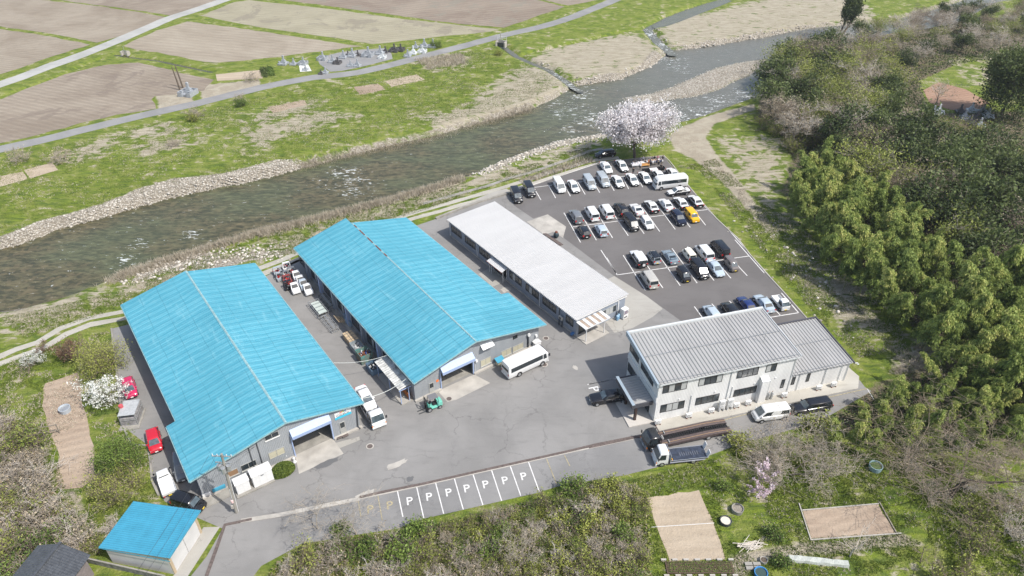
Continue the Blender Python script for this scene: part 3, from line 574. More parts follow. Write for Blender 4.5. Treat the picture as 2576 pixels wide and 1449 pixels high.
def xz(mb, pts, y0, y1):            # wall panel drawn in x-z, thick in y
    n = len(pts); return mb.add([(x, y0, z) for x, z in pts]+[(x, y1, z) for x, z in pts], [tuple(range(n)), tuple(range(2*n-1, n-1, -1))]+[(i, n+i, n+(i+1)%n, (i+1)%n) for i in range(n)])
def yz(mb, pts, x0, x1):
    n = len(pts); return mb.add([(x0, y, z) for y, z in pts]+[(x1, y, z) for y, z in pts], [tuple(range(n)), tuple(range(2*n-1, n-1, -1))]+[(i, n+i, n+(i+1)%n, (i+1)%n) for i in range(n)])
def window(par, a0, z0, a1, z1, panes=2, axis='x', at=0.0, out=-1, fm=None, gm=None, sill=None, blind=()):
    """a framed window lying on a wall: axis 'x' spans x on plane y=at; axis 'y' spans y on plane x=at; out = outward sign"""
    fm = fm or M_DFRAME; a0, a1 = min(a0, a1), max(a0, a1); z0, z1 = min(z0, z1), max(z0, z1); fw = .06; d = .05*out
    mb = MB()
    def bx(m, p, q, r, s, d0, d1):
        if axis == 'x': m.box(p, at+d0, q, r, at+d1, s)
        else: m.box(at+d0, p, q, at+d1, r, s)
    bx(mb, a0, z0, a1, z0+fw, -.01*out, d); bx(mb, a0, z1-fw, a1, z1, -.01*out, d); bx(mb, a0, z0+fw, a0+fw, z1-fw, -.01*out, d); bx(mb, a1-fw, z0+fw, a1, z1-fw, -.01*out, d)
    for k in range(1, panes):
        c = a0+(a1-a0)*k/panes; bx(mb, c-.03, z0+fw, c+.03, z1-fw, -.01*out, d*.9)
    f = mb.build("window", fm, par)
    p = MB()
    for k in range(panes):
        c0 = a0+(a1-a0)*k/panes+.035; c1 = a0+(a1-a0)*(k+1)/panes-.035; p.slot(1 if k in blind else 0); bx(p, max(c0, a0+fw), z0+fw, min(c1, a1-fw), z1-fw, -.012*out, .018*out)
    p.build("pane", [gm or M_WIN, M_BLIND], f)
    if sill:
        s = MB(); bx(s, a0-.05, z0-.07, a1+.05, z0, 0, .14*out); s.build("sill", sill, f)
    return f

def blue_hall(label, o, deg, Wd, D, he, hr, kx, jl, jr, lint, notch, rear_cut, rear, kxr, sL, sR, sRf):
    fr = Frame(o, deg); t = thing("factory_hall", label, "building", (*fr.o, 0), fr.a)
    nx_, ny_ = notch                                     # the front stretch of one side is wider
    slopeL = (hr-he)/kx; e = .18
    ztf = lambda x: hr-.13-(kx-x)*sL if x < kx else hr-.13-(x-kx)*sRf
    ztop = lambda x: hr-.16-max(kx-x, kxr-x)*sL if x < min(kx, kxr) else (hr-.16-max(x-kx, x-kxr)*sR if x > max(kx, kxr) else hr-.16-abs(kx-kxr)*sR)
    mb = MB(); th = .18
    xz(mb, [(0, 0), (jl, 0), (jl, ztf(jl))]+([(kx, ztf(kx))] if kx < jl else [])+[(0, ztf(0))], 0, th)
    xz(mb, [(jr, 0), (Wd, 0), (Wd, ztf(Wd))]+([(kx, ztf(kx))] if kx > jr else [])+[(jr, ztf(jr))], 0, th)
    top = [(jl, lint), (jr, lint), (jr, ztf(jr))] + ([(kx, ztf(kx))] if jl < kx < jr else []) + [(jl, ztf(jl))]
    xz(mb, top, 0, th)
    yb = lambda x: D-.5+(rear_cut)*(x/Wd)
    xL2 = rear[0]
    if rear[0] > 0:
        yz(mb, [(th, 0), (ny_-.3, 0), (ny_-.3, ztop(0)), (th, ztop(0))], 0, th); xz(mb, [(0, 0), (xL2, 0), (xL2, ztop(xL2)), (0, ztop(0))], ny_-.3, ny_-.1)
        yz(mb, [(ny_-.1, 0), (yb(0), 0), (yb(0), ztop(xL2)), (ny_-.1, ztop(xL2))], xL2, xL2+th); xr2 = Wd
        yz(mb, [(th, 0), (yb(Wd), 0), (yb(Wd), ztop(Wd)), (th, ztop(Wd))], Wd-th, Wd)
    else:
        yz(mb, [(th, 0), (yb(0), 0), (yb(0), ztop(0)), (th, ztop(0))], 0, th); xr2 = rear[1]
        yz(mb, [(th, 0), (ny_-.3, 0), (ny_-.3, ztop(Wd)), (th, ztop(Wd))], Wd-th, Wd); xz(mb, [(xr2, 0), (Wd, 0), (Wd, ztop(Wd)), (xr2, ztop(xr2))], ny_-.3, ny_-.1)
        yz(mb, [(ny_-.1, 0), (yb(Wd), 0), (yb(Wd), ztop(xr2)), (ny_-.1, ztop(xr2))], xr2-th, xr2)
    vs = [(max(xL2, 0), yb(0)), (kx, yb(kx)), (xr2, yb(Wd))]
    for (xa, ya), (xb, yb2) in zip(vs, vs[1:]):
        mb.add([(xa, ya, 0), (xb, yb2, 0), (xb, yb2, ztop(xb)), (xa, ya, ztop(xa)), (xa, ya-.2, 0), (xb, yb2-.2, 0), (xb, yb2-.2, ztop(xb)), (xa, ya-.2, ztop(xa))], [(0,1,2,3),(7,6,5,4),(0,4,5,1),(1,5,6,2),(2,6,7,3),(3,7,4,0)])
    mb.build("wall", M_WALLG, t)
    MB().box(jl-6, .3, .012, jr+4, 16, .03).build("floor", M_CONC, t)
    MB().box(-.12, -.35, 0, jl-.1, 0, .28).build("plinth", M_CONCL, t); MB().box(jr+.1, -.35, 0, Wd+.2, 0, .28).build("plinth", M_CONCL, t)
    return fr, t, ztop

# --- left hall
fr1, b1, zt1 = blue_hall("long left-hand hall with a sky-blue gabled roof, its open bay beside the white cabinets", T(8,275,1270), 34.4, 20.1, 39.6, 4.3, 6.6, 11.07, 11.35, 16.3, 3.98, (0, 9.9), -.3, (1.25, 0), 9.76, .226, .234, .234)
def roof_part(t, kxf, kxr, yR0, yR1, hr, eaveL, eaveR, mname="roof"):
    """eaveL/eaveR: list of (x, z, y0, y1) stretches"""
    mb = MB()
    for side, lst in ((0, eaveL), (1, eaveR)):
        for (x0, x1, z, y0, y1) in lst:
            k0 = (y0-yR0)/(yR1-yR0); k1 = (y1-yR0)/(yR1-yR0); R0 = (kxf+(kxr-kxf)*k0, y0, hr); R1 = (kxf+(kxr-kxf)*k1, y1, hr); E0, E1 = (x0, y0, z), (x1, y1, z)
            n = max(1, int(abs(y1-y0)/.5))
            if side == 0: corrug(mb, E1, E0, R1, R0, n, .02, .05)
            else: corrug(mb, E0, E1, R0, R1, n, .02, .05)
    return mb.build(mname, M_BLUE, t, fix=False)
r = roof_part(b1, 11.07, 9.76, -.46, 39.3, 6.6, [(-.75, -.85, 4.02, -.46, 9.95), (.35, -.40, 4.30, 9.95, 39.6)], [(20.9, 20.05, 4.3, -.46, 39.3)])
MB().add([(-.75-.02,-.5,3.95),(11.07,-.5,6.55),(20.92,-.5,4.25),(20.92,-.5,4.07),(11.07,-.5,6.36),(-.77,-.5,3.76),(-.77,-.36,3.95),(11.07,-.36,6.55),(20.92,-.36,4.25),(20.92,-.36,4.07),(11.07,-.36,6.36),(-.77,-.36,3.76)],
  [(0,1,4,5),(1,2,3,4),(6,11,10,7),(7,10,9,8),(5,4,10,11),(4,3,9,10),(0,6,7,1),(1,7,8,2)]).build("barge_board", M_BTRIM, b1)
cap = MB()
for k in range(40):
    y0, y1 = -.5+k*1.0, -.5+k*1.0+.97; x0 = 11.07-1.31*(y0+.46)/39.8; x1 = 11.07-1.31*(y1+.46)/39.8
    cap.add([(x0-.15,y0,6.60),(x0,y0,6.67),(x0+.15,y0,6.60),(x1-.15,y1,6.60),(x1,y1,6.67),(x1+.15,y1,6.60)], [(0,1,4,3),(1,2,5,4),(0,2,1),(3,4,5),(0,3,5,2)])
cap.build("ridge_cap", M_BTRIM, r)
g_ = MB(); g_.box(20.95, -.4, 4.12, 21.08, 0, 4.24); g_.path([(20.98,-.46,4.2),(20.12,39.2,4.2)], .07); g_.path([(-.82,-.46,3.92),(-.92,9.9,3.92)], .07); g_.path([(.30,9.9,4.2),(-.45,39.5,4.2)], .07)
g_.build("gutter", M_BTRIM, b1)
window(b1, 8.34, 4.61, 10.07, 5.42, 2, 'x', 0, -1, M_AFRAME, M_GLASS, M_WHITE); window(b1, 8.25, 1.42, 10.23, 2.54, 2, 'x', 0, -1, M_AFRAME, M_CREAM)
window(b1, 4.84, 1.5, 6.7, 2.5, 2, 'x', 0, -1, M_AFRAME, M_GLASS, M_AFRAME); window(b1, 3.0, 1.5, 4.5, 2.45, 1, 'x', 0, -1, M_AFRAME, mat("brown_board", (.25,.15,.08), .8), M_AFRAME)
dr_ = MB().box(17.42, -.06, .3, 18.2, 0, 2.3).build("door", M_AFRAME, b1); MB().box(17.52, -.075, 1.35, 18.1, -.062, 2.2).build("pane", M_GLASS, dr_); MB().box(18.08, -.12, 1.15, 18.13, -.06, 1.3).build("handle", M_STEEL, dr_)
def rolling_hood(t, x0, x1, z, dep=.9):
    MB().add([(x0,0,z+.75),(x0,-dep,z+.12),(x0,-dep,z-.35),(x0,0,z),(x1,0,z+.75),(x1,-dep,z+.12),(x1,-dep,z-.35),(x1,0,z)], [(0,1,2,3),(7,6,5,4),(0,4,5,1),(1,5,6,2),(2,6,7,3),(3,7,4,0)]).build("door_hood", M_PALEBLUE, t)
    MB().box(x0-.1, -.14, 0, x0+.04, .06, z).build("door_jamb", M_PALEBLUE, t); MB().box(x1-.04, -.14, 0, x1+.1, .06, z).build("door_jamb", M_PALEBLUE, t)
rolling_hood(b1, 11.3, 16.35, 3.95, .75)
for x in (6.3, 7.3): MB().path([(x,-.08,zt1(x)-.25),(x,-.08,1.2)], .06).build("downpipe", M_PIPE, b1)
MB().path([(20.3,-.3,4.1),(20.0,-.14,3.7),(19.75,-.14,.5),(19.9,-.5,.2)], .08, 6).build("downpipe", M_PIPE, b1)
sg = MB().box(17.05, -.06, 3.12, 19.25, 0, 4.2).build("sign_board", M_WHITE, b1)
MB().box(17.05, -.066, 3.05, 19.25, -.058, 3.42).build("sign_band", mat("sign_cyan", (.05,.45,.62), .5), sg)
tm = link("sign_lettering", text_mesh("CaLaCu", .52), mat("sign_grey", (.12,.13,.15), .5), sg, loc=(18.1, -.075, 3.6)); tm.rotation_euler = (R(90), 0, 0)
for k, c in enumerate(((.6,.06,.03),(.75,.3,.03),(.15,.4,.08),(.05,.2,.5))):
    MB().add([(17.7+k*.22,-.07,3.88),(17.86+k*.22,-.07,3.88),(17.98+k*.22,-.07,4.12),(17.82+k*.22,-.07,4.12)], [(0,1,2,3)]).build("sign_stripe", mat("stripe%d" % k, c, .5), sg)
MB().box(16.7, -.6, .28, 17.35, -.3, .33).box(17.4, -.75, .28, 18.2, -.35, .32).build("doorstep", M_BRICK, b1)
# eave-side fittings on the left (bicycle-shed grilles seen under the eave)
for y in (24.5, 30.5): window(b1, y, 1.2, y+2.6, 3.0, 4, 'y', 1.25, -1, M_WHITE, M_WIN)
for (y0, y1) in ((2.2, 5.0),): window(b1, y0, 1.2, y1, 2.6, 3, 'y', 0, -1, M_AFRAME, M_WIN)

# --- middle hall
fr2, b2, zt2 = blue_hall("middle hall with a sky-blue gabled roof and grey front, a white bus parked along it", T(9,350,1185), 35.4, 21.0, 38.6, 4.3, 6.6, 9.52, 4.15, 9.3, 3.4, (0, 9.0), 0., (0, 19.7), 9.36, .2435, .237, .2260)
r = roof_part(b2, 9.52, 9.36, -.9, 38.6, 6.6, [(-.35, -.6, 4.2, -.9, 40.2)], [(21.7, 21.7, 3.85, -.9, 8.8), (20.4, 19.85, 4.12, 8.8, 38.2)])
MB().add([(-.37,-.94,4.14),(9.52,-.94,6.55),(21.72,-.94,3.8),(21.72,-.94,3.62),(9.52,-.94,6.36),(-.37,-.94,3.95),(-.37,-.8,4.14),(9.52,-.8,6.55),(21.72,-.8,3.8),(21.72,-.8,3.62),(9.52,-.8,6.36),(-.37,-.8,3.95)],
  [(0,1,4,5),(1,2,3,4),(6,11,10,7),(7,10,9,8),(5,4,10,11),(4,3,9,10),(0,6,7,1),(1,7,8,2)]).build("barge_board", M_BTRIM, b2)
cap = MB()
for k in range(39):
    y0, y1 = -.9+k, -.9+k+.98
    cap.slot(1 if 25 < k < 38 and k % 3 else 0).add([(9.38,y0,6.62),(9.5,y0,6.68),(9.62,y0,6.62),(9.38,y1,6.62),(9.5,y1,6.68),(9.62,y1,6.62)], [(0,1,4,3),(1,2,5,4),(0,2,1),(3,4,5),(0,3,5,2)])
cap.build("ridge_cap", [M_BTRIM, M_RUST], r)
g_ = MB(); g_.path([(-.42,-.9,4.1),(-.68,40.1,4.1)], .07); g_.path([(21.76,-.9,3.75),(21.76,8.8,3.75)], .06); g_.path([(20.45,8.9,4.02),(19.92,38.1,4.02)], .07); g_.build("gutter", M_BTRIM, b2)
for a in ((14.24,.55,16.05,1.72),(16.28,.55,18.2,1.6),(10.66,.63,12.45,1.81)): window(b2, *a, 2, 'x', 0, -1, M_AFRAME, M_CREAM, M_AFRAME)
window(b2, 16.33, 2.96, 17.11, 3.55, 1, 'x', 0, -1, M_DFRAME, M_GLASS)
dr_ = MB().box(2.22, -.06, .3, 3.0, 0, 2.0).build("door", M_AFRAME, b2); MB().box(2.32, -.075, 1.15, 2.9, -.062, 1.9).build("pane", M_GLASS, dr_); MB().box(2.85, -.12, .95, 2.9, -.06, 1.1).build("handle", M_STEEL, dr_)
MB().box(3.4, -.02, 1.64, 3.76, 0, 2.03).build("notice", mat("orange_notice", (.75,.16,.02), .6), b2)
MB().add([(10.7,0,4.75),(10.7,-.75,4.25),(10.7,-.75,4.18),(10.7,0,4.6),(12.65,0,4.75),(12.65,-.75,4.25),(12.65,-.75,4.18),(12.65,0,4.6)], [(0,1,2,3),(7,6,5,4),(0,4,5,1),(1,5,6,2),(2,6,7,3),(3,7,4,0)]).build("window_awning", M_WHITE, b2)
rolling_hood(b2, 4.1, 9.35, 3.4, .8)
MB().path([(19.0,-.15,.4),(19.0,-.15,2.6)], .1, 8).build("flue", M_PIPE, b2); MB().tube((19.05,-.35,2.7),(19.05,-.12,2.7), .26, n=14).build("vent_cowl", M_WHITE, b2)
for x, z in ((9.75, 2.1), (20.3, 1.6)): MB().box(x, -.28, z, x+.32, 0, z+.36).build("meter_box", M_WHITE, b2)
MB().tube((9.72,-.1,.35),(9.72,-.1,1.7), .035).build("conduit", M_WHITE, b2)
# buttress columns and windows along the shaded alley side
for k in range(7):
    y = 4.6+k*5.2; MB().box(-.42, y, 0, 0, y+.55, 3.95).build("column", M_PALEBLUE if k % 2 else M_WALLB, b2)
    window(b2, y+1.3, 1.0, y+4.4, 2.7, 4, 'y', 0, -1, M_DFRAME, M_WIN, None, blind=(1,) if k % 2 else ())
    MB().path([(-.46,y+.1,3.9),(-.46,y-.9,.3)], .035, 4).build("brace", M_STEEL, b2)
MB().box(-.9, 1, 0, 0, 37.5, .22).build("gutter_slab", M_CONC, b2)

# --- alley canopy on posts
o = fr2.w(0, 0); cn = thing("canopy_shed", "narrow canopy of corrugated grey-white sheets on pale posts by the forklift", "canopy", (*o, 0), fr2.a)
mb = MB(); corrug(mb, (-2.0, 7.75, 2.6), (-1.95, .6, 2.6), (-.1, 7.75, 2.85), (-.1, .6, 2.85), 17, .07, .02, 'sine'); mb.build("corrugated_roof", mat("weathered_white_sheet", (.50,.50,.47), .6, var=.4, vs=1.4, vstretch=(1,1,1)), cn, fix=False)
for x, y in ((-1.82,.55),(-.62,.5),(-1.82,3.8),(-1.82,7.3)): MB().box(x-.05, y-.05, .1, x+.05, y+.05, 2.62).build("post", M_PALEBLUE, cn)
MB().box(-1.9, .5, .12, -.5, 7.6, .16).box(-1.95, .4, 0, -.45, .5, .16).box(-1.95, .4, 0, -1.88, 7.6, .16).build("base_slab", M_CONCL, cn)
MB().box(-.62, .6, .16, -.55, 4.6, 1.1).build("board", mat("orange_rust_board", (.42,.13,.03), .8, var=.3), cn)
MB().box(-2.0, .5, 2.45, -.1, .56, 2.56).build("beam", M_PALEBLUE, cn); MB().box(-2.0, 7.6, 2.45, -.1, 7.66, 2.56).build("beam", M_PALEBLUE, cn)

# --- long low building with the ribbed white roof
fr3 = Frame(T(15,1395,1355), 35.7); b3 = thing("long_block", "long low block with a ribbed white roof and bluish-grey walls beside the car park", "building", (*fr3.o, 0), fr3.a)
mb = MB(); D3, W3 = 36.0, 9.9
yz(mb, [(.15,0),(18.0,0),(18.0,3.2),(.15,3.2)], 0, .15); yz(mb, [(21.6,0),(D3,0),(D3,3.2),(21.6,3.2)], 0, .15); yz(mb, [(18.0,2.5),(21.6,2.5),(21.6,3.2),(18.0,3.2)], 0, .15)
xz(mb, [(0,0),(W3,0),(W3,3.4),(0,3.2)], 0, .15); xz(mb, [(0,0),(W3,0),(W3,3.4),(0,3.2)], D3, D3+.15); yz(mb, [(.15,0),(D3,0),(D3,3.4),(.15,3.4)], W3-.15, W3)
mb.build("wall", M_WALLB, b3)
mb = MB(); corrug(mb, (-.42, D3+.35, 3.36), (-.42, -.25, 3.36), (W3+.35, D3+.35, 3.62), (W3+.35, -.25, 3.62), 108, .16, .03); rf = mb.build("roof", M_WROOF, b3, fix=False)
MB().box(-.2, -.22, 3.2, W3+.1, -.12, 3.36).build("fascia", M_WHITE, b3)
MB().box(-.14, .1, 0, 0, D3, .3).build("plinth", M_CONCL, b3)
for i, (ya, z1, yb_, z0) in enumerate(((35.35,2.6,31.99,1.25),(30.78,2.6,27.45,1.25),(26.2,2.6,22.9,1.25),(17.19,2.6,13.81,1.25),(12.67,2.6,9.26,1.25),(8.21,2.6,4.8,1.25),(2.46,2.6,.69,1.26))):
    window(b3, ya, z0, yb_, z1, 4 if i < 6 else 2, 'y', 0, -1, M_DFRAME, M_WIN, None, blind=(2,) if i in (3, 4) else ())
for y in (35.7, 26.8, 21.7, 17.9, 8.9): MB().path([(-.1,y,3.2),(-.1,y,.1)], .05).build("downpipe", M_WHITE if y != 4.2 else M_PIPE, b3)
MB().path([(-.1,3.95,3.2),(-.1,3.95,.1)], .06).build("downpipe", M_PIPE, b3)
mb = MB(); corrug(mb, (-1.35, 22.0, 2.45), (-1.35, 17.6, 2.45), (0, 22.0, 2.85), (0, 17.6, 2.85), 14, .05); mb.build("side_canopy", M_WROOF, b3, fix=False)
MB().path([(-1.38,22.05,2.43),(-1.38,17.55,2.43)], .05).build("canopy_edge", M_RUST, b3)
for y in (21.9, 21.3, 17.9): MB().box(-.9, y-.04, 0, -.82, y+.04, 2.6).build("canopy_post", M_WHITE, b3)
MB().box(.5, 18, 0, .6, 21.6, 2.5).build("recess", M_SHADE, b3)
window(b3, 5.2, 1.2, 8.1, 2.45, 4, 'x', 0, -1, M_AFRAME, M_WIN, None, blind=(1, 2))
dr_ = MB().box(.5, -.05, .12, 2.3, 0, 2.2).build("door", M_DFRAME, b3); MB().box(.6, -.065, .22, 2.2, -.052, 2.1).build("pane", M_GLASS, dr_)
MB().box(8.35, -.1, .1, 8.55, 0, 2.9).build("downpipe", M_WHITE, b3)
ec = thing("porch_canopy", "white and rust striped corrugated canopy over the pale entrance slab of the white-roofed block", "canopy", (*fr3.o, 0), fr3.a)
mb = MB().slot(0)
for k in range(9):
    mb.slot(1 if k % 2 and k < 8 else 0); x0 = -.1+k*.55
    if k % 2: mb.box(x0, -2.05, 2.66, x0+.55, -.02, 2.70)
    else: mb.box(x0, -2.1, 2.68, x0+.55, -.02, 2.76)
mb.build("canopy_roof", [M_WHITE, mat("rust_orange_sheet", (.38,.30,.235), .7, var=.3, vs=2)], ec); MB().box(-.1, -2.14, 2.55, 4.85, -2.1, 2.74).build("canopy_edge", M_WHITE, ec)
for x in (.3, 3.9): MB().box(x-.05, -2.02, .1, x+.05, -1.92, 2.66).build("post", M_WHITE, ec)
MB().box(-.1, -2.5, 0, 4.6, 0, .12).build("entrance_slab", M_CONCL, ec)
st = thing("entrance_steps", "red-brown brick steps along the car park side of the white-roofed block", "steps", (*T(15,1170,400), 0), R(35.7-90))
for k in range(3): MB().box(-2.4, -.5+k*.32, 0, 2.4, -.2+k*.32, .36-.12*k).build("tread", M_BRICK, st)

# --- office
fr4 = Frame(T(10,590,1165), 15.3); b4 = thing("office_building", "two-storey white office with a grey ribbed roof, dark windows and a porch", "building", (*fr4.o, 0), fr4.a)
mb = MB(); W4, D4 = 19.9, 9.2
zf = lambda y: 6.95+.6*y/D4
yz(mb, [(0,0),(D4,0),(D4,zf(D4)),(0,zf(0))], 0, .2); yz(mb, [(0,0),(D4,0),(D4,zf(D4)),(0,zf(0))], W4-.2, W4); xz(mb, [(.2,0),(W4-.2,0),(W4-.2,zf(0)),(.2,zf(0))], 0, .2); xz(mb, [(.2,0),(W4-.2,0),(W4-.2,zf(D4)),(.2,zf(D4))], D4-.2, D4)
mb.build("wall", M_WALLW, b4)
mb = MB(); corrug(mb, (-.25, -.35, 6.98), (W4+.2, -.35, 6.98), (-.25, D4+.1, 7.6), (W4+.2, D4+.1, 7.6), 39, .10, .03, 'trap'); rf = mb.build("roof", M_GROOF, b4, fix=False)
sn = MB()
for yy in (-.05, 4.6):
    zz = 7.0+.066*yy+.22; sn.path([(-.1,yy,zz),(W4+.1,yy,zz)], .03, 4)
    for k in range(20): sn.box(.3+k*1.0, yy-.04, zz-.12, .36+k*1.0, yy+.04, zz)
sn.build("snow_guard", M_STEEL, rf)
M_FASC = mat("bluegrey_fascia", (.30,.36,.41), .5); M_FASCL = mat("pale_fascia", (.55,.57,.57), .5)
MB().add([(-.55,-.5,6.65),(-.55,D4+.5,7.25),(-.55,D4+.5,7.95),(-.55,-.5,7.35),(-.3,-.5,6.65),(-.3,D4+.5,7.25),(-.3,D4+.5,7.95),(-.3,-.5,7.35)], [(0,1,2,3),(7,6,5,4),(0,4,5,1),(1,5,6,2),(2,6,7,3),(3,7,4,0)]).build("fascia", M_FASC, b4)
MB().box(-.3, D4+.2, 7.35, W4+.3, D4+.5, 7.93).build("fascia", M_FASCL, b4)
MB().add([(W4+.2,-.4,6.98),(W4+.2,D4+.2,7.58),(W4+.2,D4+.2,7.8),(W4+.2,-.4,7.16),(W4+.3,-.4,6.98),(W4+.3,D4+.2,7.58),(W4+.3,D4+.2,7.8),(W4+.3,-.4,7.16)], [(0,1,2,3),(7,6,5,4),(0,4,5,1),(1,5,6,2),(2,6,7,3),(3,7,4,0)]).build("verge", M_FASCL, b4)
MB().box(-.05, -.42, 6.8, W4+.15, -.36, 6.97).build("eave_board", M_FASCL, b4)
for a0, z0, a1, z1, n, bl in ((.61,5.0,4.0,6.35,4,(1,3)),(5.65,5.0,9.05,6.35,4,(0,3)),(11.16,4.97,14.28,6.3,4,(0,1,2,3)),(15.4,5.0,16.97,6.35,2,(0,)),(.7,1.53,4.11,2.9,4,(1,2)),(5.75,1.54,9.15,2.85,4,(0,1,2,3)),(11.34,1.62,14.7,2.85,4,(0,1,2,3)),(18.46,1.39,18.98,2.95,1,())):
    window(b4, a0, z0, a1, z1, n, 'x', 0, -1, M_DFRAME, M_WIN, None, bl)
for a, c, z0, z1, n in ((9.1,5.9,5.0,6.3,3),(5.3,1.5,5.0,6.3,4),(9.0,6.6,1.4,2.9,2)): window(b4, a, z0, c, z1, n, 'y', 0, -1, M_DFRAME, M_WIN)
MB().box(-.14, 5.55, 0, 0, 5.8, 7.0).build("pilaster", M_WALLW, b4); MB().box(-.12, .0, 3.5, 0, D4, 4.3).build("band_course", M_WHITE, b4)
dr_ = MB().box(-.06, 1.6, .15, 0, 4.8, 2.5).build("door", M_DFRAME, b4); MB().box(-.075, 1.75, .2, -.06, 3.15, 2.4).box(-.075, 3.25, .2, -.06, 4.65, 2.4).build("pane", M_GLASS, dr_)
for x in (10.3, 4.95, 10.9, 19.75, 16.6): MB().path([(x,-.08,6.7 if x in (10.3,19.75) else 3.6),(x,-.08,.2)], .05).build("downpipe", M_FASCL, b4)
MB().box(14.9, -.7, .1, 16.0, 0, 4.0).build("chimney_duct", M_WALLW, b4)
MB().add([(14.85,-.75,3.95),(16.05,-.75,3.95),(16.05,0,4.35),(14.85,0,4.35),(14.85,-.75,4.0),(16.05,-.75,4.0),(16.05,0,4.4),(14.85,0,4.4)], [(3,2,1,0),(4,5,6,7),(0,1,5,4),(1,2,6,5),(2,3,7,6),(3,0,4,7)]).build("duct_cap", M_FASCL, b4)
for x, z in ((3.2,3.35),(8.4,3.35),(14.2,3.35),(17.3,3.6)): MB().tube((x,-.12,z),(x,0,z), .1, n=10).build("vent_cap", M_WHITE, b4)
# annex
an = MB(); za = lambda y: 3.45+.8*y/8.9
xz(an, [(W4,0),(29.1,0),(29.1,za(0)),(W4,za(0))], .12, .3); yz(an, [(.3,0),(8.9,0),(8.9,za(8.9)),(.3,za(0))], 28.9, 29.1); xz(an, [(W4,0),(28.9,0),(28.9,za(8.9)),(W4,za(8.9))], 8.7, 8.9); an.build("annex_wall", M_WALLW, b4)
mb = MB(); corrug(mb, (W4+.02, -.2, 3.5), (29.35, -.2, 3.5), (W4+.3, 9.0, 4.35), (29.35, 9.0, 4.35), 19, .10, .03); rf = mb.build("annex_roof", M_GROOF, b4, fix=False)
sn = MB()
for yy in (.05, 4.6): sn.path([(W4+.35,yy,3.5+.092*yy+.24),(29.2,yy,3.5+.092*yy+.24)], .03, 4)
sn.build("snow_guard", M_STEEL, rf); MB().box(W4+.3, 8.95, 4.2, 29.5, 9.15, 4.62).build("annex_fascia", mat("charcoal_trim", (.07,.07,.08), .5), b4)
MB().add([(29.35,-.25,3.42),(29.35,9.1,4.28),(29.35,9.1,4.6),(29.35,-.25,3.7),(29.5,-.25,3.42),(29.5,9.1,4.28),(29.5,9.1,4.6),(29.5,-.25,3.7)], [(0,1,2,3),(7,6,5,4),(0,4,5,1),(1,5,6,2),(2,6,7,3),(3,7,4,0)]).build("annex_verge", mat("charcoal_trim", (.07,.07,.08)), b4)
for a in ((20.2,1.43,20.7,2.85),(22.5,1.44,23.0,2.95)): window(b4, *a, 1, 'x', .12, -1)
for x in (21.3, 25.4, 27.9, 28.95): MB().path([(x,.03,3.3),(x,.03,.2)], .05).build("downpipe", M_FASCL, b4)
MB().path([(29.5,-.3,3.5),(29.9,-.3,3.5),(29.9,-.3,3.2),(30.2,-.3,3.2)], .07).build("spout", M_WHITE, b4)
# porch
pc = MB(); corrug(pc, (-2.75, .85, 3.05), (-2.75, 5.9, 3.05), (-.02, .85, 3.15), (-.02, 5.9, 3.15), 11, .1, .03); pr = pc.build("porch_roof", M_GROOF, b4, fix=False)
MB().box(-3.05, .6, 2.55, -2.8, 6.1, 3.3).box(-2.8, .6, 2.62, -.15, .75, 3.24).box(-2.8, 5.95, 2.62, -.15, 6.1, 3.24).build("porch_fascia", mat("charcoal_trim", (.07,.07,.08)), b4)
MB().box(-3.1, .5, 3.3, -2.7, 6.2, 3.36).build("porch_coping", M_FASC, b4)
for y in (.95, 4.0): MB().box(-2.45, y-.16, .15, -2.15, y+.16, 2.7).build("porch_post", mat("brown_post", (.045,.025,.02), .5), b4)
sheet("entrance_floor", [fr4.w(*p) for p in ((-3.5,-.1),(-.02,-.15),(-.02,6.3),(-3.5,4.6))], .16, asphalt("porch_tile", (.42,.39,.35), (.50,.47,.43), 0, .2), th=.15)
sheet("office_pavement", [fr4.w(*p) for p in ((0,-1.75),(29.9,-1.85),(31.6,.2),(30.4,9.5),(W4+.3,9.5),(W4+.3,.0),(0,-.02))], .12, asphalt("office_concrete", (.33,.31,.27), (.45,.43,.38), .2, .5), th=.11)
# aerial
ae = thing("roof_aerial", "thin aerial mast with short bars standing on the office roof", "aerial", (*fr4.w(16.6, 3.2), 7.2))
MB().path([(0,0,0),(0,0,2.2)], .03, 5).build("mast", M_STEEL, ae); MB().path([(-.4,0,2.0),(.4,0,2.0)], .02, 4).path([(-.3,0,1.6),(.3,0,1.6)], .02, 4).path([(0,0,1.2),(.8,.3,0)], .01, 3).build("crossbar", M_STEEL, ae)

# --- blue-roofed garage, bottom left
fg = Frame(T(6,1280,1305), -11.3); gb = thing("garage", "square garage with a bright blue ribbed roof and white sliding doors on its tan front", "garage", (*fg.o, 0), fg.a)
Wg, Dg = 8.0, 5.3; o0 = fg.loc(T(6,1115,1100,3.2)); 
xa, ya, xb, yb_ = -.75, -.25, 7.65, 5.85
mb = MB(); corrug(mb, (xa, ya, 2.95), (xa, yb_, 2.95), (xb, ya, 3.45), (xb, yb_, 3.45), 1, .0, .06); mb = MB(); corrug(mb, (xb, ya, 3.45), (xb, yb_, 3.45), (xa, ya, 2.95), (xa, yb_, 2.95), 24, .06, .02, 'sine')
mb.build("roof", M_BLUE2, gb, fix=False)
MB().box(xb, ya, 3.3, xb+.05, yb_, 3.52).box(xa, ya-.05, 2.85, xb, ya-.01, 2.93).build("fascia", M_BLUE2, gb)
wl = MB(); xz(wl, [(-.3,0),(7.1,0),(7.1,3.35),(-.3,2.9)], 0, .12); xz(wl, [(-.3,0),(7.1,0),(7.1,3.35),(-.3,2.9)], 5.3, 5.42); yz(wl, [(.12,0),(5.3,0),(5.3,2.9),(.12,2.9)], -.3, -.18); wl.build("wall", M_GREYW, gb)
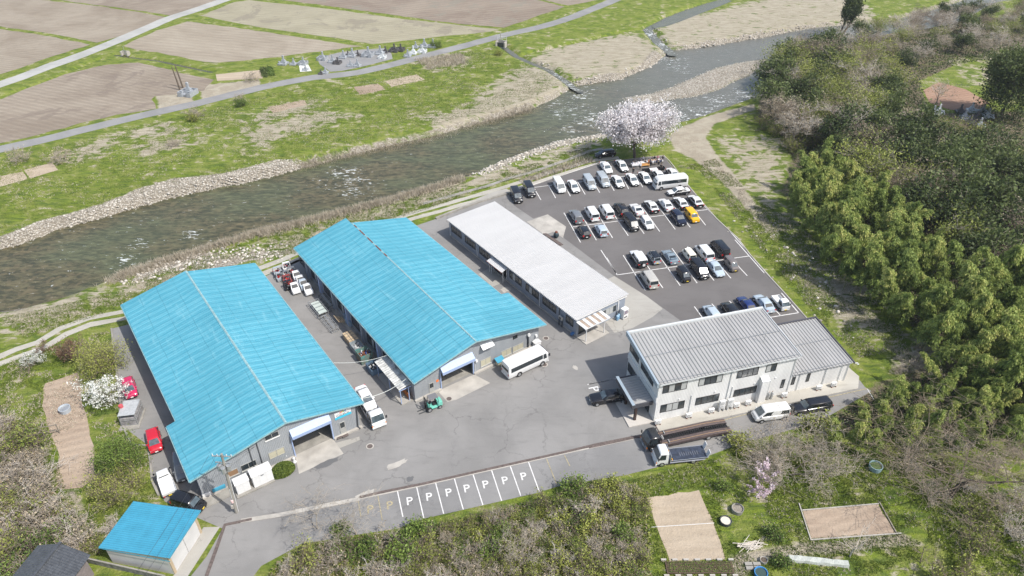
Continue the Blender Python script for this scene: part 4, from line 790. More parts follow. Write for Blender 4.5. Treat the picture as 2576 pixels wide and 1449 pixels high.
MB().box(7.1, 0, 0, 7.2, .35, 3.38).box(7.1, 5.1, 0, 7.2, 5.42, 3.38).box(7.1, .35, 2.55, 7.2, 5.1, 3.38).build("front_frame", M_TANWALL, gb)
MB().box(7.02, .35, .05, 7.12, 2.7, 2.55).build("sliding_door", M_GREYW, gb); MB().box(7.06, 2.74, .05, 7.16, 5.1, 2.55).build("sliding_door", M_GREYW, gb)
sheet("garage_apron", [fg.w(*p) for p in ((7.1,-.4),(8.6,-.6),(8.8,6.4),(7.0,6.0))], .05, CONC2, th=.04)
# --- tiled house, bottom left corner
hr_ = [T(6, 670, 1085, 4.2), T(6, 385, 1440, 4.2)]
dd = Vector(hr_[0])-Vector(hr_[1]); ha = math.atan2(dd.y, dd.x); th_ = thing("tiled_outbuilding", "small outbuilding under a dark grey tiled gable roof at the bottom left corner", "outbuilding", (*hr_[1], 0), ha)
M_TILE = mat("grey_roof_tile", (.075,.08,.088), .3, var=.3, vs=3)
Lh = dd.length; tl = MB()
for sgn in (-1, 1):
    nr = 13
    for k in range(nr):
        y0, y1 = sgn*k*.24, sgn*(k+1)*.24+sgn*.03; z0, z1 = 4.2-.09*k, 4.2-.09*(k+1); n = int((Lh+5)/.28)
        A0, A1 = ((-5, y1, z1), (Lh, y1, z1)); B0, B1 = ((-5, y0, z0-.03), (Lh, y0, z0-.03))
        if sgn > 0: A0, A1 = A1, A0; B0, B1 = B1, B0
        corrug(tl, A0, A1, B0, B1, n, .055, .03, 'sine')
tl.build("roof", M_TILE, th_, fix=False); MB().box(-5, -.14, 4.18, Lh+.1, .14, 4.36).build("ridge_tile", M_TILE, th_)
MB().prism([(-5,-2.7),(Lh-.4,-2.7),(Lh-.4,2.7),(-5,2.7)], 0, lambda p: 3.1).build("wall", mat("mauve_wall", (.20,.17,.17), .8, var=.2), th_)
gable = MB(); yz(gable, [(-2.7,3.1),(2.7,3.1),(0,4.1)], Lh-.5, Lh-.4); gable.build("gable", mat("mauve_wall", (.20,.17,.17)), th_)
# block wall between
bw = T(6, 930, 1245, .8); bw2 = T(6, 1830, 1449, .8); a = math.atan2(bw2[1]-bw[1], bw2[0]-bw[0])
blk = thing("block_wall", "weathered grey concrete block wall in front of the garage", "wall", (*bw, 0), a); Lw = math.dist(bw, bw2)
mb = MB()
for r_ in range(4):
    k = 0; x = -(r_ % 2)*.2
    while x < Lw: mb.box(max(0, x), -.07, r_*.2, min(Lw, x+.385), .07, r_*.2+.192); x += .4
mb.build("blocks", mat("mossy_block", (.17,.17,.15), .9, var=.5, vs=2.5), blk); MB().box(0, -.08, .795, Lw, .08, .86).build("coping", M_CONC, blk)
# ================= vehicles =================
PW = paint("white", (.70,.70,.69)); PK = paint("black", (.012,.012,.014)); PS = paint("silver", (.36,.40,.43)); PG = paint("grey", (.17,.18,.19)); PN = paint("navy", (.012,.016,.035))
PR = paint("red", (.50,.015,.03)); PY = paint("yellow", (.78,.42,.01)); PC = paint("cream", (.72,.68,.58)); PB = paint("blue", (.015,.03,.13)); PSB = paint("silver_blue", (.42,.49,.55)); PBR = paint("brown", (.17,.15,.14)); PGB = paint("grey_blue", (.20,.25,.29)); PBE = paint("beige", (.46,.44,.40)); PP = paint("crimson", (.48,.02,.09))
# name: L, W, H, hull top line [(x, z)...] front to rear, greenhouse base front/rear, roof front/rear, side panes, belt z
SP = {
 'sedan':(4.62,1.76,1.46,[(2.31,.55),(2.22,.70),(1.9,.80),(1.1,.93),(.4,.96),(-1.0,.98),(-1.75,1.03),(-2.2,.98),(-2.31,.62)],1.25,-1.75,.38,-.95,2,.94),
 'limo':(5.25,1.86,1.50,[(2.62,.58),(2.55,.80),(2.2,.90),(1.1,1.0),(.4,1.0),(-1.3,1.02),(-2.1,1.05),(-2.5,1.0),(-2.62,.64)],1.15,-1.95,.35,-1.25,2,.98),
 'coupe':(4.35,1.82,1.32,[(2.17,.50),(2.05,.66),(1.7,.76),(.9,.88),(.3,.9),(-.9,.93),(-1.6,.98),(-2.1,.92),(-2.17,.6)],.95,-1.75,.1,-.55,1,.88),
 'hatch':(3.95,1.70,1.52,[(1.97,.55),(1.88,.74),(1.6,.86),(1.05,.97),(.4,1.0),(-1.0,1.02),(-1.7,1.04),(-1.93,.95),(-1.97,.6)],1.25,-1.92,.45,-1.45,2,.98),
 'kei':(3.4,1.48,1.66,[(1.7,.58),(1.64,.82),(1.4,.95),(1.05,1.03),(.4,1.05),(-1.0,1.06),(-1.5,1.06),(-1.66,1.0),(-1.7,.6)],1.25,-1.68,.72,-1.52,2,1.02),
 'box':(3.95,1.69,1.68,[(1.97,.6),(1.92,.88),(1.6,.98),(1.1,1.03),(.4,1.05),(-1.0,1.06),(-1.7,1.06),(-1.92,1.0),(-1.97,.6)],1.2,-1.93,.75,-1.85,2,1.02),
 'minivan':(4.85,1.84,1.88,[(2.42,.6),(2.32,.84),(2.05,.98),(1.6,1.08),(.8,1.12),(-1.0,1.13),(-2.0,1.13),(-2.36,1.05),(-2.42,.6)],1.85,-2.38,.95,-2.2,3,1.10),
 'van':(4.8,1.80,1.92,[(2.4,.62),(2.33,.88),(2.15,1.0),(1.8,1.08),(.8,1.12),(-1.0,1.13),(-2.0,1.13),(-2.36,1.05),(-2.4,.6)],2.05,-2.38,1.15,-2.28,3,1.10),
 'wagon':(4.6,1.74,1.56,[(2.3,.55),(2.2,.74),(1.9,.84),(1.2,.96),(.4,1.0),(-1.0,1.02),(-2.0,1.04),(-2.26,.95),(-2.3,.6)],1.45,-2.24,.55,-1.9,3,.98),
 'suv':(4.65,1.85,1.68,[(2.32,.62),(2.24,.86),(1.9,.98),(1.15,1.08),(.4,1.10),(-1.0,1.12),(-1.9,1.14),(-2.28,1.05),(-2.32,.65)],1.3,-2.26,.5,-1.75,2,1.08),
 'jeep':(4.6,1.90,1.84,[(2.3,.7),(2.26,.98),(1.9,1.08),(1.15,1.14),(.4,1.16),(-1.0,1.16),(-1.9,1.16),(-2.26,1.1),(-2.3,.7)],1.0,-2.24,.75,-2.15,2,1.14),
 'hearse':(5.6,1.80,1.56,[(2.8,.55),(2.7,.78),(2.3,.88),(1.3,.99),(.4,1.02),(-1.0,1.04),(-2.3,1.06),(-2.74,.98),(-2.8,.6)],1.4,-2.72,.7,-2.45,3,1.0)}
_proto = {}
def wheel(par, x, y, r, wd=.2):
    s = 1 if y > 0 else -1
    t = MB().tube((x, y-s*wd, r), (x, y+s*.015, r), r, n=18).build("tyre", M_TYRE, par)
    rm = MB(); rm.tube((x, y+s*.0, r), (x, y+s*.028, r), r*.64, r*.60, n=12); rm.tube((x, y+s*.028, r), (x, y+s*.036, r), r*.16, n=8); rm.build("rim", M_RIM, t)
def hullrings(L, W, top, zb=.24):
    rings = []
    xs = [p[0] for p in top]
    for x, z in top:
        q = abs(x)/(L/2); w_ = W/2*(1-.16*max(0, q-.62)**1.4/.26); b0 = zb+(.16 if q > .97 else 0)
        h = z-b0; rings.append([(x, sy*w_*a, b0+h*c) for a, c, sy in ((.86,0,1),(.985,.18,1),(1,.55,1),(.965,.86,1),(.80,1,1),(.4,1.035,1),(.4,1.035,-1),(.80,1,-1),(.965,.86,-1),(1,.55,-1),(.985,.18,-1),(.86,0,-1))])
    return rings
def make_car(kind, pa, top=None, plate=M_PLATE, spare=False, spoiler=False, tint=M_GLASS):
    key = (kind, pa.name, top.name if top else '', plate.name, spare)
    L, W, H, hull, xf, xr, rf_, rr_, npane, zb = SP[kind]
    root = thing("parked_car" if kind not in ('hearse',) else "hearse", None, None)
    body = MB(); body.loft(hullrings(L, W, hull))
    # greenhouse
    wb, wr = W/2*.90, W/2*.74 if kind not in ('van','minivan','kei','box','jeep') else W/2*.82
    def ring(t, zz, shrink=0.):
        x0, x1, w_ = xr+(rr_-xr)*t+shrink, xf+(rf_-xf)*t-shrink, wb+(wr-wb)*t-shrink; c = .14
        return [(x1,w_-c,zz),(x1-c*.8,w_,zz),((x0+x1)/2,w_+.015,zz),(x0+c*.8,w_,zz),(x0,w_-c,zz),(x0-.02,0,zz),(x0,-w_+c,zz),(x0+c*.8,-w_,zz),((x0+x1)/2,-w_-.015,zz),(x1-c*.8,-w_,zz),(x1,-w_+c,zz),(x1+.03,0,zz)]
    zt = H-.07; body.loft([ring(0, zb-.06), ring(.5, (zb+zt)/2), ring(.96, zt-.01), ring(1.0, zt+.035, .07), ring(1.0, H, .22)])
    if spoiler: body.box(xr+.02, -wr, H-.09, xr+.25, wr, H-.05)
    if kind in ('minivan','kei','van'):
        for k in range(5): body.box(rr_+.25, -wr*.7+k*wr*.35-.02, H-.01, rf_-.35, -wr*.7+k*wr*.35+.02, H+.012)
    o = body.build("body", [pa, top or pa], root, fix=True, auto=42)
    if top:
        for p in o.data.polygons:
            c = p.center
            if p.normal.z > .5 or (c.z > zt-.25 and kind == 'jeep'): p.material_index = 1
    # glass
    def lerp(a, b, t): return a+(b-a)*t
    def quad(mb, pts): mb.slab(pts, .02)
    ws = MB(); t0, t1 = .10, .90; z0, z1 = lerp(zb-.06, zt, t0), lerp(zb-.06, zt, t1); e = .018
    y0, y1 = lerp(wb, wr, t0)-.13, lerp(wb, wr, t1)-.13
    e = .055; quad(ws, [(lerp(xf,rf_,t0)+e, -y0, z0), (lerp(xf,rf_,t0)+e, y0, z0), (lerp(xf,rf_,t1)+e, y1, z1), (lerp(xf,rf_,t1)+e, -y1, z1)]); ws.build("windshield", M_WSHIELD, root)
    rw = MB(); t0r = .22 if kind in ('van','minivan','kei','box','jeep','hearse') else .14
    z0r = lerp(zb-.06, zt, t0r); e = .045; quad(rw, [(lerp(xr,rr_,t0r)-e, y0, z0r), (lerp(xr,rr_,t0r)-e, -y0, z0r), (lerp(xr,rr_,t1)-e, -y1, z1), (lerp(xr,rr_,t1)-e, y1, z1)]); rw.build("rear_window", tint, root)
    for s in (1, -1):
        sw = MB(); ta, tb = .14, .86; za_, zb_ = lerp(zb-.06, zt, ta), lerp(zb-.06, zt, tb); ya_, yb_ = s*(lerp(wb, wr, ta)+.012), s*(lerp(wb, wr, tb)+.012)
        fa_, fb_ = lerp(xf, rf_, ta)-.22, lerp(xf, rf_, tb)-.16; ra_, rb_ = lerp(xr, rr_, ta)+.22, lerp(xr, rr_, tb)+.18
        for k in range(npane):
            u0, u1 = k/npane, (k+1)/npane; g0 = .035
            q = [(lerp(fa_,ra_,u0)-g0, ya_, za_), (lerp(fa_,ra_,u1)+g0, ya_, za_), (lerp(fb_,rb_,u1)+g0, yb_, zb_), (lerp(fb_,rb_,u0)-g0, yb_, zb_)]
            if s > 0: q = q[::-1]
            sw.slab(q, .015)
        sw.build("side_window", tint, root)
        MB().box(xf-.45, s*(wb+.0), zb, xf-.27, s*(wb+.17), zb+.13).build("mirror", pa, root)
        fz = hull[1][1]; MB().box(L/2-.32, s*(W/2-.50), fz-.17, L/2-.075, s*(W/2-.16), fz-.03).build("headlight", M_LAMP, root)
        rz_ = hull[-2][1]; hh = .32 if kind in ('van','minivan','kei','box','suv','hatch') else .14
        MB().box(-L/2+.02, s*(W/2-.34), rz_-.14-hh*.5, -L/2+.12, s*(W/2-.08), rz_-.10+hh*.4).build("taillight", M_RED, root)
        MB().box(xf-1.5, s*(W/2-.015), zb-.22, xf-1.35, s*(W/2+.015), zb-.18).box(xf-2.5, s*(W/2-.015), zb-.22, xf-2.35, s*(W/2+.015), zb-.18).build("door_handle", M_RIM if pa is PK else pa, root)
    r = .32 if kind not in ('kei',) else .28; r = .36 if kind in ('suv','jeep') else r; wx = L/2-.82 if kind not in ('kei','box') else L/2-.55
    for sx in (1, -1):
        for s in (1, -1):
            arch = MB().tube((sx*wx, s*(W/2-.12), r+.02), (sx*wx, s*(W/2+.004), r+.02), r+.06, n=18).build("wheel_arch", M_BLK, root)
            wheel(root, sx*wx, s*(W/2+.006), r)
    fz = hull[1][1]
    MB().box(L/2-.13, -W*.24, fz-.22, L/2-.035, W*.24, fz-.08).box(L/2-.16, -W*.33, .26, L/2+.015, W*.33, .40).build("grille", M_RIM if (kind in ('limo',)) else M_BLK, root)
    MB().box(L/2-.05, -.17, .38, L/2+.03, .17, .53).box(-L/2-.03, -.17, .48, -L/2+.05, .17, .63).build("number_plate", plate, root)
    if spare: MB().tube((-L/2-.02,0,1.0),(-L/2-.26,0,1.0), .37, n=18).slot(1).tube((-L/2-.26,0,1.0),(-L/2-.285,0,1.0), .26, n=16).build("spare_wheel", [M_TYRE, PW], root)
    if kind in ('hearse',): MB().path([(-2.1,.73,1.2),(-1.7,.74,1.36),(-1.2,.73,1.2)], .02, 4).path([(-2.1,-.73,1.2),(-1.7,-.74,1.36),(-1.2,-.73,1.2)], .02, 4).build("landau_bar", M_RIM, root)
    return root
def car(kind, pa, n, x, y, deg, label, top=None, plate=M_PLATE, cat="car", group=None, h=.62, **k):
    key = (kind, pa.name, top.name if top else '', plate.name, tuple(sorted(k)))
    p = T(n, x, y, h)
    if key in _proto: o = copy_tree(_proto[key]); 
    else: o = _proto[key] = make_car(kind, pa, top, plate, **k)
    o.location = (p[0], p[1], .034 if n in (4, 13) else .022); o.rotation_euler = (0, 0, R(deg)); tag(o, label, cat)
    for q in ('group',):
        if q in o: del o[q]
    if group: o['group'] = group
    return o
F_, B_ = -77.0, 103.0
GR = "cars parked in the marked car park"
def P4(*a, **k): return car(a[0], a[1], 4, a[2], a[3], a[4], a[5], group=GR, **k)
P4('wagon', PK, 1318, 147, 196, "black wagon with its nose facing left, half under the blossoming cherry tree")
P4('sedan', PW, 1328, 296, F_, "white sedan in the farthest row, nearest the black wagon under the cherry tree")
P4('sedan', PK, 1502, 278, F_, "black and white sedan standing in the farthest row left of the picnic tables", top=PW)
P4('minivan', PK, 332, 612, F_, "black minivan with a chrome nose, leftmost in the car park", cat="van")
P4('minivan', PK, 475, 550, F_, "black boxy minivan second from the left at the riverside edge", cat="van")
P4('van', PW, 806, 505, F_, "white minivan with its nose to the viewer beside the two empty riverside bays", cat="van")
P4('sedan', PK, 966, 507, F_, "black and white sedan between the white minivan and the first silver minivan", top=PW)
P4('minivan', PS, 1141, 472, F_, "silver minivan right of the first black and white sedan in its row", cat="van")
P4('minivan', PS, 1293, 443, F_, "silver minivan nearest behind the white sedan, second of the silver pair", cat="van")
P4('sedan', PK, 1456, 453, F_, "black and white sedan directly right of the silver minivans", top=PW)
P4('sedan', PK, 1618, 431, F_, "black and white sedan near the man in black, second right of the silver minivans", top=PW)
P4('sedan', PK, 1760, 412, F_, "black and white sedan with its nose just left of the white bus front", top=PW)
P4('sedan', PK, 1915, 392, F_, "black and white sedan hidden behind the front half of the white bus", top=PW)
P4('sedan', PK, 2072, 372, F_, "black and white sedan hidden behind the rear half of the white bus", top=PW)
P4('sedan', PK, 2130, 564, 193, "black and white sedan standing sideways below the white bus", top=PW)
P4('suv', PG, 995, 842, B_, "grey crossover seen from behind, first in the second row")
P4('minivan', PW, 1168, 813, B_, "white minivan seen from behind, right of the grey crossover", cat="van")
P4('minivan', PW, 1330, 790, B_, "white minivan seen from behind, left of the black crossover", cat="van")
P4('suv', PK, 1495, 763, B_, "black crossover seen from behind with red lamps, mid second row")
P4('coupe', PW, 1668, 757, B_, "low white coupe seen from behind beside the black crossover")
P4('sedan', PK, 1830, 727, B_, "black and white sedan seen from behind between the white coupe and a white sedan", top=PW)
P4('sedan', PW, 1990, 708, B_, "white sedan seen from behind in the second row, between two black and white ones")
P4('sedan', PK, 2157, 689, B_, "black and white sedan seen from behind above the dark blue crossover", top=PW)
P4('sedan', PK, 2320, 668, B_, "black and white sedan seen from behind, last at the right of the second row", top=PW)
P4('hatch', PK, 1080, 1008, B_, "small black hatchback directly below the grey crossover")
P4('hatch', PSB, 1272, 994, B_, "silver-blue hatchback beside the small black hatchback")
P4('van', PK, 1605, 918, F_, "black van with its windscreen glaring below the black crossover", cat="van")
P4('hatch', PW, 1781, 910, F_, "white hatchback with its nose to the viewer, right of the black van")
P4('suv', PN, 2128, 858, F_, "dark blue crossover beside the yellow box-shaped car")
P4('box', PY, 2280, 836, F_, "yellow box-shaped car with roof rails")
def P13(*a, **k): return car(a[0], a[1], 13, a[2], a[3], a[4], a[5], group=GR, **k)
P13('jeep', PK, 300, 362, B_, "black off-roader with a white roof and a spare wheel on its back", top=PW, spare=True)
P13('kei', PS, 495, 345, B_, "silver mini car with a black roof beside the off-roader", top=PK, plate=M_PLATEY)
P13('coupe', PGB, 700, 328, B_, "blue-grey sports coupe in the third row", spoiler=True)
P13('kei', PC, 935, 312, B_, "cream mini car seen from behind beside the sports coupe", plate=M_PLATEY)
P13('minivan', PW, 1128, 286, B_, "white minivan seen from behind between the cream mini car and the black box van", cat="van")
P13('van', PK, 1325, 236, B_, "black box van at the right end of the third row, seen from behind", cat="van")
P13('minivan', PBE, 432, 618, B_, "silver-beige minivan alone at the left of the lower bays", cat="van")
P13('kei', PK, 868, 562, F_, "black mini car with a yellow plate facing the viewer", plate=M_PLATEY)
P13('minivan', PK, 1067, 498, F_, "large black minivan between the black mini car and the pale blue sedan", cat="van")
P13('sedan', PSB, 1268, 474, F_, "pale blue-silver sedan facing the viewer beside the brown mini car")
P13('kei', PBR, 1468, 432, F_, "brown mini car with a yellow plate in front of the black box van", plate=M_PLATEY)
P13('hatch', PSB, 1222, 1040, B_, "pale silver car, leftmost of those half hidden by the office roof")
P13('hatch', PK, 1455, 1000, B_, "black hatchback half hidden behind the office roof")
P13('sedan', PB, 1668, 942, B_, "deep blue sedan with its tail behind the office roof")
P13('sedan', PSB, 1882, 918, B_, "silver sedan beside the white pick-up near the office roof corner")
car('limo', PK, 10, 180, 935, 190, "long black saloon with a chrome grille, half under the office porch", cat="car")
car('van', PW, 10, 1660, 1085, 190, "white van parked on the road below the office", cat="van", h=.75)
car('hearse', PK, 10, 2030, 1018, 192, "black hearse with curved side bars behind the white van", cat="hearse")
def hd(n, a, c, z=.5): p, q = T(n, *a, z), T(n, *c, z); return math.degrees(math.atan2(q[1]-p[1], q[0]-p[0]))
car('hatch', PP, 5, 1437, 895, hd(5, (1395,790), (1450,990)), "crimson hatchback parked by the white blossom tree beside the left hall", cat="car")
car('hatch', PR, 0, 388, 1108, hd(0, (382,1082), (392,1130)), "red hatchback alone between the tarpaulin-covered cage and the white pick-up", cat="car")
car('box', PK, 6, 2090, 628, hd(6, (1935,590), (2215,670)), "black box-shaped car with a yellow plate behind the blue-roofed garage", plate=M_PLATEY, cat="car", h=.8)
car('wagon', PG, 6, 2010, 230, -64, "dark wagon tucked in the shade under the left hall eave", cat="car")

def wheels(root, pts, W, r, wd=.25):
    for x in pts:
        for s in (1, -1): wheel(root, x, s*W/2, r, wd)
def make_bus():
    t = thing("minibus", None, None); W, L = 2.08, 6.95
    b = MB(); rings = []
    for x, k, zt in ((3.45,.88,1.2),(3.36,.97,2.0),(3.0,.99,2.45),(2.55,1,2.58),(-3.1,1,2.60),(-3.38,.98,2.48),(-3.47,.94,2.2)):
        w_ = W/2*k; rings.append([(x, s*w_*a, c) for s, a, c in ((1,.93,.34),(1,1,.5),(1,1,1.25),(1,.95,zt-.28),(1,.86,zt-.06),(1,.5,zt),(-1,.5,zt),(-1,.86,zt-.06),(-1,.95,zt-.28),(-1,1,1.25),(-1,1,.5),(-1,.93,.34))])
    b.loft(rings); b.build("body", PW, t, auto=38)
    for s in (1, -1):
        q = [(2.35,s*1.045,1.32),(-3.1,s*1.045,1.32),(-3.1,s*1.005,2.08),(2.35,s*1.005,2.08)]; MB().slab(q[::-1] if s > 0 else q, .015).build("side_window", M_GLASS, t)
        q = [(3.1,s*1.035,1.2),(2.45,s*1.045,1.2),(2.45,s*1.005,2.05),(2.95,s*.99,2.05)]; MB().slab(q[::-1] if s > 0 else q, .015).build("side_window", M_GLASS, t)
        MB().box(3.3, s*.6, .72, 3.44, s*.86, .9).build("headlight", M_LAMP, t); MB().box(-3.49, s*.74, .8, -3.4, s*.92, 1.12).build("taillight", M_RED, t)
        MB().box(3.35, s*1.05, 1.5, 3.5, s*1.25, 1.9).build("mirror", M_BLK, t)
        for x in (2.3, -1.7): MB().tube((x,s*.95,.42),(x,s*1.043,.42), .46, n=18).build("wheel_arch", M_BLK, t)
        wheel(t, 2.3, s*1.05, .38, .25); wheel(t, -1.7, s*1.05, .38, .3)
    MB().slab([(3.455,-.84,1.22),(3.455,.84,1.22),(3.26,.82,2.22),(3.26,-.82,2.22)], .02).build("windshield", M_WSHIELD, t)
    MB().slab([(-3.455,.82,1.4),(-3.455,-.82,1.4),(-3.42,-.80,2.1),(-3.42,.80,2.1)], .04).build("rear_window", M_GLASS, t)
    MB().box(3.36,-.95,.36,3.5,.95,.5).box(-3.52,-.9,.4,-3.4,.9,.55).build("bumper", PW, t); MB().box(3.44,-.18,.45,3.52,.18,.6).box(-3.54,-.18,.6,-3.45,.18,.76).build("number_plate", M_PLATE, t)
    return t
bus = make_bus(); a = T(9, 1283*0+1400, 942, .35); c = T(9, 1822, 745, .35); d = (Vector(c)-Vector(a)).normalized(); n_ = Vector((-d.y, d.x)); m_ = (Vector(a)+Vector(c))/2+n_*1.04
bus.location = (m_.x, m_.y, .022); bus.rotation_euler = (0, 0, math.atan2(d.y, d.x)); tag(bus, "white minibus parked along the grey front of the middle blue-roofed hall", "bus", "white minibuses")
p = T(4, 2040, 462, 1.1); copy_tree(bus, "white minibus with its nose to the left in the far corner of the car park", (*p, .034), R(192.5))

def flat_truck(root_label, pa, L, W, cabL, loc, rz, bed_mat, bedz, cat="truck", name="flatbed_truck", cabH=2.25, roofribs=False, tail=False, ladder=False):
    t = thing(name, root_label, cat, loc, rz); x1 = L/2; xc = x1-cabL
    b = MB(); rings = []
    for x, zt, k in ((x1,1.15,.93),(x1-.10,1.3,.98),(x1-.45,cabH-.1,.96),(x1-.62,cabH,.94),(xc+.12,cabH,.95),(xc,cabH-.1,.95)):
        w_ = W/2*k; rings.append([(x, s*w_*a, c) for s, a, c in ((1,.96,.42),(1,1,.7),(1,1,1.2),(1,.93,zt-.12),(1,.8,zt),(-1,.8,zt),(-1,.93,zt-.12),(-1,1,1.2),(-1,1,.7),(-1,.96,.42))])
    b.loft(rings); b.build("cab", pa, t, auto=40)
    if roofribs:
        rb = MB()
        for k in range(10): rb.box(xc+.15, -W*.4+k*W*.088-.03, cabH+.01, x1-.7, -W*.4+k*W*.088+.03, cabH+.05)
        rb.build("roof_rack", M_PIPE, t)
    MB().slab([(x1-.10,-W*.43,1.28),(x1-.10,W*.43,1.28),(x1-.43,W*.41,cabH-.16),(x1-.43,-W*.41,cabH-.16)], .03).build("windshield", M_WSHIELD, t)
    for s in (1, -1):
        q = [(x1-.25,s*(W/2+.0),1.25),(xc+.35,s*(W/2+.0),1.25),(xc+.35,s*(W/2*.945),cabH-.22),(x1-.55,s*(W/2*.945),cabH-.22)]; MB().slab(q[::-1] if s > 0 else q, .02).build("side_window", M_GLASS, t)
        MB().box(x1-.06, s*W*.28, .68, x1+.02, s*W*.42, .86).build("headlight", M_LAMP, t); MB().box(x1-.06, s*W*.42, .66, x1+.015, s*W*.49, .86).build("turn_lamp", M_ORANGE, t)
        MB().box(x1-.2, s*(W/2+.02), 1.35, x1-.1, s*(W/2+.24), 1.75).build("mirror", M_BLK, t); MB().box(-L/2-.02, s*W*.34, .62, -L/2+.03, s*W*.46, .78).build("taillight", M_RED, t)
    MB().box(x1-.1, -W*.49, .34, x1+.08, W*.49, .6).build("bumper", M_RIM if pa is PK else pa, t); MB().box(x1+.06,-.18,.4,x1+.11,.18,.55).build("number_plate", M_PLATE, t)
    MB().box(-L/2, -W*.22, .45, xc, W*.22, .62).build("chassis", M_BLK, t)
    wheels(t, [x1-.75, -L/2+L*.27], W-.04, .36 if L < 7 else .38)
    bd = MB(); bx0 = -L/2; bx1 = xc-.25
    if ladder:        # long sloping carrier bed: rises over the axle and dips at the tail
        pr = [(bx1,.88),(bx1-1.2,.92),(bx0+3.2,1.08),(bx0+1.2,1.0),(bx0,.86)]; W2 = W/2+.08
        for s in (1, -1): bd.loft([[(x,s*W2,z-.16),(x,s*W2,z+.03),(x,s*.36,z),(x,s*.36,z-.16)] for x, z in pr])
        bd.build("bed", bed_mat, t); rl = MB()
        for s in (1, -1): rl.path([(x, s*W2, z-.02) for x, z in pr], .05, 4)
        rl.slot(1)
        for s in (1, -1): rl.path([(x, s*(W2-.3), z+.03) for x, z in pr], .03, 4)
        rl.build("side_rail", [bed_mat, mat("brass_strip", (.50,.33,.18), .5, .4)], t); ld = MB()
        zz = lambda x: float(np.interp(-x, [-p_[0] for p_ in pr], [p_[1] for p_ in pr]))
        x = bx0+.2
        while x < bx1-.9: ld.box(x, -.34, zz(x)-.06, x+.07, .34, zz(x)+.02); x += .3
        for s in (1, -1): ld.path([(x, s*.33, z+.04) for x, z in pr[:]], .035, 4)
        ld.build("ladder_frame", M_BLK, t); MB().box(bx1-.6,-.3,.85,bx1-.3,.3,1.15).build("winch", M_STEEL, t)
        for s in (1, -1): MB().box(bx1-1.1, s*.5, .95, bx1-1.0, s*(W2-.1), 1.1).build("wheel_stop", M_STEEL, t)
        g = MB(); g.path([(xc-.2,-W*.46,.9),(xc-.2,-W*.46,2.1),(xc-.2,W*.46,2.1),(xc-.2,W*.46,.9)], .05).path([(xc-.2,-.3,.9),(xc-.2,-.3,2.1)], .03).path([(xc-.2,.4,.9),(xc-.2,.4,2.1)], .03); g.build("headboard", bed_mat, t)
        sk = MB()
        for s in (1, -1): sk.loft([[(x,s*(W2-.03),z-.16),(x,s*(W2-.06),z-.16),(x,s*(W2-.06),z-.42),(x,s*(W2-.03),z-.42)] for x, z in pr])
        sk.build("skirt", bed_mat, t)
    else:
        bd.box(bx0, -W/2, bedz-.12, bx1, W/2, bedz); bd.build("bed", bed_mat, t)
        r2 = MB()
        for s in (1, -1): r2.path([(bx0+.1,s*W/2,bedz+.08),(bx1,s*W/2,bedz+.08)], .05, 5)
        r2.path([(bx1,-W/2,bedz),(bx1,-W/2,bedz+1.0),(bx1,W/2,bedz+1.0),(bx1,W/2,bedz)], .05, 5); r2.build("bed_rail", M_RIM, t)
        MB().box(bx0+.3, -W/2, bedz-.34, bx1, -W/2+.04, bedz-.12).box(bx0+.3, W/2-.04, bedz-.34, bx1, W/2, bedz-.12).build("skirt", mat("violet_shaded_white", (.45,.45,.52), .5), t)
        k_ = MB()
        for i in range(9): k_.box(bx0+1.0+i*.28, -.28, bedz, bx0+1.06+i*.28, .28, bedz+.015)
        k_.build("grip_bars", mat("dull_grip",(.16,.17,.19),.6), t)
        for s in (1, -1): MB().box(bx1-.35, s*W*.28, bedz, bx1-.27, s*W*.44, bedz+.07).build("wheel_stop", mat("safety_orange", (.8,.38,.03), .5), t)
        if tail:
            for s in (1, -1): MB().add([(bx0,s*.35,bedz),(bx0,s*W*.5,bedz),(bx0-.25,s*W*.5,bedz+.85),(bx0-.25,s*.35,bedz+.85),(bx0+.06,s*.35,bedz),(bx0+.06,s*W*.5,bedz),(bx0-.19,s*W*.5,bedz+.85),(bx0-.19,s*.35,bedz+.85)], [(0,1,2,3),(7,6,5,4),(0,4,5,1),(1,5,6,2),(2,6,7,3),(3,7,4,0)]).build("loading_ramp", PW, t)
    return t
a, c = T(23, 210, 850, .5), T(23, 2290, 380, .9); d = Vector(a)-Vector(c); m_ = (Vector(a)+Vector(c))/2
flat_truck("black car carrier truck with a long brown bed and centre ladder", PK, d.length, 2.1, 1.75, (m_.x, m_.y, .022), math.atan2(d.y, d.x), mat("brown_bed", (.10,.075,.07), .6, var=.3), 1.0, roofribs=True, ladder=True, name="car_carrier_truck")
a, c = T(23, 500, 1200, .6), T(23, 1700, 1050, .8); d = Vector(a)-Vector(c); m_ = (Vector(a)+Vector(c))/2
flat_truck("white flatbed truck with raised loading ramps at the edge of the lower road", PW, d.length+.3, 1.95, 1.5, (m_.x, m_.y, .022), math.atan2(d.y, d.x), mat("worn_dark_bed", (.035,.045,.07), .5, var=.5, vs=3), .88, tail=True)
a, c = T(22, 1000, 1170, .8), T(22, 480, 260, .9); d = Vector(a)-Vector(c); m_ = (Vector(a)+Vector(c))/2
flat_truck("white recovery truck beside the left hall carrying a white saloon", PW, d.length, 1.95, 1.5, (m_.x, m_.y, .022), math.atan2(d.y, d.x), mat("black_bed", (.03,.03,.035), .5), .88, name="recovery_truck")
u_ = d.normalized(); o = copy_tree(_proto[[k for k in _proto if k[0] == 'sedan' and k[1] == 'paint_white'][0]], "white saloon loaded on the bed of the recovery truck", (m_.x-u_.x*1.05, m_.y-u_.y*1.05, .90), math.atan2(d.y, d.x))
tag(o, None, "car"); 
if 'group' in o: del o['group']
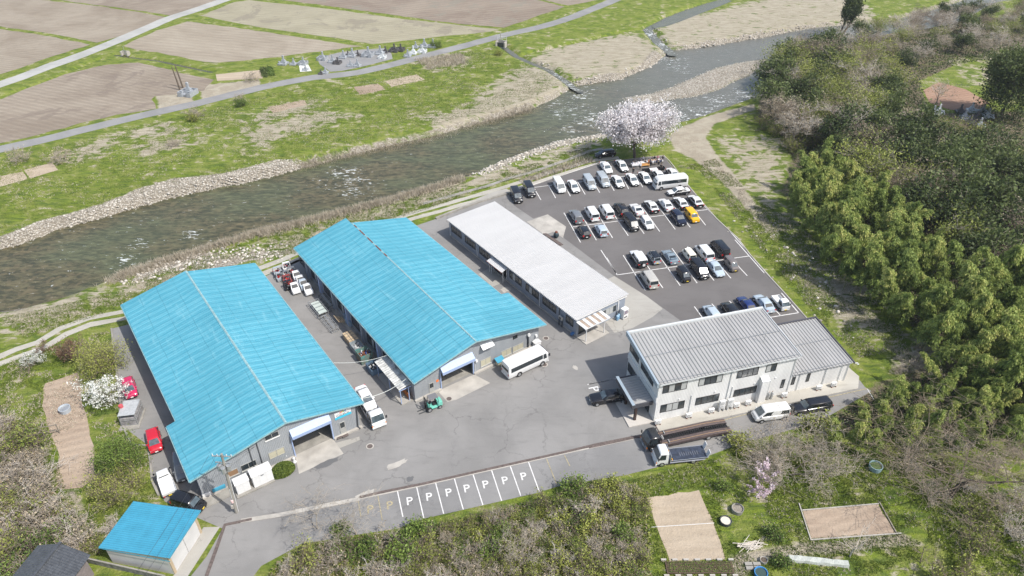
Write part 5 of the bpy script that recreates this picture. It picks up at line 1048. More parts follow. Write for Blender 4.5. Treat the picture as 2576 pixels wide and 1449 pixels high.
def kei_truck(label, loc, rz, plate=M_PLATEY):
    t = thing("pickup_truck", label, "pick-up truck", loc, rz); L, W = 3.4, 1.47
    b = MB(); rings = []
    for x, zt, k in ((1.7,.95,.93),(1.62,1.08,.98),(1.25,1.68,.92),(1.1,1.78,.9),(.42,1.78,.91),(.34,1.66,.92),(.30,.95,.96)):
        w_ = W/2*k; rings.append([(x, s*w_*a, c) for s, a, c in ((1,.96,.32),(1,1,.6),(1,1,.92),(1,.94,max(.93,zt-.12)),(1,.8,zt),(-1,.8,zt),(-1,.94,max(.93,zt-.12)),(-1,1,.92),(-1,1,.6),(-1,.96,.32))])
    b.loft(rings); b.build("cab", PW, t, auto=40)
    MB().slab([(1.63,-.62,1.06),(1.63,.62,1.06),(1.30,.58,1.60),(1.30,-.58,1.60)], .025).build("windshield", M_WSHIELD, t); MB().slab([(.325,.5,1.2),(.325,-.5,1.2),(.35,-.5,1.6),(.35,.5,1.6)], .02).build("rear_window", M_GLASS, t)
    for s in (1, -1):
        q = [(1.42,s*.735,1.02),(.5,s*.735,1.02),(.5,s*.68,1.6),(1.2,s*.68,1.6)]; MB().slab(q[::-1] if s > 0 else q, .02).build("side_window", M_GLASS, t)
        MB().box(1.6, s*.42, .55, 1.72, s*.66, .72).build("headlight", M_LAMP, t); MB().box(-1.72, s*.5, .45, -1.66, s*.68, .58).build("taillight", M_RED, t); MB().box(1.4, s*.75, 1.1, 1.5, s*.92, 1.32).build("mirror", M_BLK, t)
    bd = MB().box(-1.65,-.72,.55,.22,.72,.62).box(-1.65,-.72,.62,.22,-.68,.92).box(-1.65,.68,.62,.22,.72,.92).box(-1.69,-.72,.62,-1.65,.72,.92).box(.22,-.72,.55,.26,.72,.92); bd.build("cargo_bed", PW, t)
    MB().box(.24,-.7,.9,.29,.7,1.5).build("guard_frame", PW, t) if plate is M_PLATEY and 'left' in label else None
    MB().box(1.68,-.17,.36,1.74,.17,.5).box(-1.74,-.17,.4,-1.69,.17,.54).build("number_plate", plate, t); wheels(t, [1.2, -.85], W, .26, .16); return t
p = T(13, 2088, 905, .7); kei_truck("white mini pick-up with an open bed, last car of the row by the office roof", (*p, .034), R(F_))['group'] = GR
a = T(6, 1830, 270, .9); c = T(6, 1880, 530, .6); p = T(6, 1842, 410, .8); pk = kei_truck("white old pick-up with yellow plate, left of the hall eave", (*p, .022), R(hd(6, (1890,515), (1808,290)))); pk.scale = (1.12, 1.12, 1.0)

# forklift
p = T(21, 1870, 1080, .7); q1, q2 = T(21, 1690, 1270), T(21, 2070, 1130); fa_ = math.atan2(q1[1]-q2[1], q1[0]-q2[0])
fk = thing("forklift", "mint green forklift with a dark mast and grey guard before the middle hall", "forklift", (*p, .022), fa_)
M_MINT = paint("mint", (.16,.50,.40)); L = 2.5
b = MB().box(-1.25,-.55,.35,-.55,.55,1.15).box(-.55,-.55,.3,.75,.55,.6).box(.55,-.5,.6,.75,.5,1.1); b.build("body", M_MINT, fk, bevel=.08)
MB().box(-.45,-.25,.6,.0,.25,.95).box(-.5,-.25,.95,-.38,.25,1.35).build("seat", M_BLK, fk); MB().tube((.45,0,1.0),(.3,0,1.3),.17,n=12).build("steering_wheel", M_BLK, fk)
g = MB()
for x, y in ((.62,.48),(.62,-.48),(-.75,.48),(-.75,-.48)): g.tube((x,y,.9),(x*.75-.05,y,2.05), .035)
g.build("guard_post", M_BLK, fk); MB().box(-.7,-.52,2.04,.5,.52,2.1).build("overhead_guard", mat("grey_guard", (.16,.16,.17), .5), fk)
MB().box(.95,-.42,.1,1.05,-.32,2.2).box(.95,.32,.1,1.05,.42,2.2).box(.95,-.42,2.1,1.05,.42,2.2).box(.95,-.42,1.2,1.05,.42,1.28).build("mast", M_BLK, fk)
for s in (1, -1): MB().box(1.05, s*.22, .08, 2.1, s*.32, .14).box(1.05, s*.22, .08, 1.1, s*.32, .7).build("fork", M_PIPE, fk)
for x, r_ in ((.65,.36),(-.85,.28)):
    for s in (1, -1): wheel(fk, x, s*.62, r_, .25)

# front-end cuts of scrapped cars in the alley
def car_cut(label, loc, rz, pa, tilt=0, hollow=False):
    t = thing("scrap_car_section", label, "scrap car section", loc, rz, "scrapped car sections at the head of the alley"); b = MB()
    if not hollow:
        b.loft([[(x,-w_,z0),(x,-w_*.92,z1),(x,w_*.92,z1),(x,w_,z0)] for x, w_, z0, z1 in ((.95,.6,.35,.62),(.75,.68,.2,.85),(-.1,.7,.2,.95))])
        b.loft([[(x,-.62,.92),(x2,-.55,1.42),(x2,.55,1.42),(x,.62,.92)] for x, x2 in ((.05,-.38),(-.95,-.95))]); b.build("shell", pa, t)
        MB().slab([(.07,-.5,.95),(.07,.5,.95),(-.32,.46,1.38),(-.32,-.46,1.38)], .03).build("windshield_opening", M_GLASS, t)
        for s in (1, -1): q = [(-.1,s*.63,.98),(-.85,s*.63,.98),(-.85,s*.57,1.34),(-.4,s*.57,1.34)]; MB().slab(q[::-1] if s > 0 else q, .02).build("side_opening", M_GLASS, t)
        MB().box(-.95,-.6,.2,.2,.6,.85).build("dark_interior", M_BLK, t)
    else:
        b.box(-.8,-.68,.15,.7,.68,.35).box(.55,-.66,.35,.75,.66,.75)
        for s in (1, -1): b.tube((.5,s*.62,.4),(-.1,s*.55,1.3), .045).tube((-.8,s*.62,.4),(-.5,s*.55,1.3), .045).tube((-.1,s*.55,1.3),(-.5,s*.55,1.3), .045)
        b.box(-.5,-.56,1.27,-.1,.56,1.35); b.build("frame", pa, t); rg = MB(); r_ = random.Random(sum(map(ord, label)))
        for k in range(22):
            x, y = r_.uniform(-.6,.6), r_.uniform(-.5,.5); rg.slot(k % 3).tube((x,y,.35),(x+r_.uniform(-.3,.3),y+r_.uniform(-.3,.3),r_.uniform(.5,.95)), r_.uniform(.04,.13), n=6)
        rg.build("loose_parts", [M_BLK, M_STEEL, M_RED], t)
    return t
DR = mat('dull_red_panel', (.26,.05,.045), .7, var=.5, vs=3); PLW = mat("bare_white_panel", (.72,.73,.73), .35)
for x, y, pa, h, lb in ((1140,1010,PLW,0,"white cab section standing alone in front of the alley scrap"),(1570,1050,PLW,0,"white cab section nearest the viewer along the hall wall"),(1430,890,PSB,0,"blue-tinted cab section between two white ones"),
    (1330,770,PLW,0,"white cab section third from the front along the hall wall"),(1200,610,PLW,0,"white cab section at the back of the wall-side row"),(900,880,PK,1,"black stripped engine frame behind the lone white cab"),(870,690,DR,1,"red and white stripped body frame in the middle of the scrap"),
    (780,560,PG,1,"grey stripped frame behind the red and white one"),(640,590,PS,1,"silver stripped frame on the left edge of the scrap"),(540,420,PS,1,"silver stripped frame farthest left at the alley head"),(850,260,PW,1,"white open frame on the grass at the very back"),(1010,430,PG,1,"grey heap of engine parts behind the wall-side cabs")):
    p = T(19, x, y, .7); car_cut(lb, (*p, .022), R(-62), pa, 0, bool(h))
# ================= people =================
SKIN = mat("skin", (.48,.30,.21), .6); HAIR = mat("black_hair", (.015,.012,.01), .6)
def person_mesh(pose):
    v, e, r = [], [], []
    def add(p, rad, par=None):
        v.append(p); r.append(rad)
        if par is not None: e.append((par, len(v)-1))
        return len(v)-1
    if pose == 'stand': hz = .92; hips = (0,0,.92)
    else: hz = .52; hips = (0,0,.52)
    pel = add(hips, (.15,.11)); sp = add((.01,0,hz+.22), (.135,.10), pel); ch = add((.02 if pose=='stand' else .06,0,hz+.42), (.165,.11), sp); nk = add((.03 if pose=='stand' else .09,0,hz+.58), (.055,.055), ch)
    hd = add((nk and v[nk][0]+.02, 0, hz+.68), (.075,.085), nk); add((v[hd][0]+.01, 0, hz+.80), (.085,.095), hd); add((v[hd][0]+.105, 0, hz+.71), (.018,.018), hd)
    for s in (1, -1):
        hp = add((0,s*.10,hz-.04), (.095,.095), pel)
        if pose == 'stand': kn = add((.02,s*.12,.48), (.062,.062), hp); an = add((-.02,s*.13,.09), (.042,.042), kn); add((.15,s*.14,.035), (.038,.03), an)
        else: kn = add((.42,s*.13,.50), (.07,.065), hp); an = add((.40,s*.13,.09), (.045,.045), kn); add((.55,s*.14,.035), (.038,.03), an)
        sh = add((v[ch][0],s*.19,hz+.47), (.062,.062), ch)
        if pose == 'stand': el = add((.02,s*.27,hz+.20), (.042,.042), sh); wr = add((.12,s*.25,hz-.02), (.03,.028), el); dx, dz = .045, -.075
        else: el = add((.16,s*.26,hz+.26), (.042,.042), sh); wr = add((.38,s*.18,hz+.26), (.03,.028), el); dx, dz = .09, .0
        pm = add((v[wr][0]+dx, v[wr][1], v[wr][2]+dz), (.036,.018), wr)
        for k, ln in enumerate((.055,.062,.058,.045)):
            q = v[pm]; f1 = add((q[0]+dx*.5+(k-1.5)*.012*(dz != 0), q[1]+(k-1.5)*.020, q[2]+dz*.55), (.009,.009), pm); add((q[0]+dx*.5+ln*(.75 if dz == 0 else .35), q[1]+(k-1.5)*.021, q[2]+dz*.55-ln*(.9 if dz else .45)), (.008,.008), f1)
        q = v[pm]; f1 = add((q[0]+.012, q[1]-s*.035, q[2]+.005), (.010,.010), pm); add((q[0]+.045, q[1]-s*.045, q[2]-.02), (.009,.009), f1)
    me = bpy.data.meshes.new("person"); me.from_pydata(v, e, []); o = bpy.data.objects.new("person_build", me); COL.objects.link(o)
    m = o.modifiers.new("s", 'SKIN')
    for i, x in enumerate(me.skin_vertices[0].data): x.radius = r[i]; x.use_root = (i == 0)
    o.modifiers.new("d", 'SUBSURF').levels = 1; bpy.context.view_layer.update()
    out = bpy.data.meshes.new_from_object(o.evaluated_get(bpy.context.evaluated_depsgraph_get())); bpy.data.objects.remove(o)
    for p in out.polygons:
        c = p.center; p.use_smooth = True; reach = math.hypot(c.x, c.y)
        if c.z > hz+.55: k = 0
        elif pose == 'stand': k = 2 if c.z < hz+.02 and abs(c.y) < .21 else (0 if (c.z < hz-.04 and abs(c.y) > .2) else 1)
        else: k = 0 if (c.x > .39 and c.z > hz+.16) else (2 if c.z < hz+.08 else 1)
        if c.z < .08: k = 3
        p.material_index = k
    return out
PM = {'stand': person_mesh('stand'), 'sit': person_mesh('sit')}
def cloth(n, c): return mat("cloth_"+n, c, .9)
CW, CK, CG, CNV, CPK, COR = cloth("white",(.70,.70,.72)), cloth("black",(.02,.02,.025)), cloth("grey",(.24,.24,.27)), cloth("navy",(.03,.04,.08)), cloth("pink",(.55,.25,.30)), cloth("orange",(.42,.14,.05))
def person(n, x, y, pose, shirt, label, rz, h=.8, legs=None):
    p = T(n, x, y, h); t = thing("person", label, "person", (*p, .034), R(rz)); me = PM[pose].copy()
    o = link("body", me, [SKIN, shirt, legs or CK, M_BLK], t); hz = .92 if pose == 'stand' else .52; hx = .05 if pose == 'stand' else .11
    hr = MB()
    for a_, c_ in (((hx-.01,0,hz+.74),(.105,.098,.13)),):
        rings = []
        for k in range(5):
            ph = k/4*math.pi/2; rr, zz = math.cos(ph), math.sin(ph); rings.append([(a_[0]-.015+c_[0]*rr*math.cos(q*math.pi/5), c_[1]*rr*math.sin(q*math.pi/5), a_[2]+.04+c_[2]*zz*.9) for q in range(10)])
        hr.loft(rings)
    hr.build("hair", HAIR, t, smooth=True)
    if pose == 'sit':
        s = MB().box(-.2,-.2,.40,.22,.2,.44)
        for sx in (-.17,.19):
            for sy in (-.17,.17): s.box(sx-.015,sy-.015,0,sx+.015,sy+.015,.40)
        ch = thing("stool", "stool under the "+" ".join(label.split()[:12]), "stool", (*p, .034), R(rz)); s.build("seat", M_DARKWOOD, ch)
    return t
for a in ((520,640,'sit',CW,"person in white seated at the small table nearest the parked sedan",0),(930,760,'stand',CW,"person in a white shirt and dark trousers standing before the long table",95),(560,1010,'stand',CK,"person in a black jacket standing alone between the cars and the tables",60),
    (1170,610,'sit',CK,"person in black seated on the near side of the long table",95),(900,470,'sit',CG,"person in grey seated on the far side of the long table",-80),(1060,420,'stand',CG,"person in pale grey standing behind the long table by the kerb",-85),
    (1490,420,'sit',CNV,"person in navy at the far left corner of the right-hand tables",-60),(1630,370,'sit',CK,"person in black on the far side of the beige table",-90),(1790,350,'sit',CPK,"person in dark pink on the far side between beige and white tables",-90),
    (2050,390,'stand',CK,"person in black standing at the far right corner of the picnic",200),(1440,560,'stand',CG,"person in grey standing at the left end of the beige table",20),(1550,600,'sit',CW,"person in white on the near side of the beige table",90),
    (1640,580,'sit',CG,"person in grey on the near side of the beige table",90),(1740,570,'sit',CNV,"person in navy on the near side between beige and white tables",90),(1920,560,'sit',CNV,"person in navy on the near side of the white table",100),
    (2010,500,'sit',CG,"person in grey at the right end of the white table",170),(1340,570,'stand',COR,"person in rust orange standing between the two groups of tables",150),(1960,790,'sit',CK,"person in black crouching behind the right-hand grill",-90)):
    person(17, a[0], a[1], a[2], a[3], a[4], a[5], .9 if a[2] == 'stand' else .6)
M_CLOTH = mat("white_tablecloth", (.74,.74,.75), .9)
def table(x, y, w_, d_, rz, m, label, n=17):
    p = T(n, x, y, .7); t = thing("picnic_table", label, "table", (*p, .034), R(rz), "tables of the picnic under the cherry tree")
    MB().box(-w_/2,-d_/2,.70,w_/2,d_/2,.73).build("tabletop", M_DARKWOOD, t)
    for sx in (-1, 1):
        for sy in (-1, 1): MB().box(sx*(w_/2-.1)-.025,sy*(d_/2-.1)-.025,0,sx*(w_/2-.1)+.025,sy*(d_/2-.1)+.025,.70).build("leg", M_STEEL, t)
    c = MB().box(-w_/2-.03,-d_/2-.03,.735,w_/2+.03,d_/2+.03,.745).box(-w_/2-.04,-d_/2-.04,.42,w_/2+.04,-d_/2-.03,.74).box(-w_/2-.04,d_/2+.03,.42,w_/2+.04,d_/2+.04,.74)
    o = c.build("tablecloth", m, None, loc=(*p, .034)); o.rotation_euler = (0, 0, R(rz)); tag(o, "cloth draped over the "+label, "tablecloth")
    for k in range(5): tag(MB().tube((0,0,0),(0,0,.02 if k % 2 else .1), .11 if k % 2 else .045, n=10).build("plate" if k % 2 else "cup", M_WHITE if k % 2 else CPK, loc=(p[0]+math.cos(R(rz))*(-w_/2+.25+k*w_/5.2)-.1*math.sin(R(rz))*(k%3-1), p[1]+math.sin(R(rz))*(-w_/2+.25+k*w_/5.2), .785)), ("white plate" if k % 2 else "small cup")+", "+ORD[k]+" from left on the "+label, "tableware", "dishes and cups on the "+label)
for a in ((640,650,1.5,.9,12,CW,"small white table nearest the parked sedan"),(1030,570,2.4,.9,12,M_CLOTH,"long white table in the middle of the picnic"),(1650,470,1.6,.8,12,cloth("beige",(.55,.42,.28)),"beige table left of the white one"),(1865,445,1.5,.8,12,M_CLOTH,"white table at the right of the picnic"),(1590,910,1.6,.8,12,M_CLOTH,"white table between the two grills")): table(*a)
p = T(17, 1160, 720, .4); bn = thing("wooden_bench", "honey-coloured wooden bench in front of the long picnic table", "bench", (*p, .034), R(12)); MB().box(-1,-.2,.4,1,.2,.45).build("seat", mat("honey_wood",(.50,.28,.10),.6), bn)
MB().box(-1,.18,.45,1,.22,.85).build("backrest", mat("honey_wood",(.50,.28,.10)), bn)
for s in (-1, 1): MB().box(s*.85-.04,-.18,0,s*.85+.04,.2,.4).build("leg", mat("honey_wood",(.50,.28,.10)), bn)
for x, y, lb in ((1190,980,"black open charcoal grill left of the white serving table"),(1960,880,"black open charcoal grill at the right, by the crouching person")):
    p = T(17, x, y, .4); t = thing("charcoal_grill", lb, "grill", (*p, .034), R(10)); g = MB().box(-.7,-.35,.35,.7,.35,.38).box(-.72,-.38,.35,.72,-.33,.8).box(-.72,.33,.35,.72,.38,.7).box(-.75,-.36,.35,-.7,.36,.75).box(.7,-.36,.35,.75,.36,.75); g.build("fire_box", M_BLK, t)
    for sx in (-.6,.6): MB().box(sx-.03,-.3,0,sx+.03,.3,.35).build("leg", M_BLK, t)
# ================= graves =================
MGR = mat("grave_granite", (.34,.36,.38), .45, var=.25, vs=3); MGD = mat("dark_granite", (.10,.095,.095), .5, var=.4, vs=3); MGW = mat("pale_granite", (.58,.60,.60), .5, var=.15, vs=3)
def make_grave(m, fence):
    t = thing("gravestone", None, None)
    MB().box(-1.1,-1.1,0,1.1,1.1,.45).build("plinth", m, t, bevel=.03); MB().box(-.62,-.3,.45,.62,.75,.75).box(-.45,-.1,.75,.45,.65,1.05).build("pedestal", m, t, bevel=.02)
    s = MB().box(-.30,.08,1.05,.30,.56,1.22).box(-.19,.14,1.22,.19,.50,2.15); s.add([(-.19,.14,2.15),(.19,.14,2.15),(.19,.50,2.15),(-.19,.50,2.15),(0,.32,2.24)], [(0,1,4),(1,2,4),(2,3,4),(3,0,4)]); s.build("pillar", m, t)
    if fence:
        f = MB()
        for a in ((-1.25,-1.25,1.25,-1.12),(-1.25,1.12,1.25,1.25),(-1.25,-1.12,-1.12,1.12),(1.12,-1.12,1.25,1.12)):
            if a[1] == -1.25: f.box(-1.25,-1.25,0,-.4,-1.12,.8).box(.4,-1.25,0,1.25,-1.12,.8)
            else: f.box(a[0],a[1],0,a[2],a[3],.85)
        f.build("stone_fence", m, t)
    for s in (-1, 1): MB().box(s*.75-.12,-.8,.45,s*.75+.12,-.56,.75).box(s*.75-.16,-.84,.75,s*.75+.16,-.52,.95).build("stone_lantern", m, t)
    return t
gp_ = {}
GV = [(100,440,'m',0,1.15,"grey gravestone at the left end of the cemetery, on a raised plinth"),(247,445,'m',0,.85,"small grey gravestone second from the left"),(392,440,'m',1,.95,"grey gravestone inside a low stone fence behind the white pad"),(425,525,'m',0,.7,"grey gravestone standing on the bright white pad"),
 (680,370,'m',1,1.05,"tall grey gravestone at the upper left of the paved plot"),(825,410,'m',0,.95,"grey gravestone left of the dark fenced one"),(900,430,'d',1,.85,"dark fenced gravestone in the middle left"),(985,345,'m',0,1.,"grey gravestone at the left of the middle row"),(1055,315,'d',0,.7,"small dark gravestone between two tall grey ones"),
 (1118,325,'m',0,1.1,"tall grey gravestone in the middle row"),(1200,310,'d',0,.75,"small dark gravestone right of the tall middle one"),(1355,320,'m',1,1.25,"broad grey gravestone with a wide stone court"),(1530,290,'m',0,1.15,"tall grey gravestone right of the stone court"),(1565,350,'w',1,.85,"pale gravestone crowded in front of the tall one"),
 (1610,265,'d',0,.85,"thin dark gravestone right of the tall pair"),(1740,250,'d',1,1.05,"dark rounded gravestone, left of the dark pair"),(1835,240,'d',1,.95,"dark gravestone, right of the dark pair"),(1092,470,'m',0,.8,"grey gravestone, left of the roadside pair"),(1192,470,'m',0,.95,"grey gravestone, right of the roadside pair"),
 (718,570,'m',0,.8,"grey gravestone close to the road at the lower left"),(655,585,'d',0,.6,"small dark gravestone beside the roadside one at lower left"),(2058,195,'m',0,.85,"grey gravestone at the rear right"),(1940,325,'m',0,.95,"grey gravestone near the road right of the grass patch"),(2020,285,'w',0,1.05,"pale gravestone beside the grass patch, near the white one"),
 (2158,265,'w',1,.95,"white fenced gravestone near the road"),(2185,185,'m',0,1.15,"tall grey gravestone behind the white fenced one"),(2312,185,'m',0,1.1,"grey gravestone at the right end behind two round bushes")]
def grave(n, x, y, k, f, sc, lb, rz=-12):
    key = (k, f); m = {'m':MGR,'d':MGD,'w':MGW}[k]
    if key in gp_: o = copy_tree(gp_[key])
    else: o = gp_[key] = make_grave(m, f)
    p = T(n, x, y, .4); o.location = (*p, .02); o.rotation_euler = (0, 0, R(rz)); o.scale = (sc,)*3; tag(o, lb, "gravestone", "gravestones beside the riverside road")
for a in GV: grave(18, *a)
grave(1, 1440, 715, 'm', 1, 1.5, "lone grey gravestone with a stone fence beside the riverside road", -14)
for x, y, lb in ((1378,690,"leaning dark post left of the lone grave"),(1400,672,"leaning dark post just behind the lone grave")):
    p = T(1, x, y); t = thing("old_post", lb, "post", (*p, 0)); MB().path([(0,0,0),(-.25,.1,3),(-.6,.2,6.2)], [.22,.2,.12], 6).build("trunk", M_BARK, t)
for i, (x, y) in enumerate(((1925,810),(1965,800),(2120,800),(2150,840),(2200,790),(2235,850),(2280,800),(2320,830),(2190,880),(2260,900))):
    grave(3, x, y, 'mwd'[i % 3], 0, 1.0, "gravestone in the small cemetery below the red field, "+("pale grey", "white", "dark")[i % 3]+", "+ORD[sorted((1925,1965,2120,2150,2200,2235,2280,2320,2190,2260)).index(x)]+" from left")
for o in COL.objects:
    if o.get('label', '').startswith("gravestone in the small"): o['group'] = "gravestones below the red field"
# ================= yard furniture =================
def boxthing(name, label, cat, n, x, y, rz, parts, h=.3, z=.022, group=None):
    p = T(n, x, y, h); t = thing(name, label, cat, (*p, z), R(rz), group)
    for pn, m, bl, bev in parts:
        b = MB()
        for q in bl: b.box(*q)
        b.build(pn, m, t, bevel=bev)
    return t
for (xa, ya, xb, yb_, h, d, lb, nd) in ((840,1155,1060,1065,2.0,1.15,"larger white outdoor cabinet with a sloping top next to the clipped hedge",3),(655,1232,805,1170,1.75,1.0,"smaller white outdoor cabinet between the pole and the larger one",2)):
    a, c = fr1.loc(T(8, xa, ya, .2)), fr1.loc(T(8, xb, yb_, .2)); w_ = c[0]-a[0]; t = thing("storage_cabinet", lb, "cabinet", (*fr1.w(a[0], a[1]), .2), fr1.a)
    MB().add([(0,0,0),(w_,0,0),(w_,d,0),(0,d,0),(0,0,h-.15),(w_,0,h-.15),(w_,d,h),(0,d,h)], [(0,3,2,1),(4,5,6,7),(0,1,5,4),(1,2,6,5),(2,3,7,6),(3,0,4,7)]).build("cabinet_body", M_WHITE, t)
    MB().add([(-.06,-.08,h-.15),(w_+.06,-.08,h-.15),(w_+.06,d+.05,h+.01),(-.06,d+.05,h+.01),(-.06,-.08,h-.08),(w_+.06,-.08,h-.08),(w_+.06,d*.45,h+.12),(-.06,d*.45,h+.12),(w_+.06,d+.05,h+.08),(-.06,d+.05,h+.08)], [(0,3,2,1),(4,5,6,7),(7,6,8,9),(0,1,5,4),(2,3,9,8),(1,2,8,6,5),(0,4,7,9,3)]).build("lid", M_WHITE, t)
    for k in range(nd):
        MB().box(w_*k/nd+.02,-.03,.08,w_*(k+1)/nd-.02,0,h-.22).build("door", M_WHITE, t)
    if nd == 3: MB().tube((w_*.5-.18,-.035,h-.42),(w_*.5+.18,-.035,h-.42), .06, n=6).build("vent_slot", M_PIPE, t)
a, c = fr1.loc(T(8, 650, 1280)), fr1.loc(T(8, 1070, 1090))
sheet("cabinet_plinth", [fr1.w(a[0],a[1]), fr1.w(c[0],a[1]), fr1.w(c[0],-.02), fr1.w(a[0],-.02)], .2, M_CONC, th=.2)
sheet("cabinet_plinth", [fr1.w(-.1,-1.6), fr1.w(a[0]-.3,-1.5), fr1.w(a[0]-.3,-.36), fr1.w(-.1,-.36)], .14, M_CONC, th=.14)
boxthing("cooler_box", "sky-blue lidded box on a pale tray at the left hall corner", "box", 8, 440, 1150, 30, (("box", M_BLUE2, [(-.75,-.45,.25,.75,.45,.7)], .04),("tray", M_CONCL, [(-.7,-.5,0,.7,.5,.25)], 0)), .4, .14)
boxthing("red_box", "small faded red box against the left hall wall", "box", 8, 505, 1095, 30, (("box", mat("faded_red",(.5,.09,.10),.5), [(-.25,-.3,0,.25,.3,.6)], .03),), .3, .14)
boxthing("white_basin", "white sink unit at the left corner of the left hall", "sink", 8, 305, 1215, 30, (("basin", M_WHITE, [(-.5,-.4,0,.5,.4,.55)], .03),("tap", M_STEEL, [(-.03,.3,.55,.03,.36,.85)], 0)), .3, .14)
boxthing("wall_heater", "long white air conditioner on the wall above the hedge", "air conditioner", 8, 1145, 820, 33, (("case", M_WHITE, [(-.6,-.15,0,.6,.15,.35)], .04),), .6, .6)
boxthing("stone_ornament", "pair of small white ornaments at the open bay of the left hall", "ornament", 8, 1278, 850, 30, (("ornament", M_WHITE, [(-.2,-.35,0,.2,0,.35),(-.15,.1,0,.15,.4,.6)], .08),("dark_patch", M_BLK, [(-.16,.39,.35,.16,.42,.5)], 0)), .3, .04)
# utility pole with transformers and wires
pb = T(8, 637, 1425); up_ = thing("utility_pole", "concrete utility pole with transformers and insulators before the left hall", "pole", (*pb, 0)); up_.rotation_euler = (0, R(3.5), 0); MB().tube((0,0,0),(0,0,10.0), .2, .13, n=12).build("pole", M_CONC, up_)
MB().box(-1.1,-.05,9.6,1.1,.05,9.7).box(-.9,-.05,8.6,.9,.05,8.7).build("crossarm", M_STEEL, up_)
for x in (-1.0,-.5,.5,1.0): MB().tube((x,0,9.7),(x,0,9.95), .05, n=8).build("insulator", M_WHITE, up_)
for x, y in ((-.5,-.15),(.5,-.15),(.05,-.55)): MB().tube((x,y,7.6),(x,y,8.4), .26, n=12).build("transformer", M_STEEL, up_)
MB().tube((.24,0,.2),(.2,0,6.5), .035).build("conduit", M_WHITE, up_); MB().tube((.0,-.24,2.2),(.0,-.24,4.4), .03).build("conduit", M_WHITE, up_); MB().box(-.35,-.3,1.0,-.1,.1,1.5).build("meter_box", M_CONCL, up_); MB().tube((-.05,-.25,2.1),(-.05,-.25,2.5), .14, n=10).build("pink_marker", mat("pale_pink",(.7,.5,.48),.6), up_)
def wire(p0, p1, sag, lb, r_=.02, m=M_PIPE):
    n = 16; pts = [(p0[0]+(p1[0]-p0[0])*k/n, p0[1]+(p1[1]-p0[1])*k/n, p0[2]+(p1[2]-p0[2])*k/n-sag*4*(k/n)*(1-k/n)) for k in range(n+1)]
    o = MB().path(pts, r_, 4).build("overhead_wire", m); tag(o, lb, "wire", "wires strung from the utility pole")
for k in range(3): q = G(300+k*28, 1500, 8.2); wire((pb[0]-.8+k*.8, pb[1], 9.8), (*q, 8.2), .5, "thin overhead wire from the pole across the blue garage roof, %s of three" % ("leftmost","middle","rightmost")[k], .013)
w1 = fr1.w(7.0, -.1); wire((pb[0], pb[1], 8.5), (*w1, 4.6), .2, "service wire from the pole to the left hall wall")
a, c = T(21, 0, 610, 3.0), T(21, 1000, 190, 3.0); wire((*T(8, 2000, 160, 4.0), 4.0), (*fr2.w(-.3, 1.0), 3.8), .8, "pale rope line strung across the alley between the halls, nearer the viewer", .035, mat("pale_rope",(.6,.62,.58),.8))
wire((*fr1.w(20.9, 9.0), 4.2), (*fr2.w(-.3, 6.5), 3.9), .5, "pale rope line strung across the alley between the halls, farther back", .03, mat("pale_rope",(.6,.62,.58)))
for o in COL.objects:
    if o.get('label', '').startswith("pale rope"): o['group'] = "ropes across the alley"
# AC units
def ac(x, y, lb, tall=False, zz=.12, hh=.35):
    xl = fr4.wall(10, x, y, -.75)[0]; t = thing("air_conditioner_unit", lb, "air conditioner", (*fr4.w(xl, -.62), zz), fr4.a, "outdoor air conditioner units along the office wall")
    z0 = .18 if not tall else .5; H_ = .62 if not tall else 1.35
    MB().box(-.42,-.16,z0,.42,.16,z0+H_).build("case", M_WHITE, t, bevel=.02)
    for k in range(2 if tall else 1): MB().tube((-.08,-.165,z0+.31+k*.66),(-.08,-.19,z0+.31+k*.66), .24, n=16).slot(1).tube((-.08,-.19,z0+.31+k*.66),(-.08,-.2,z0+.31+k*.66), .08, n=10).build("fan_grille", [mat("fan_grey",(.38,.39,.39),.5), M_WHITE], t)
    for s in (-1, 1): MB().box(s*.3-.05,-.2,0,s*.3+.05,.2,z0).build("foot", M_RUST if not tall else M_WHITE, t)
for x, y, lb, tl in ((640,1140,"air conditioner unit at the office corner by the porch",0),(922,1085,"air conditioner unit under the gap between the first lower windows",0),(1128,1040,"air conditioner unit on a white stand below the second lower window",0),(1225,1005,"tall two-fan air conditioner unit, left of the tall pair",1),
    (1298,990,"tall two-fan air conditioner unit, right of the tall pair",1),(1357,1000,"air conditioner unit directly right of the tall pair",0),(1467,968,"air conditioner unit left of the duct",0),(1795,905,"air conditioner unit on a raised frame beside the gas cylinders",0),(2112,838,"air conditioner unit under the annex wall, left of two",0),(2250,803,"air conditioner unit at the right end of the annex wall",0)): ac(x, y, lb, bool(tl))
for x, lb in ((1640,"grey gas cylinder beside the duct, left of two"),(1670,"grey gas cylinder, right of two by the duct")):
    xl = fr4.wall(10, x, 935, -.5)[0]; t = thing("gas_cylinder", lb, "gas cylinder", (*fr4.w(xl, -.4), .12), 0, "gas cylinders by the office duct"); MB().loft([[(r_*math.cos(q*math.pi/6), r_*math.sin(q*math.pi/6), z) for q in range(12)] for r_, z in ((.17,0),(.185,.1),(.185,1.05),(.12,1.25),(.05,1.3))]).build("tank", M_STEEL, t, auto=40); MB().tube((0,0,1.3),(0,0,1.42), .05, n=8).build("valve", M_RUST, t)
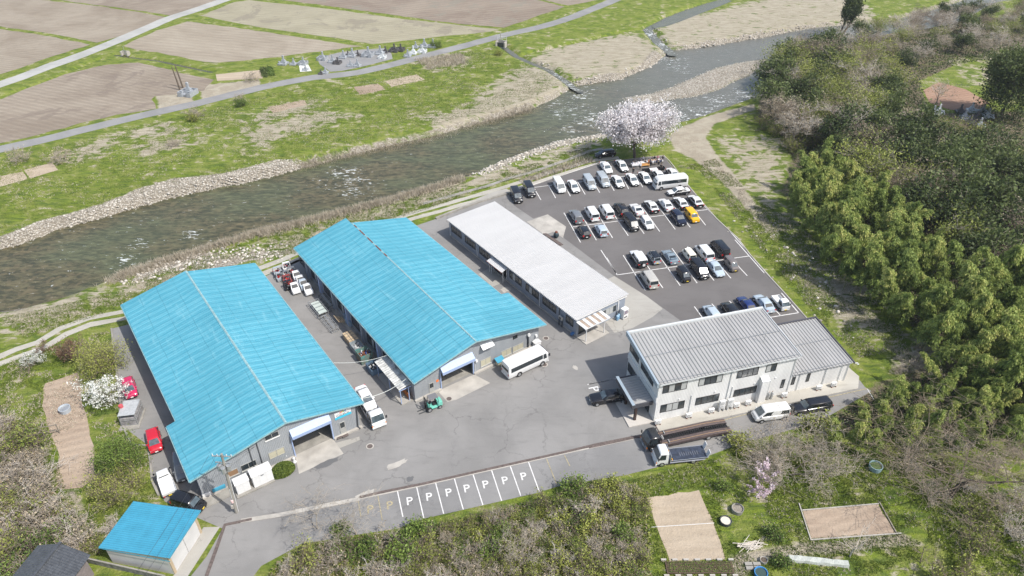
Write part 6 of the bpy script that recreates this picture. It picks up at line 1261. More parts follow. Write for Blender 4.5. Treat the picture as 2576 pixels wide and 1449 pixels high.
# vending machine, bins, urn
t = thing("vending_machine", "white vending machine with rows of drinks at the corner of the white-roofed block", "vending machine", (*fr3.w(9.0, -.95), .022), fr3.a+R(4))
MB().box(-.55,-.4,.05,.55,.4,1.85).build("cabinet", M_WHITE, t, bevel=.03); MB().box(-.45,-.42,.95,.3,-.4,1.7).build("display", mat("display_grey",(.45,.47,.48),.3), t)
dn = MB()
for r_ in range(3):
    for k in range(8): dn.slot((k+r_) % 3).box(-.42+k*.088,-.435,1.0+r_*.23,-.36+k*.088,-.42,1.14+r_*.23)
dn.build("drink_samples", [M_BLK, mat("drink_red",(.4,.05,.04),.4), mat("drink_blue",(.05,.12,.3),.4)], t); MB().box(-.4,-.42,.3,.25,-.4,.5).build("delivery_slot", M_BLK, t); MB().box(.36,-.42,.95,.48,-.4,1.4).build("coin_panel", M_STEEL, t)
for x, lb in ((8.1,"blue waste bin, left of the two by the vending machine"),(7.6,"blue waste bin, farthest left of the two")): pass
for x, y, lb in ((7.75,-.8,"blue-grey waste bin farther from the vending machine"),(8.2,-.65,"blue-grey waste bin next to the vending machine")):
    t = thing("waste_bin", lb, "bin", (*fr3.w(x, y), .022), fr3.a, "waste bins by the vending machine"); MB().loft([[(sx*w_, sy*w_, z) for sx, sy in ((1,1),(-1,1),(-1,-1),(1,-1))] for w_, z in ((.17,0),(.21,.7),(.21,.72))]).build("bin_body", mat("bin_blue",(.16,.30,.45),.5), t); MB().loft([[(w_*math.cos(q*math.pi/5), w_*math.sin(q*math.pi/5), z) for q in range(10)] for w_, z in ((.23,.72),(.2,.86),(.08,.93))]).build("lid", mat("bin_lid",(.30,.45,.58),.5), t)
p = T(15, 1202, 350, .6); t = thing("glazed_urn", "round dark glazed urn with a brown lid at the edge of the pale apron", "urn", (*p, .04)); MB().loft([[(r_*math.cos(q*math.pi/8), r_*math.sin(q*math.pi/8), z) for q in range(16)] for r_, z in ((.3,0),(.48,.3),(.52,.65),(.38,1.0),(.28,1.1))]).build("urn_body", mat("dark_glaze",(.03,.05,.06),.3), t, smooth=True); MB().tube((0,0,1.1),(0,0,1.32), .3, .22, n=14).build("lid", M_RUST, t)
t = thing("air_conditioner_unit", "air conditioner unit on a bracket beside the dark downpipe of the long low block", "air conditioner", (*fr3.w(-.35, 3.25), .022), fr3.a-R(90)); MB().box(-.4,-.15,1.3,.4,.15,1.9).build("case", mat("beige_case",(.5,.47,.42),.5), t, bevel=.02); MB().tube((0,-.16,1.6),(0,-.18,1.6), .22, n=14).build("fan_grille", M_PIPE, t); MB().box(-.38,-.1,0,-.32,.1,1.3).box(.32,-.1,0,.38,.1,1.3).build("bracket", M_PIPE, t)
boxthing("blue_blower", "small blue machine on the ground at the corner of the long low block", "machine", 15, 1362, 1332, 35, (("casing", mat("machine_blue",(.06,.16,.36),.4), [(-.3,-.2,.1,.3,.2,.5)], .05),("leg", M_BLK, [(-.25,-.15,0,-.2,.15,.1),(.2,-.15,0,.25,.15,.1)], 0)))
t = thing("covered_machine", "grey machine under a small sky-blue sheet roof by the middle hall wall", "machine", (*fr2.w(13.5, -.65), .022), fr2.a); MB().box(-.5,-.3,.1,.5,.3,.8).build("casing", M_CREAM, t, bevel=.03); MB().add([(-.65,-.5,.95),(.65,-.5,.95),(.65,.4,1.25),(-.65,.4,1.25),(-.65,-.5,.99),(.65,-.5,.99),(.65,.4,1.29),(-.65,.4,1.29)], [(3,2,1,0),(4,5,6,7),(0,1,5,4),(1,2,6,5),(2,3,7,6),(3,0,4,7)]).build("sheet_roof", M_BLUE2, t)
for s in (-.55,.55): MB().tube((s,-.4,0),(s,-.4,.97), .03).build("leg", M_STEEL, t)
t = thing("white_locker", "white pitched-top locker behind the white minibus by the middle hall", "locker", (*fr2.w(20.3, -.55), .022), fr2.a); MB().box(-.5,-.35,0,.5,.35,1.0).build("locker_body", M_WHITE, t); MB().add([(-.58,-.42,1.0),(.58,-.42,1.0),(.58,.42,1.0),(-.58,.42,1.0),(0,-.42,1.25),(0,.42,1.25)], [(0,4,5,3),(1,2,5,4),(0,1,4),(2,3,5),(0,3,2,1)]).build("lid", M_WHITE, t)
# alley racks, pallets and bins
AL = math.degrees(fr2.a)+90
def rack(label, n, x, y, L_, W_, H_, m, board=None, bars=4, rz=AL, sc=1.):
    p = T(n, x, y, H_*.6); t = thing("steel_rack", label, "rack", (*p, .022), R(rz)); b = MB(); r_ = .04
    for z in (.08, H_):
        b.path([(-L_/2,-W_/2,z),(L_/2,-W_/2,z),(L_/2,W_/2,z),(-L_/2,W_/2,z),(-L_/2,-W_/2,z)], r_, 4)
        for k in range(1, bars): q = -L_/2+L_*k/bars; b.path([(q,-W_/2,z),(q,W_/2,z)], r_*.8, 4)
    for sx in (-1, 1):
        for sy in (-1, 1): b.tube((sx*L_/2,sy*W_/2,0),(sx*L_/2,sy*W_/2,H_), r_)
        b.path([(sx*L_/2,-W_/2,.08),(sx*L_/2,W_/2,H_)], r_*.7, 4)
    b.build("frame", m, t)
    if board: MB().box(-L_/2+.2,-W_/2+.1,H_*.75,L_/2-.2,W_/2-.3,H_*.75+.04).build("board", board, t)
    else:
        q = MB()
        for yy in (-.1,.1): q.box(-L_/2+.1,yy-.05,H_+.03,L_/2-.1,yy+.05,H_+.09)
        q.build("rails", M_STEEL, t)
    return t
rack("steel rack with a pale green board lying on it in the alley", 20, 800, 470, 4.0, 1.7, .9, M_STEEL, mat("pale_green_board",(.45,.50,.46),.5))
rack("empty steel rack just in front of the one holding the board", 20, 1180, 960, 4.0, 1.2, .75, M_STEEL)
rack("dark steel rack in the shade against the middle hall", 20, 1080, 260, 3.8, 1.1, 1.0, M_PIPE)
p = T(20, 1510, 790, .9); t = thing("wooden_pallet", "bare wooden lattice pallet leaning in the alley", "pallet", (*p, .55), R(AL)); b = MB()
for k in range(4): b.box(-1.0,-.7+k*.45,.06,1.0,-.6+k*.45,.14)
for k in range(6): b.box(-.9+k*.36,-.75,0,-.82+k*.36,.75,.06)
b.build("slats", mat("light_wood",(.50,.38,.24),.8,var=.2), t); t.rotation_euler = (R(35), 0, R(AL))
for x, y, lb, r_ in ((1700,680,"blue-grey bin in the shade behind the pallet",.3),(1740,830,"dark bucket stack beside the pallet",.28),(1860,940,"blue-grey drum on a stand in the shade",.32)):
    p = T(20, x, y, .9); t = thing("drum", lb, "drum", (*p, .022)); MB().tube((0,0,.3),(0,0,1.15), r_, r_, n=14).build("barrel", mat("bluegrey_drum",(.22,.30,.38),.5), t); MB().tube((0,0,0),(0,0,.3), r_*.8, r_*.8, n=8).build("stand", M_PIPE, t)
boxthing("workbench", "workbench with a blue sheet top in the shade of the middle hall eave", "workbench", 20, 1930, 790, AL, (("top", M_BLUE2, [(-1.1,-.5,.95,1.1,.5,1.0)], 0),("leg", M_STEEL, [(-1.05,-.45,0,-1.0,-.4,.95),(1.0,-.45,0,1.05,-.4,.95),(-1.05,.4,0,-1.0,.45,.95),(1.0,.4,0,1.05,.45,.95)], 0)), .9)
p = T(7, 1335, 905, .6); t = thing("crate_stack", "flat stack of light wooden pallets tied with dark straps in the alley", "pallet stack", (*p, .022), R(AL)); b = MB()
for k in range(6): b.box(-1.25,-.75,k*.16,1.25,.75,k*.16+.11)
b.build("pallets", mat("light_wood",(.50,.38,.24)), t); b = MB()
for k in range(3): b.box(-.8+k*.8-.05,-.78,0,-.8+k*.8+.05,.78,.96)
b.box(-1.28,-.25,.93,1.28,-.18,.97).box(-1.28,.2,.93,1.28,.27,.97).build("straps", M_DARKWOOD, t)
def skip(label, n, x, y, L_, W_, H_, m, inner, cm, h=.5):
    p = T(n, x, y, h); t = thing("scrap_bin", label, "scrap bin", (*p, .022), R(AL), "steel scrap bins in the alley"); e = .05; b = MB()
    b.box(-L_/2,-W_/2,.1,L_/2,W_/2,.16).box(-L_/2,-W_/2,.16,L_/2,-W_/2+e,H_).box(-L_/2,W_/2-e,.16,L_/2,W_/2,H_).box(-L_/2,-W_/2+e,.16,-L_/2+e,W_/2-e,H_).box(L_/2-e,-W_/2+e,.16,L_/2,W_/2-e,H_); b.build("bin_wall", m, t)
    q = MB()
    for k in range(5):
        xx = -L_/2+(k+.5)*L_/5; q.box(xx-.03,-W_/2-.03,.1,xx+.03,-W_/2,H_).box(xx-.03,W_/2,.1,xx+.03,W_/2+.03,H_)
    q.build("rib", m, t); c = MB(); r_ = random.Random(len(label)); c.box(-L_/2+e,-W_/2+e,.16,L_/2-e,W_/2-e,H_*.55)
    for k in range(26):
        xx, yy = r_.uniform(-L_/2+.2,L_/2-.2), r_.uniform(-W_/2+.2,W_/2-.2); c.slot(k % 3).tube((xx,yy,H_*.5),(xx+r_.uniform(-.25,.25),yy+r_.uniform(-.25,.25),H_*r_.uniform(.6,.9)), r_.uniform(.03,.12), n=5)
    c.build("scrap", cm, t)
skip("grey steel bin full of pale scrap behind the green one", 7, 1405, 1015, 1.9, 1.5, 1.1, mat("grey_bin",(.25,.29,.31),.6,var=.3), None, [M_STEEL, M_WHITE, M_BLK])
skip("large green rusty steel bin with blue and white scrap", 7, 1490, 1110, 1.9, 1.9, 1.6, mat("green_rust_bin",(.07,.26,.24),.7,col2=(.20,.11,.07),vs=1.5), None, [M_RUST, M_WHITE, mat("deep_blue",(.03,.08,.3),.5)], .7)
skip("blue-grey steel bin of black scrap beside the canopy shed", 7, 1595, 1245, 2.0, 1.6, 1.1, mat("blue_bin",(.12,.19,.27),.6,var=.3), None, [M_BLK, M_BLK, M_WHITE])
# caged store with slab, red drum
p = T(5, 1455, 1170, 1.0); t = thing("storage_cage", "grey mesh storage cage under a translucent sheet beside the left hall", "cage", (*p, .022), R(99)); b = MB()
for x in (-1.45, 1.45):
    for y in (-1.0, 1.0): b.tube((x,y,0),(x,y,1.9), .05)
for z in (.1, 1.0, 1.9): b.path([(-1.45,-1,z),(1.45,-1,z),(1.45,1,z),(-1.45,1,z),(-1.45,-1,z)], .035, 4)
for k in range(9): b.tube((-1.45+k*.36,-1,.1),(-1.45+k*.36,-1,1.9), .015, n=4).tube((-1.45+k*.36,1,.1),(-1.45+k*.36,1,1.9), .015, n=4)
b.build("cage_frame", M_STEEL, t); MB().box(-1.5,-1.05,1.92,.1,1.05,1.97).box(.1,-1.05,1.86,1.5,1.05,1.9).build("sheet_cover", mat("translucent_sheet",(.40,.41,.41),.4,var=.2,vs=3), t); MB().box(-1.4,-.95,.1,1.4,.95,1.3).build("stored_goods", mat("grey_goods",(.28,.27,.27),.8,var=.4,vs=2), t)
MB().box(-2.2,-1.25,0,1.6,1.25,.09).build("base_slab", M_CONC, t)
p = T(5, 1348, 1115, 1.9); o = MB().tube((0,0,0),(0,0,.35), .28, n=14).build("red_drum", mat("faded_red",(.5,.09,.10)), loc=(*p, 1.99)); tag(o, "small rusty red tub lying on top of the storage cage", "tub")
# gardens
def tub(label, n, x, y, r_, h_, m, inner, name="garden_tub"):
    p = T(n, x, y, h_*.5); t = thing(name, label, "tub", (*p, 0)); rg = lambda q, z: [(q*math.cos(k*math.pi/9), q*math.sin(k*math.pi/9), z) for k in range(18)]
    MB().loft([rg(r_*.92, 0), rg(r_, h_), rg(r_*.9, h_), rg(r_*.85, h_*.7)], cap=False).build("wall", m, t, auto=40); MB().loft([rg(r_*.86, h_*.68), rg(r_*.86, h_*.72)]).build("contents", inner, t)
tub("pale blue-grey round tub in the brown plot beside the left hall", 5, 720, 1135, .75, .7, mat("pale_tub",(.40,.44,.48),.5), M_STEEL)
tub("grey-blue round tub standing in the grass at the far right", 12, 1697, 188, .8, .7, mat("teal_tub",(.25,.36,.38),.6), mat("weedy_soil",(.08,.12,.04),.9)); tub("stone-ringed pot of dead stalks beside the tan plot", 12, 880, 440, .7, .6, M_CONC, M_DARKWOOD)
tub("dark tub filled with pale gravel below the stone-ringed pot", 12, 810, 510, .68, .5, M_PIPE, mat("pale_gravel",(.6,.55,.45),.9)); tub("small white-rimmed tub near the cinder blocks", 12, 1035, 742, .42, .4, M_CONCL, M_BARK); tub("blue-rimmed round tub at the bottom edge", 12, 1018, 818, .72, .5, mat("rim_blue",(.05,.22,.50),.4), mat("murky_water",(.05,.08,.07),.1))
p = T(12, 1360, 740, .3); nt_ = MB(); rr = random.Random(3); rings = []
for k in range(13): x = -3.1+k*.52; rings.append([(x, -.42+rr.uniform(-.08,.08), 0), (x, -.3, .35+rr.uniform(-.06,.06)), (x, .3, .35+rr.uniform(-.06,.06)), (x, .42+rr.uniform(-.08,.08), 0)])
o = nt_.loft(rings, closed=False).build("netting_tunnel", mat("grey_netting",(.42,.44,.40),.7,var=.2,vs=6), loc=(*p, 0)); o.rotation_euler = (0, 0, R(-7)); tag(o, "low tunnel of grey-white netting between two shrubs in the garden", "netting")
pl_ = T(12, 960, 655, .2); sp_ = MB(); 
for k in range(26): a0 = rr.uniform(-.25,.35)+(.6 if k % 5 == 0 else 0); x, y = rr.uniform(-.7,.7), rr.uniform(-.5,.5); L_ = rr.uniform(1.2,2.6); z = rr.uniform(.05,.45); sp_.tube((x-L_/2*math.cos(a0), y-L_/2*math.sin(a0), z),(x+L_/2*math.cos(a0), y+L_/2*math.sin(a0), z+rr.uniform(-.04,.08)), .04, n=5)
tag(sp_.build("stick_pile", mat("bleached_wood",(.55,.50,.44),.9,var=.2), loc=(*pl_, 0)), "pile of bleached sticks beside the garden path", "stick pile")
def plank(n, a, c, lb, m=M_CONCL, w_=.12, h_=.15, z=0):
    p, q = T(n, *a), T(n, *c); L_ = math.dist(p, q); o = MB().box(0,-w_/2,0,L_,w_/2,h_).build("border_board", m, loc=(*p, z)); o.rotation_euler = (0, 0, math.atan2(q[1]-p[1], q[0]-p[0])); tag(o, lb, "board", "boards edging the garden plots")
plank(12, (1262,447), (1715,408), "pale board on the far side of the right-hand brown plot"); plank(12, (1243,405), (1312,618), "pale board on the left side of the right-hand brown plot"); plank(12, (1310,622), (1848,583), "long pale board on the near side of the right-hand brown plot"); plank(12, (1718,398), (1818,578), "weathered board on the right side of the brown plot", M_DARKWOOD)
plank(12, (368,546), (742,521), "thin white pipe lying across the tan plot", M_WHITE, .05, .05, .02)
p = T(12, 970, 772, .1); t = None
for k in range(4): tag(MB().box(-.4,-.2,0,.4,.2,.19).build("cinder_block", M_CONC, loc=(p[0]+(k % 2)*.9-.4, p[1]+(k//2)*.5-.3, 0)), "%s cinder block of the four laid flat by the garden path" % ("near left", "near right", "far left", "far right")[k], "cinder block", "cinder blocks by the garden path")
p = T(12, 655, 783, .1); ds = MB().box(-3.6,-.7,0,3.6,.7,.16).build("planting_bed", mat("dark_soil",(.09,.06,.04),.9), loc=(*p, 0)); tag(ds, "raised bed of small green seedlings at the bottom edge", "planting bed"); ds.rotation_euler = (0, 0, R(0))
for k in range(14): tag(MB().box(-.28,-.1,0,.28,.1,.2).build("edging_block", M_CONCL, loc=(p[0]-3.7+(k % 7)*1.22, p[1]+(-.95 if k < 7 else .95), 0)), "pale edging block, %s from left on the %s side of the seedling bed" % (ORD[k % 7], "near" if k < 7 else "far"), "block", "edging blocks round the seedling bed")
# timber frame left, sluice, culvert box, yellow drum
p = T(5, 480, 1400, .5); t = thing("timber_frame", "grey timber trellis frame standing in the weeds at the left", "trellis", (*p, 0), R(15)); b = MB()
for x in (-1.8, 0, 1.8): b.box(x-.05,-.05,0,x+.05,.05,1.7)
b.box(-2,-.04,1.5,2,.04,1.6).box(-2,-.04,.6,2,.04,.7).box(-.05,-1.8,1.4,.05,1.5,1.48).build("beams", M_DARKWOOD, t)
p = T(2, 1283, 330, 1.0); t = thing("sluice_gate", "pale concrete sluice gate with a railing beside the riverside road", "sluice gate", (*p, -.3), R(-20)); MB().box(-1.6,-.4,0,-1.2,1.6,1.6).box(1.2,-.4,0,1.6,1.6,1.6).box(-1.6,1.2,0,1.6,1.6,1.8).build("abutment", M_CONCL, t); MB().box(-.08,0,1.5,.08,.2,4.4).box(-.9,0,2.2,.9,.15,2.35).build("gate_frame", M_CONCL, t); b = MB()
for x in (-1.5, 0, 1.5): b.tube((x,1.4,1.8),(x,1.4,2.9), .05)
b.path([(-1.5,1.4,2.9),(1.5,1.4,2.9)], .05).path([(-1.5,1.4,2.4),(1.5,1.4,2.4)], .04).build("railing", M_WHITE, t); MB().box(-1.2,.3,0,1.2,.4,1.3).build("gate_leaf", M_PIPE, t)
p = T(1, 955, 405, .5); t = thing("culvert_box", "small grey concrete water box with a post where the ditches meet", "water box", (*p, -.3), R(-15)); MB().box(-1.2,-.6,0,-.8,.6,1.3).box(.8,-.6,0,1.2,.6,1.3).box(-1.2,.5,0,1.2,.8,1.3).build("box_wall", M_CONCL, t); MB().box(-.05,-.05,0,.05,.05,2.9).box(-.6,-.05,1.5,.6,.05,1.6).build("gate_post", M_STEEL, t)
for a in (3.0, 9.5, 15.0, 21.0): pass
# ================= vegetation =================
def leafmat(name, c1, c2, c3=None, rough=.6, trans=.25):
    m = bpy.data.materials.new(name); m.use_nodes = True; N, L = nodes(m); b = N["Principled BSDF"]
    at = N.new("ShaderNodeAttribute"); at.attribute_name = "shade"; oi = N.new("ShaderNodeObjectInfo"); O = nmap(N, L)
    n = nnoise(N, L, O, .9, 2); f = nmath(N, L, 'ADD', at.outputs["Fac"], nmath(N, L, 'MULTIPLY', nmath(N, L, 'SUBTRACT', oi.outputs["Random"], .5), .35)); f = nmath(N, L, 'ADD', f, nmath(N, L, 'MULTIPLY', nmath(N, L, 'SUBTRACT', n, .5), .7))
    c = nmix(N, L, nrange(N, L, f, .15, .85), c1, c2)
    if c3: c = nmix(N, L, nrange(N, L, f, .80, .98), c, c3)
    L.new(c, b.inputs["Base Color"]); b.inputs["Roughness"].default_value = rough; b.inputs["Specular IOR Level"].default_value = .3
    if trans:
        tr_ = N.new("ShaderNodeBsdfTranslucent"); L.new(c, tr_.inputs[0]); mx = N.new("ShaderNodeMixShader"); mx.inputs[0].default_value = trans; out = N["Material Output"]
        L.new(b.outputs[0], mx.inputs[1]); L.new(tr_.outputs[0], mx.inputs[2]); L.new(mx.outputs[0], out.inputs[0])
    return m
def quads(C, U, V_, shade):
    """C centres, U/V_ half-vectors -> leaf quads (diamond)"""
    n = len(C); P_ = np.empty((n, 4, 3)); P_[:,0] = C-U; P_[:,1] = C+V_; P_[:,2] = C+U; P_[:,3] = C-V_
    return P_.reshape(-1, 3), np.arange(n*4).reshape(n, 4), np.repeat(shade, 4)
def rdir(n, r): v = r.normal(size=(n, 3)); return v/np.linalg.norm(v, axis=1)[:, None]
def leaves(name, C, size, asp, m, par, r, shade=None, drop=0., dirs=None):
    n = len(C); d = rdir(n, r) if dirs is None else dirs+rdir(n, r)*.6
    d[:,2] -= drop; d /= np.linalg.norm(d, axis=1)[:, None]; o = np.cross(d, rdir(n, r)); o /= np.linalg.norm(o, axis=1)[:, None]+1e-9
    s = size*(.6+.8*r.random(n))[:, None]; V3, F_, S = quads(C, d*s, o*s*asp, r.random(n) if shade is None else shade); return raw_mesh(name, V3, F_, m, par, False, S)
def twigs(name, segs, m, par, r=None):
    """segs: (n,8) x0 y0 z0 r0 x1 y1 z1 r1 -> three-sided prisms"""
    S = np.array(segs, float); a, b_ = S[:,0:3], S[:,4:7]; d = b_-a; d /= np.linalg.norm(d, axis=1)[:, None]+1e-9
    u = np.cross(d, np.array([.31,.52,.79])); u /= np.linalg.norm(u, axis=1)[:, None]+1e-9; w_ = np.cross(d, u); n = len(S); P_ = np.empty((n, 6, 3))
    for k in range(3):
        t = 2*math.pi*k/3; o = u*math.cos(t)+w_*math.sin(t); P_[:,k] = a+o*S[:,3:4]; P_[:,3+k] = b_+o*S[:,7:8]
    base = np.arange(n)[:, None, None]*6; F_ = (base+np.array([[0,1,4,3],[1,2,5,4],[2,0,3,5]])[None]).reshape(-1, 4)
    return raw_mesh(name, P_.reshape(-1, 3), F_, m, par, False)
def grow(r, p, d, L_, rad, lev, segs, tips, spread=.6, kids=(3,5), up=.1, shrink=.62, seg=3, droop=0.):
    q = np.array(p, float); d = np.array(d, float); d /= np.linalg.norm(d); pts = [q]; rr = rad
    for k in range(seg):
        d = d+r.normal(size=3)*.16; d[2] += up-droop*(lev == 0); d /= np.linalg.norm(d); n = q+d*L_/seg; r2 = rad*(1-(k+1)/seg*.5); segs.append((*q, rr, *n, r2)); q = n; rr = r2; pts.append(q)
    if lev == 0: tips.append(q); tips.append(pts[-2]); return
    nk = r.integers(kids[0], kids[1]+1) + (2 if rad > .1 else 0); a0 = r.random()*6.283
    for k in range(nk):
        b_ = pts[r.integers(1, len(pts))]; nd = d+rdir(1, r)[0]*spread*1.6; nd[2] = max(nd[2], -.15)+.1
        if rad > .1: b_ = pts[-1-(k % 2)]; a1 = a0+6.283*k/nk+r.normal()*.25; el = .55+.5*r.random(); nd = np.array([math.cos(a1), math.sin(a1), el])*.8+d*.35
        grow(r, b_, nd, L_*shrink*(.8+.4*r.random()), max(rr*.62, .018), lev-1, segs, tips, spread, kids, up, shrink, seg, droop)
ML_BAM = leafmat("bamboo_leaf", (.085,.135,.032), (.30,.365,.09), (.55,.54,.18)); ML_DARK = leafmat("dark_leaf", (.036,.056,.02), (.125,.16,.048)); ML_MID = leafmat("mid_leaf", (.06,.105,.022), (.18,.25,.05))
ML_YEL = leafmat("yellow_green_leaf", (.15,.18,.035), (.36,.38,.09)); ML_PINK = leafmat("cherry_blossom", (.70,.65,.655), (.90,.87,.87), None, .8, .35); ML_WHITE = leafmat("white_blossom", (.55,.56,.50), (.85,.85,.80), None, .8, .3)
ML_BROWN = leafmat("brown_bud", (.13,.07,.045), (.22,.13,.085)); ML_DRY = leafmat("dry_leaf", (.28,.22,.14), (.50,.42,.30)); ML_OLIVE = leafmat("olive_leaf", (.13,.16,.03), (.32,.35,.08)); ML_ROSE = leafmat("rose_blossom", (.58,.45,.50), (.80,.70,.73))
MT_GREY = mat("grey_twig", (.36,.315,.26), .95); MT_BROWN = mat("brown_twig", (.22,.175,.13), .95); MT_PALE = mat("pale_twig", (.50,.45,.39), .95); MT_CULM = mat("bamboo_culm", (.16,.20,.05), .5)

def proto_bamboo(seed, Ht=9.0):
    r = np.random.default_rng(seed); t = thing("bamboo", None, None); lean = r.normal(size=2)*.9; segs = []; pts = []
    for k in range(11):
        u = k/10; pts.append(np.array([lean[0]*u**2.4*1.5, lean[1]*u**2.4*1.5, Ht*(u-.10*u**3)]))
    for k in range(10): segs.append((*pts[k], .055*(1-k/12), *pts[k+1], .055*(1-(k+1)/12)))
    C, D, S = [], [], []
    for k in range(60):
        u = .30+.70*r.random()**.8; i = min(9, int(u*10)); p = pts[i]+(pts[i+1]-pts[i])*(u*10-i); a = r.random()*6.283; L_ = (1.75-.9*abs(u-.55)/.45)*(.55+.5*r.random()); d = np.array([math.cos(a), math.sin(a), .75]); q = p
        for j in range(4):
            d = d+np.array([0, 0, -.42]); dn = d/np.linalg.norm(d); n_ = q+dn*L_/4; segs.append((*q, .012, *n_, .006)); 
            m = 17; cc = q+(n_-q)*r.random((m, 1))+r.normal(size=(m, 3))*.15; C.append(cc); D.append(np.repeat(dn[None], m, 0)); S.append(np.clip((j/4*.45+u*.5)+r.random(m)*.3-.1, 0, 1)); q = n_
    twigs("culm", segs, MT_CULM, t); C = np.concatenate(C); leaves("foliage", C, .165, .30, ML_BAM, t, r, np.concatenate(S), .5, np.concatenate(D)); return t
def proto_tree(name, seed, Ht, spread, rad, lev, leaf, nleaf, lsize, bark, kids=(3,5), asp=.55, cl=.25, trunkL=None, up=.08, shrink=.66, extra=0, lean=(0,0), droop=0., stems=1, bark_mat=None, foliage="foliage", drop=0., Wd=None, onstem=0., dome=0):
    r = np.random.default_rng(seed); t = thing(name, None, None); segs, tips = [], []
    for s in range(stems):
        a = 6.283*s/stems+r.random(); st = (0 if stems == 1 else .35)
        grow(r, (st*.4*math.cos(a), st*.4*math.sin(a), -.3), (lean[0]+st*math.cos(a)*2.0, lean[1]+st*math.sin(a)*2.0, 1), trunkL or Ht*.4, rad, lev, segs, tips, spread, kids, up, shrink, 3, droop)
    S = np.array(segs); top = S[:,6].max(); k = Ht/max(top, .1); S[:,[2,6]] *= k; S[:,[0,1,4,5]] *= (k+1)/2; tp = np.array(tips); tp[:,2] *= k; tp[:,:2] *= (k+1)/2
    if lean == (0, 0) and stems == 1: cx_, cy_ = tp[:,0].mean(), tp[:,1].mean(); S[:,[0,4]] -= cx_*S[:,[2,6]]/tp[:,2].mean(); S[:,[1,5]] -= cy_*S[:,[2,6]]/tp[:,2].mean(); tp[:,0] -= cx_*tp[:,2]/tp[:,2].mean(); tp[:,1] -= cy_*tp[:,2]/tp[:,2].mean()
    if Wd: q = Wd/np.percentile(np.hypot(tp[:,0], tp[:,1]), 93); fz = lambda z: (1+(q-1)*np.clip(z/(.4*Ht), 0, 1))[:,None]; S[:,0:2] *= fz(S[:,2]); S[:,4:6] *= fz(S[:,6]); tp[:,:2] *= fz(tp[:,2])
    if dome:
        dd_ = rdir(dome*2, r); dd_ = dd_[dd_[:,2] > -.25][:dome]; ro = (.62+.38*r.random(len(dd_)))[:,None]; dlo = .30 if name == 'evergreen_tree' else .47; dp = dd_*ro*np.array([Wd, Wd, Ht*(1-dlo)])+np.array([0, 0, Ht*dlo]); nn_ = tp[((dp[:,None]-tp[None])**2).sum(2).argmin(1)]
        S = np.concatenate([S, np.column_stack([nn_, np.full(len(dp), .02), dp, np.full(len(dp), .008)])]); tp = np.concatenate([tp, dp, dp, dp])
    if onstem: i = r.integers(0, len(S), int(len(tp)*onstem)); i = i[S[i,2] > Ht*.12]; u_ = r.random((len(i),1)); tp = np.concatenate([tp, S[i][:,0:3]*u_+S[i][:,4:7]*(1-u_)])
    nm = "trunk" if rad > .05 else "stems"; th_ = S[:,3] > .035; 
    if th_.any() and (~th_).any(): twigs(nm, S[th_], bark, t); twigs("twigs", S[~th_], bark_mat or bark, t)
    else: twigs("twigs", S, bark_mat or bark, t)
    if nleaf:
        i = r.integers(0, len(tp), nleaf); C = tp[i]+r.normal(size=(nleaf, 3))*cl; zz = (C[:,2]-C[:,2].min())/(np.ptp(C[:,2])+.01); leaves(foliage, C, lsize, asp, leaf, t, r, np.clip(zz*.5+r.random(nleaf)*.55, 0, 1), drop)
    return t
def place(proto, first, label, cat, loc, rz=None, sc=1., group=None, zs=None):
    rz = random.uniform(0, 6.283) if rz is None else rz; o = proto if first else copy_tree(proto)
    o.location = (loc[0], loc[1], loc[2] if len(loc) > 2 else 0); o.rotation_euler = (0, 0, rz); o.scale = (sc, sc, sc*(zs or 1)); tag(o, label, cat)
    if group: o['group'] = group
    elif 'group' in o: del o['group']
    return o
def inpoly(x, y, poly): return sdist(np.array([[x, y]]), poly)[0] < 0
ORD = "first second third fourth fifth sixth seventh eighth ninth tenth eleventh twelfth thirteenth fourteenth fifteenth sixteenth seventeenth eighteenth nineteenth twentieth".split()
def bits(ps, i, sc, lo, hi):
    """size word, place in its row, row: rows run left to right, counted away from the viewer"""
    n = len(ps); per = max(4, min(18, int(n**.5)+2)); o = sorted(range(n), key=lambda k: ps[k][1]); r = o.index(i); row = r//per
    mem = sorted(o[row*per:(row+1)*per], key=lambda k: ps[k][0]); k = mem.index(i)
    return ("short", "middling", "tall")[min(2, int(3*(sc-lo)/(hi-lo+.001)))], ORD[k]+" from left", ORD[row]+" row back"
def scatter(poly, dmin, n, zc=0., seed=1, avoid=()):
    """poisson-ish points in a ground polygon"""
    r = random.Random(seed); xs = [p[0] for p in poly]; ys = [p[1] for p in poly]; out = []; tries = 0
    A = abs(sum(poly[i][0]*poly[(i+1)%len(poly)][1]-poly[(i+1)%len(poly)][0]*poly[i][1] for i in range(len(poly))))/2
    while len(out) < n and tries < n*60:
        tries += 1; x, y = r.uniform(min(xs), max(xs)), r.uniform(min(ys), max(ys))
        if not inpoly(x, y, poly): continue
        if any((x-a)**2+(y-b_)**2 < dmin*dmin for a, b_ in out): continue
        if any(inpoly(x, y, q) for q in avoid): continue
        out.append((x, y))
    return out
def gz(x, y):
    i = int(np.clip(np.searchsorted(XS, x), 0, nx-1)); j = int(np.clip(np.searchsorted(YS, y), 0, ny-1)); return float(HH[j, i])
HH = H.reshape(ny, nx)
def where(poly):
    return None
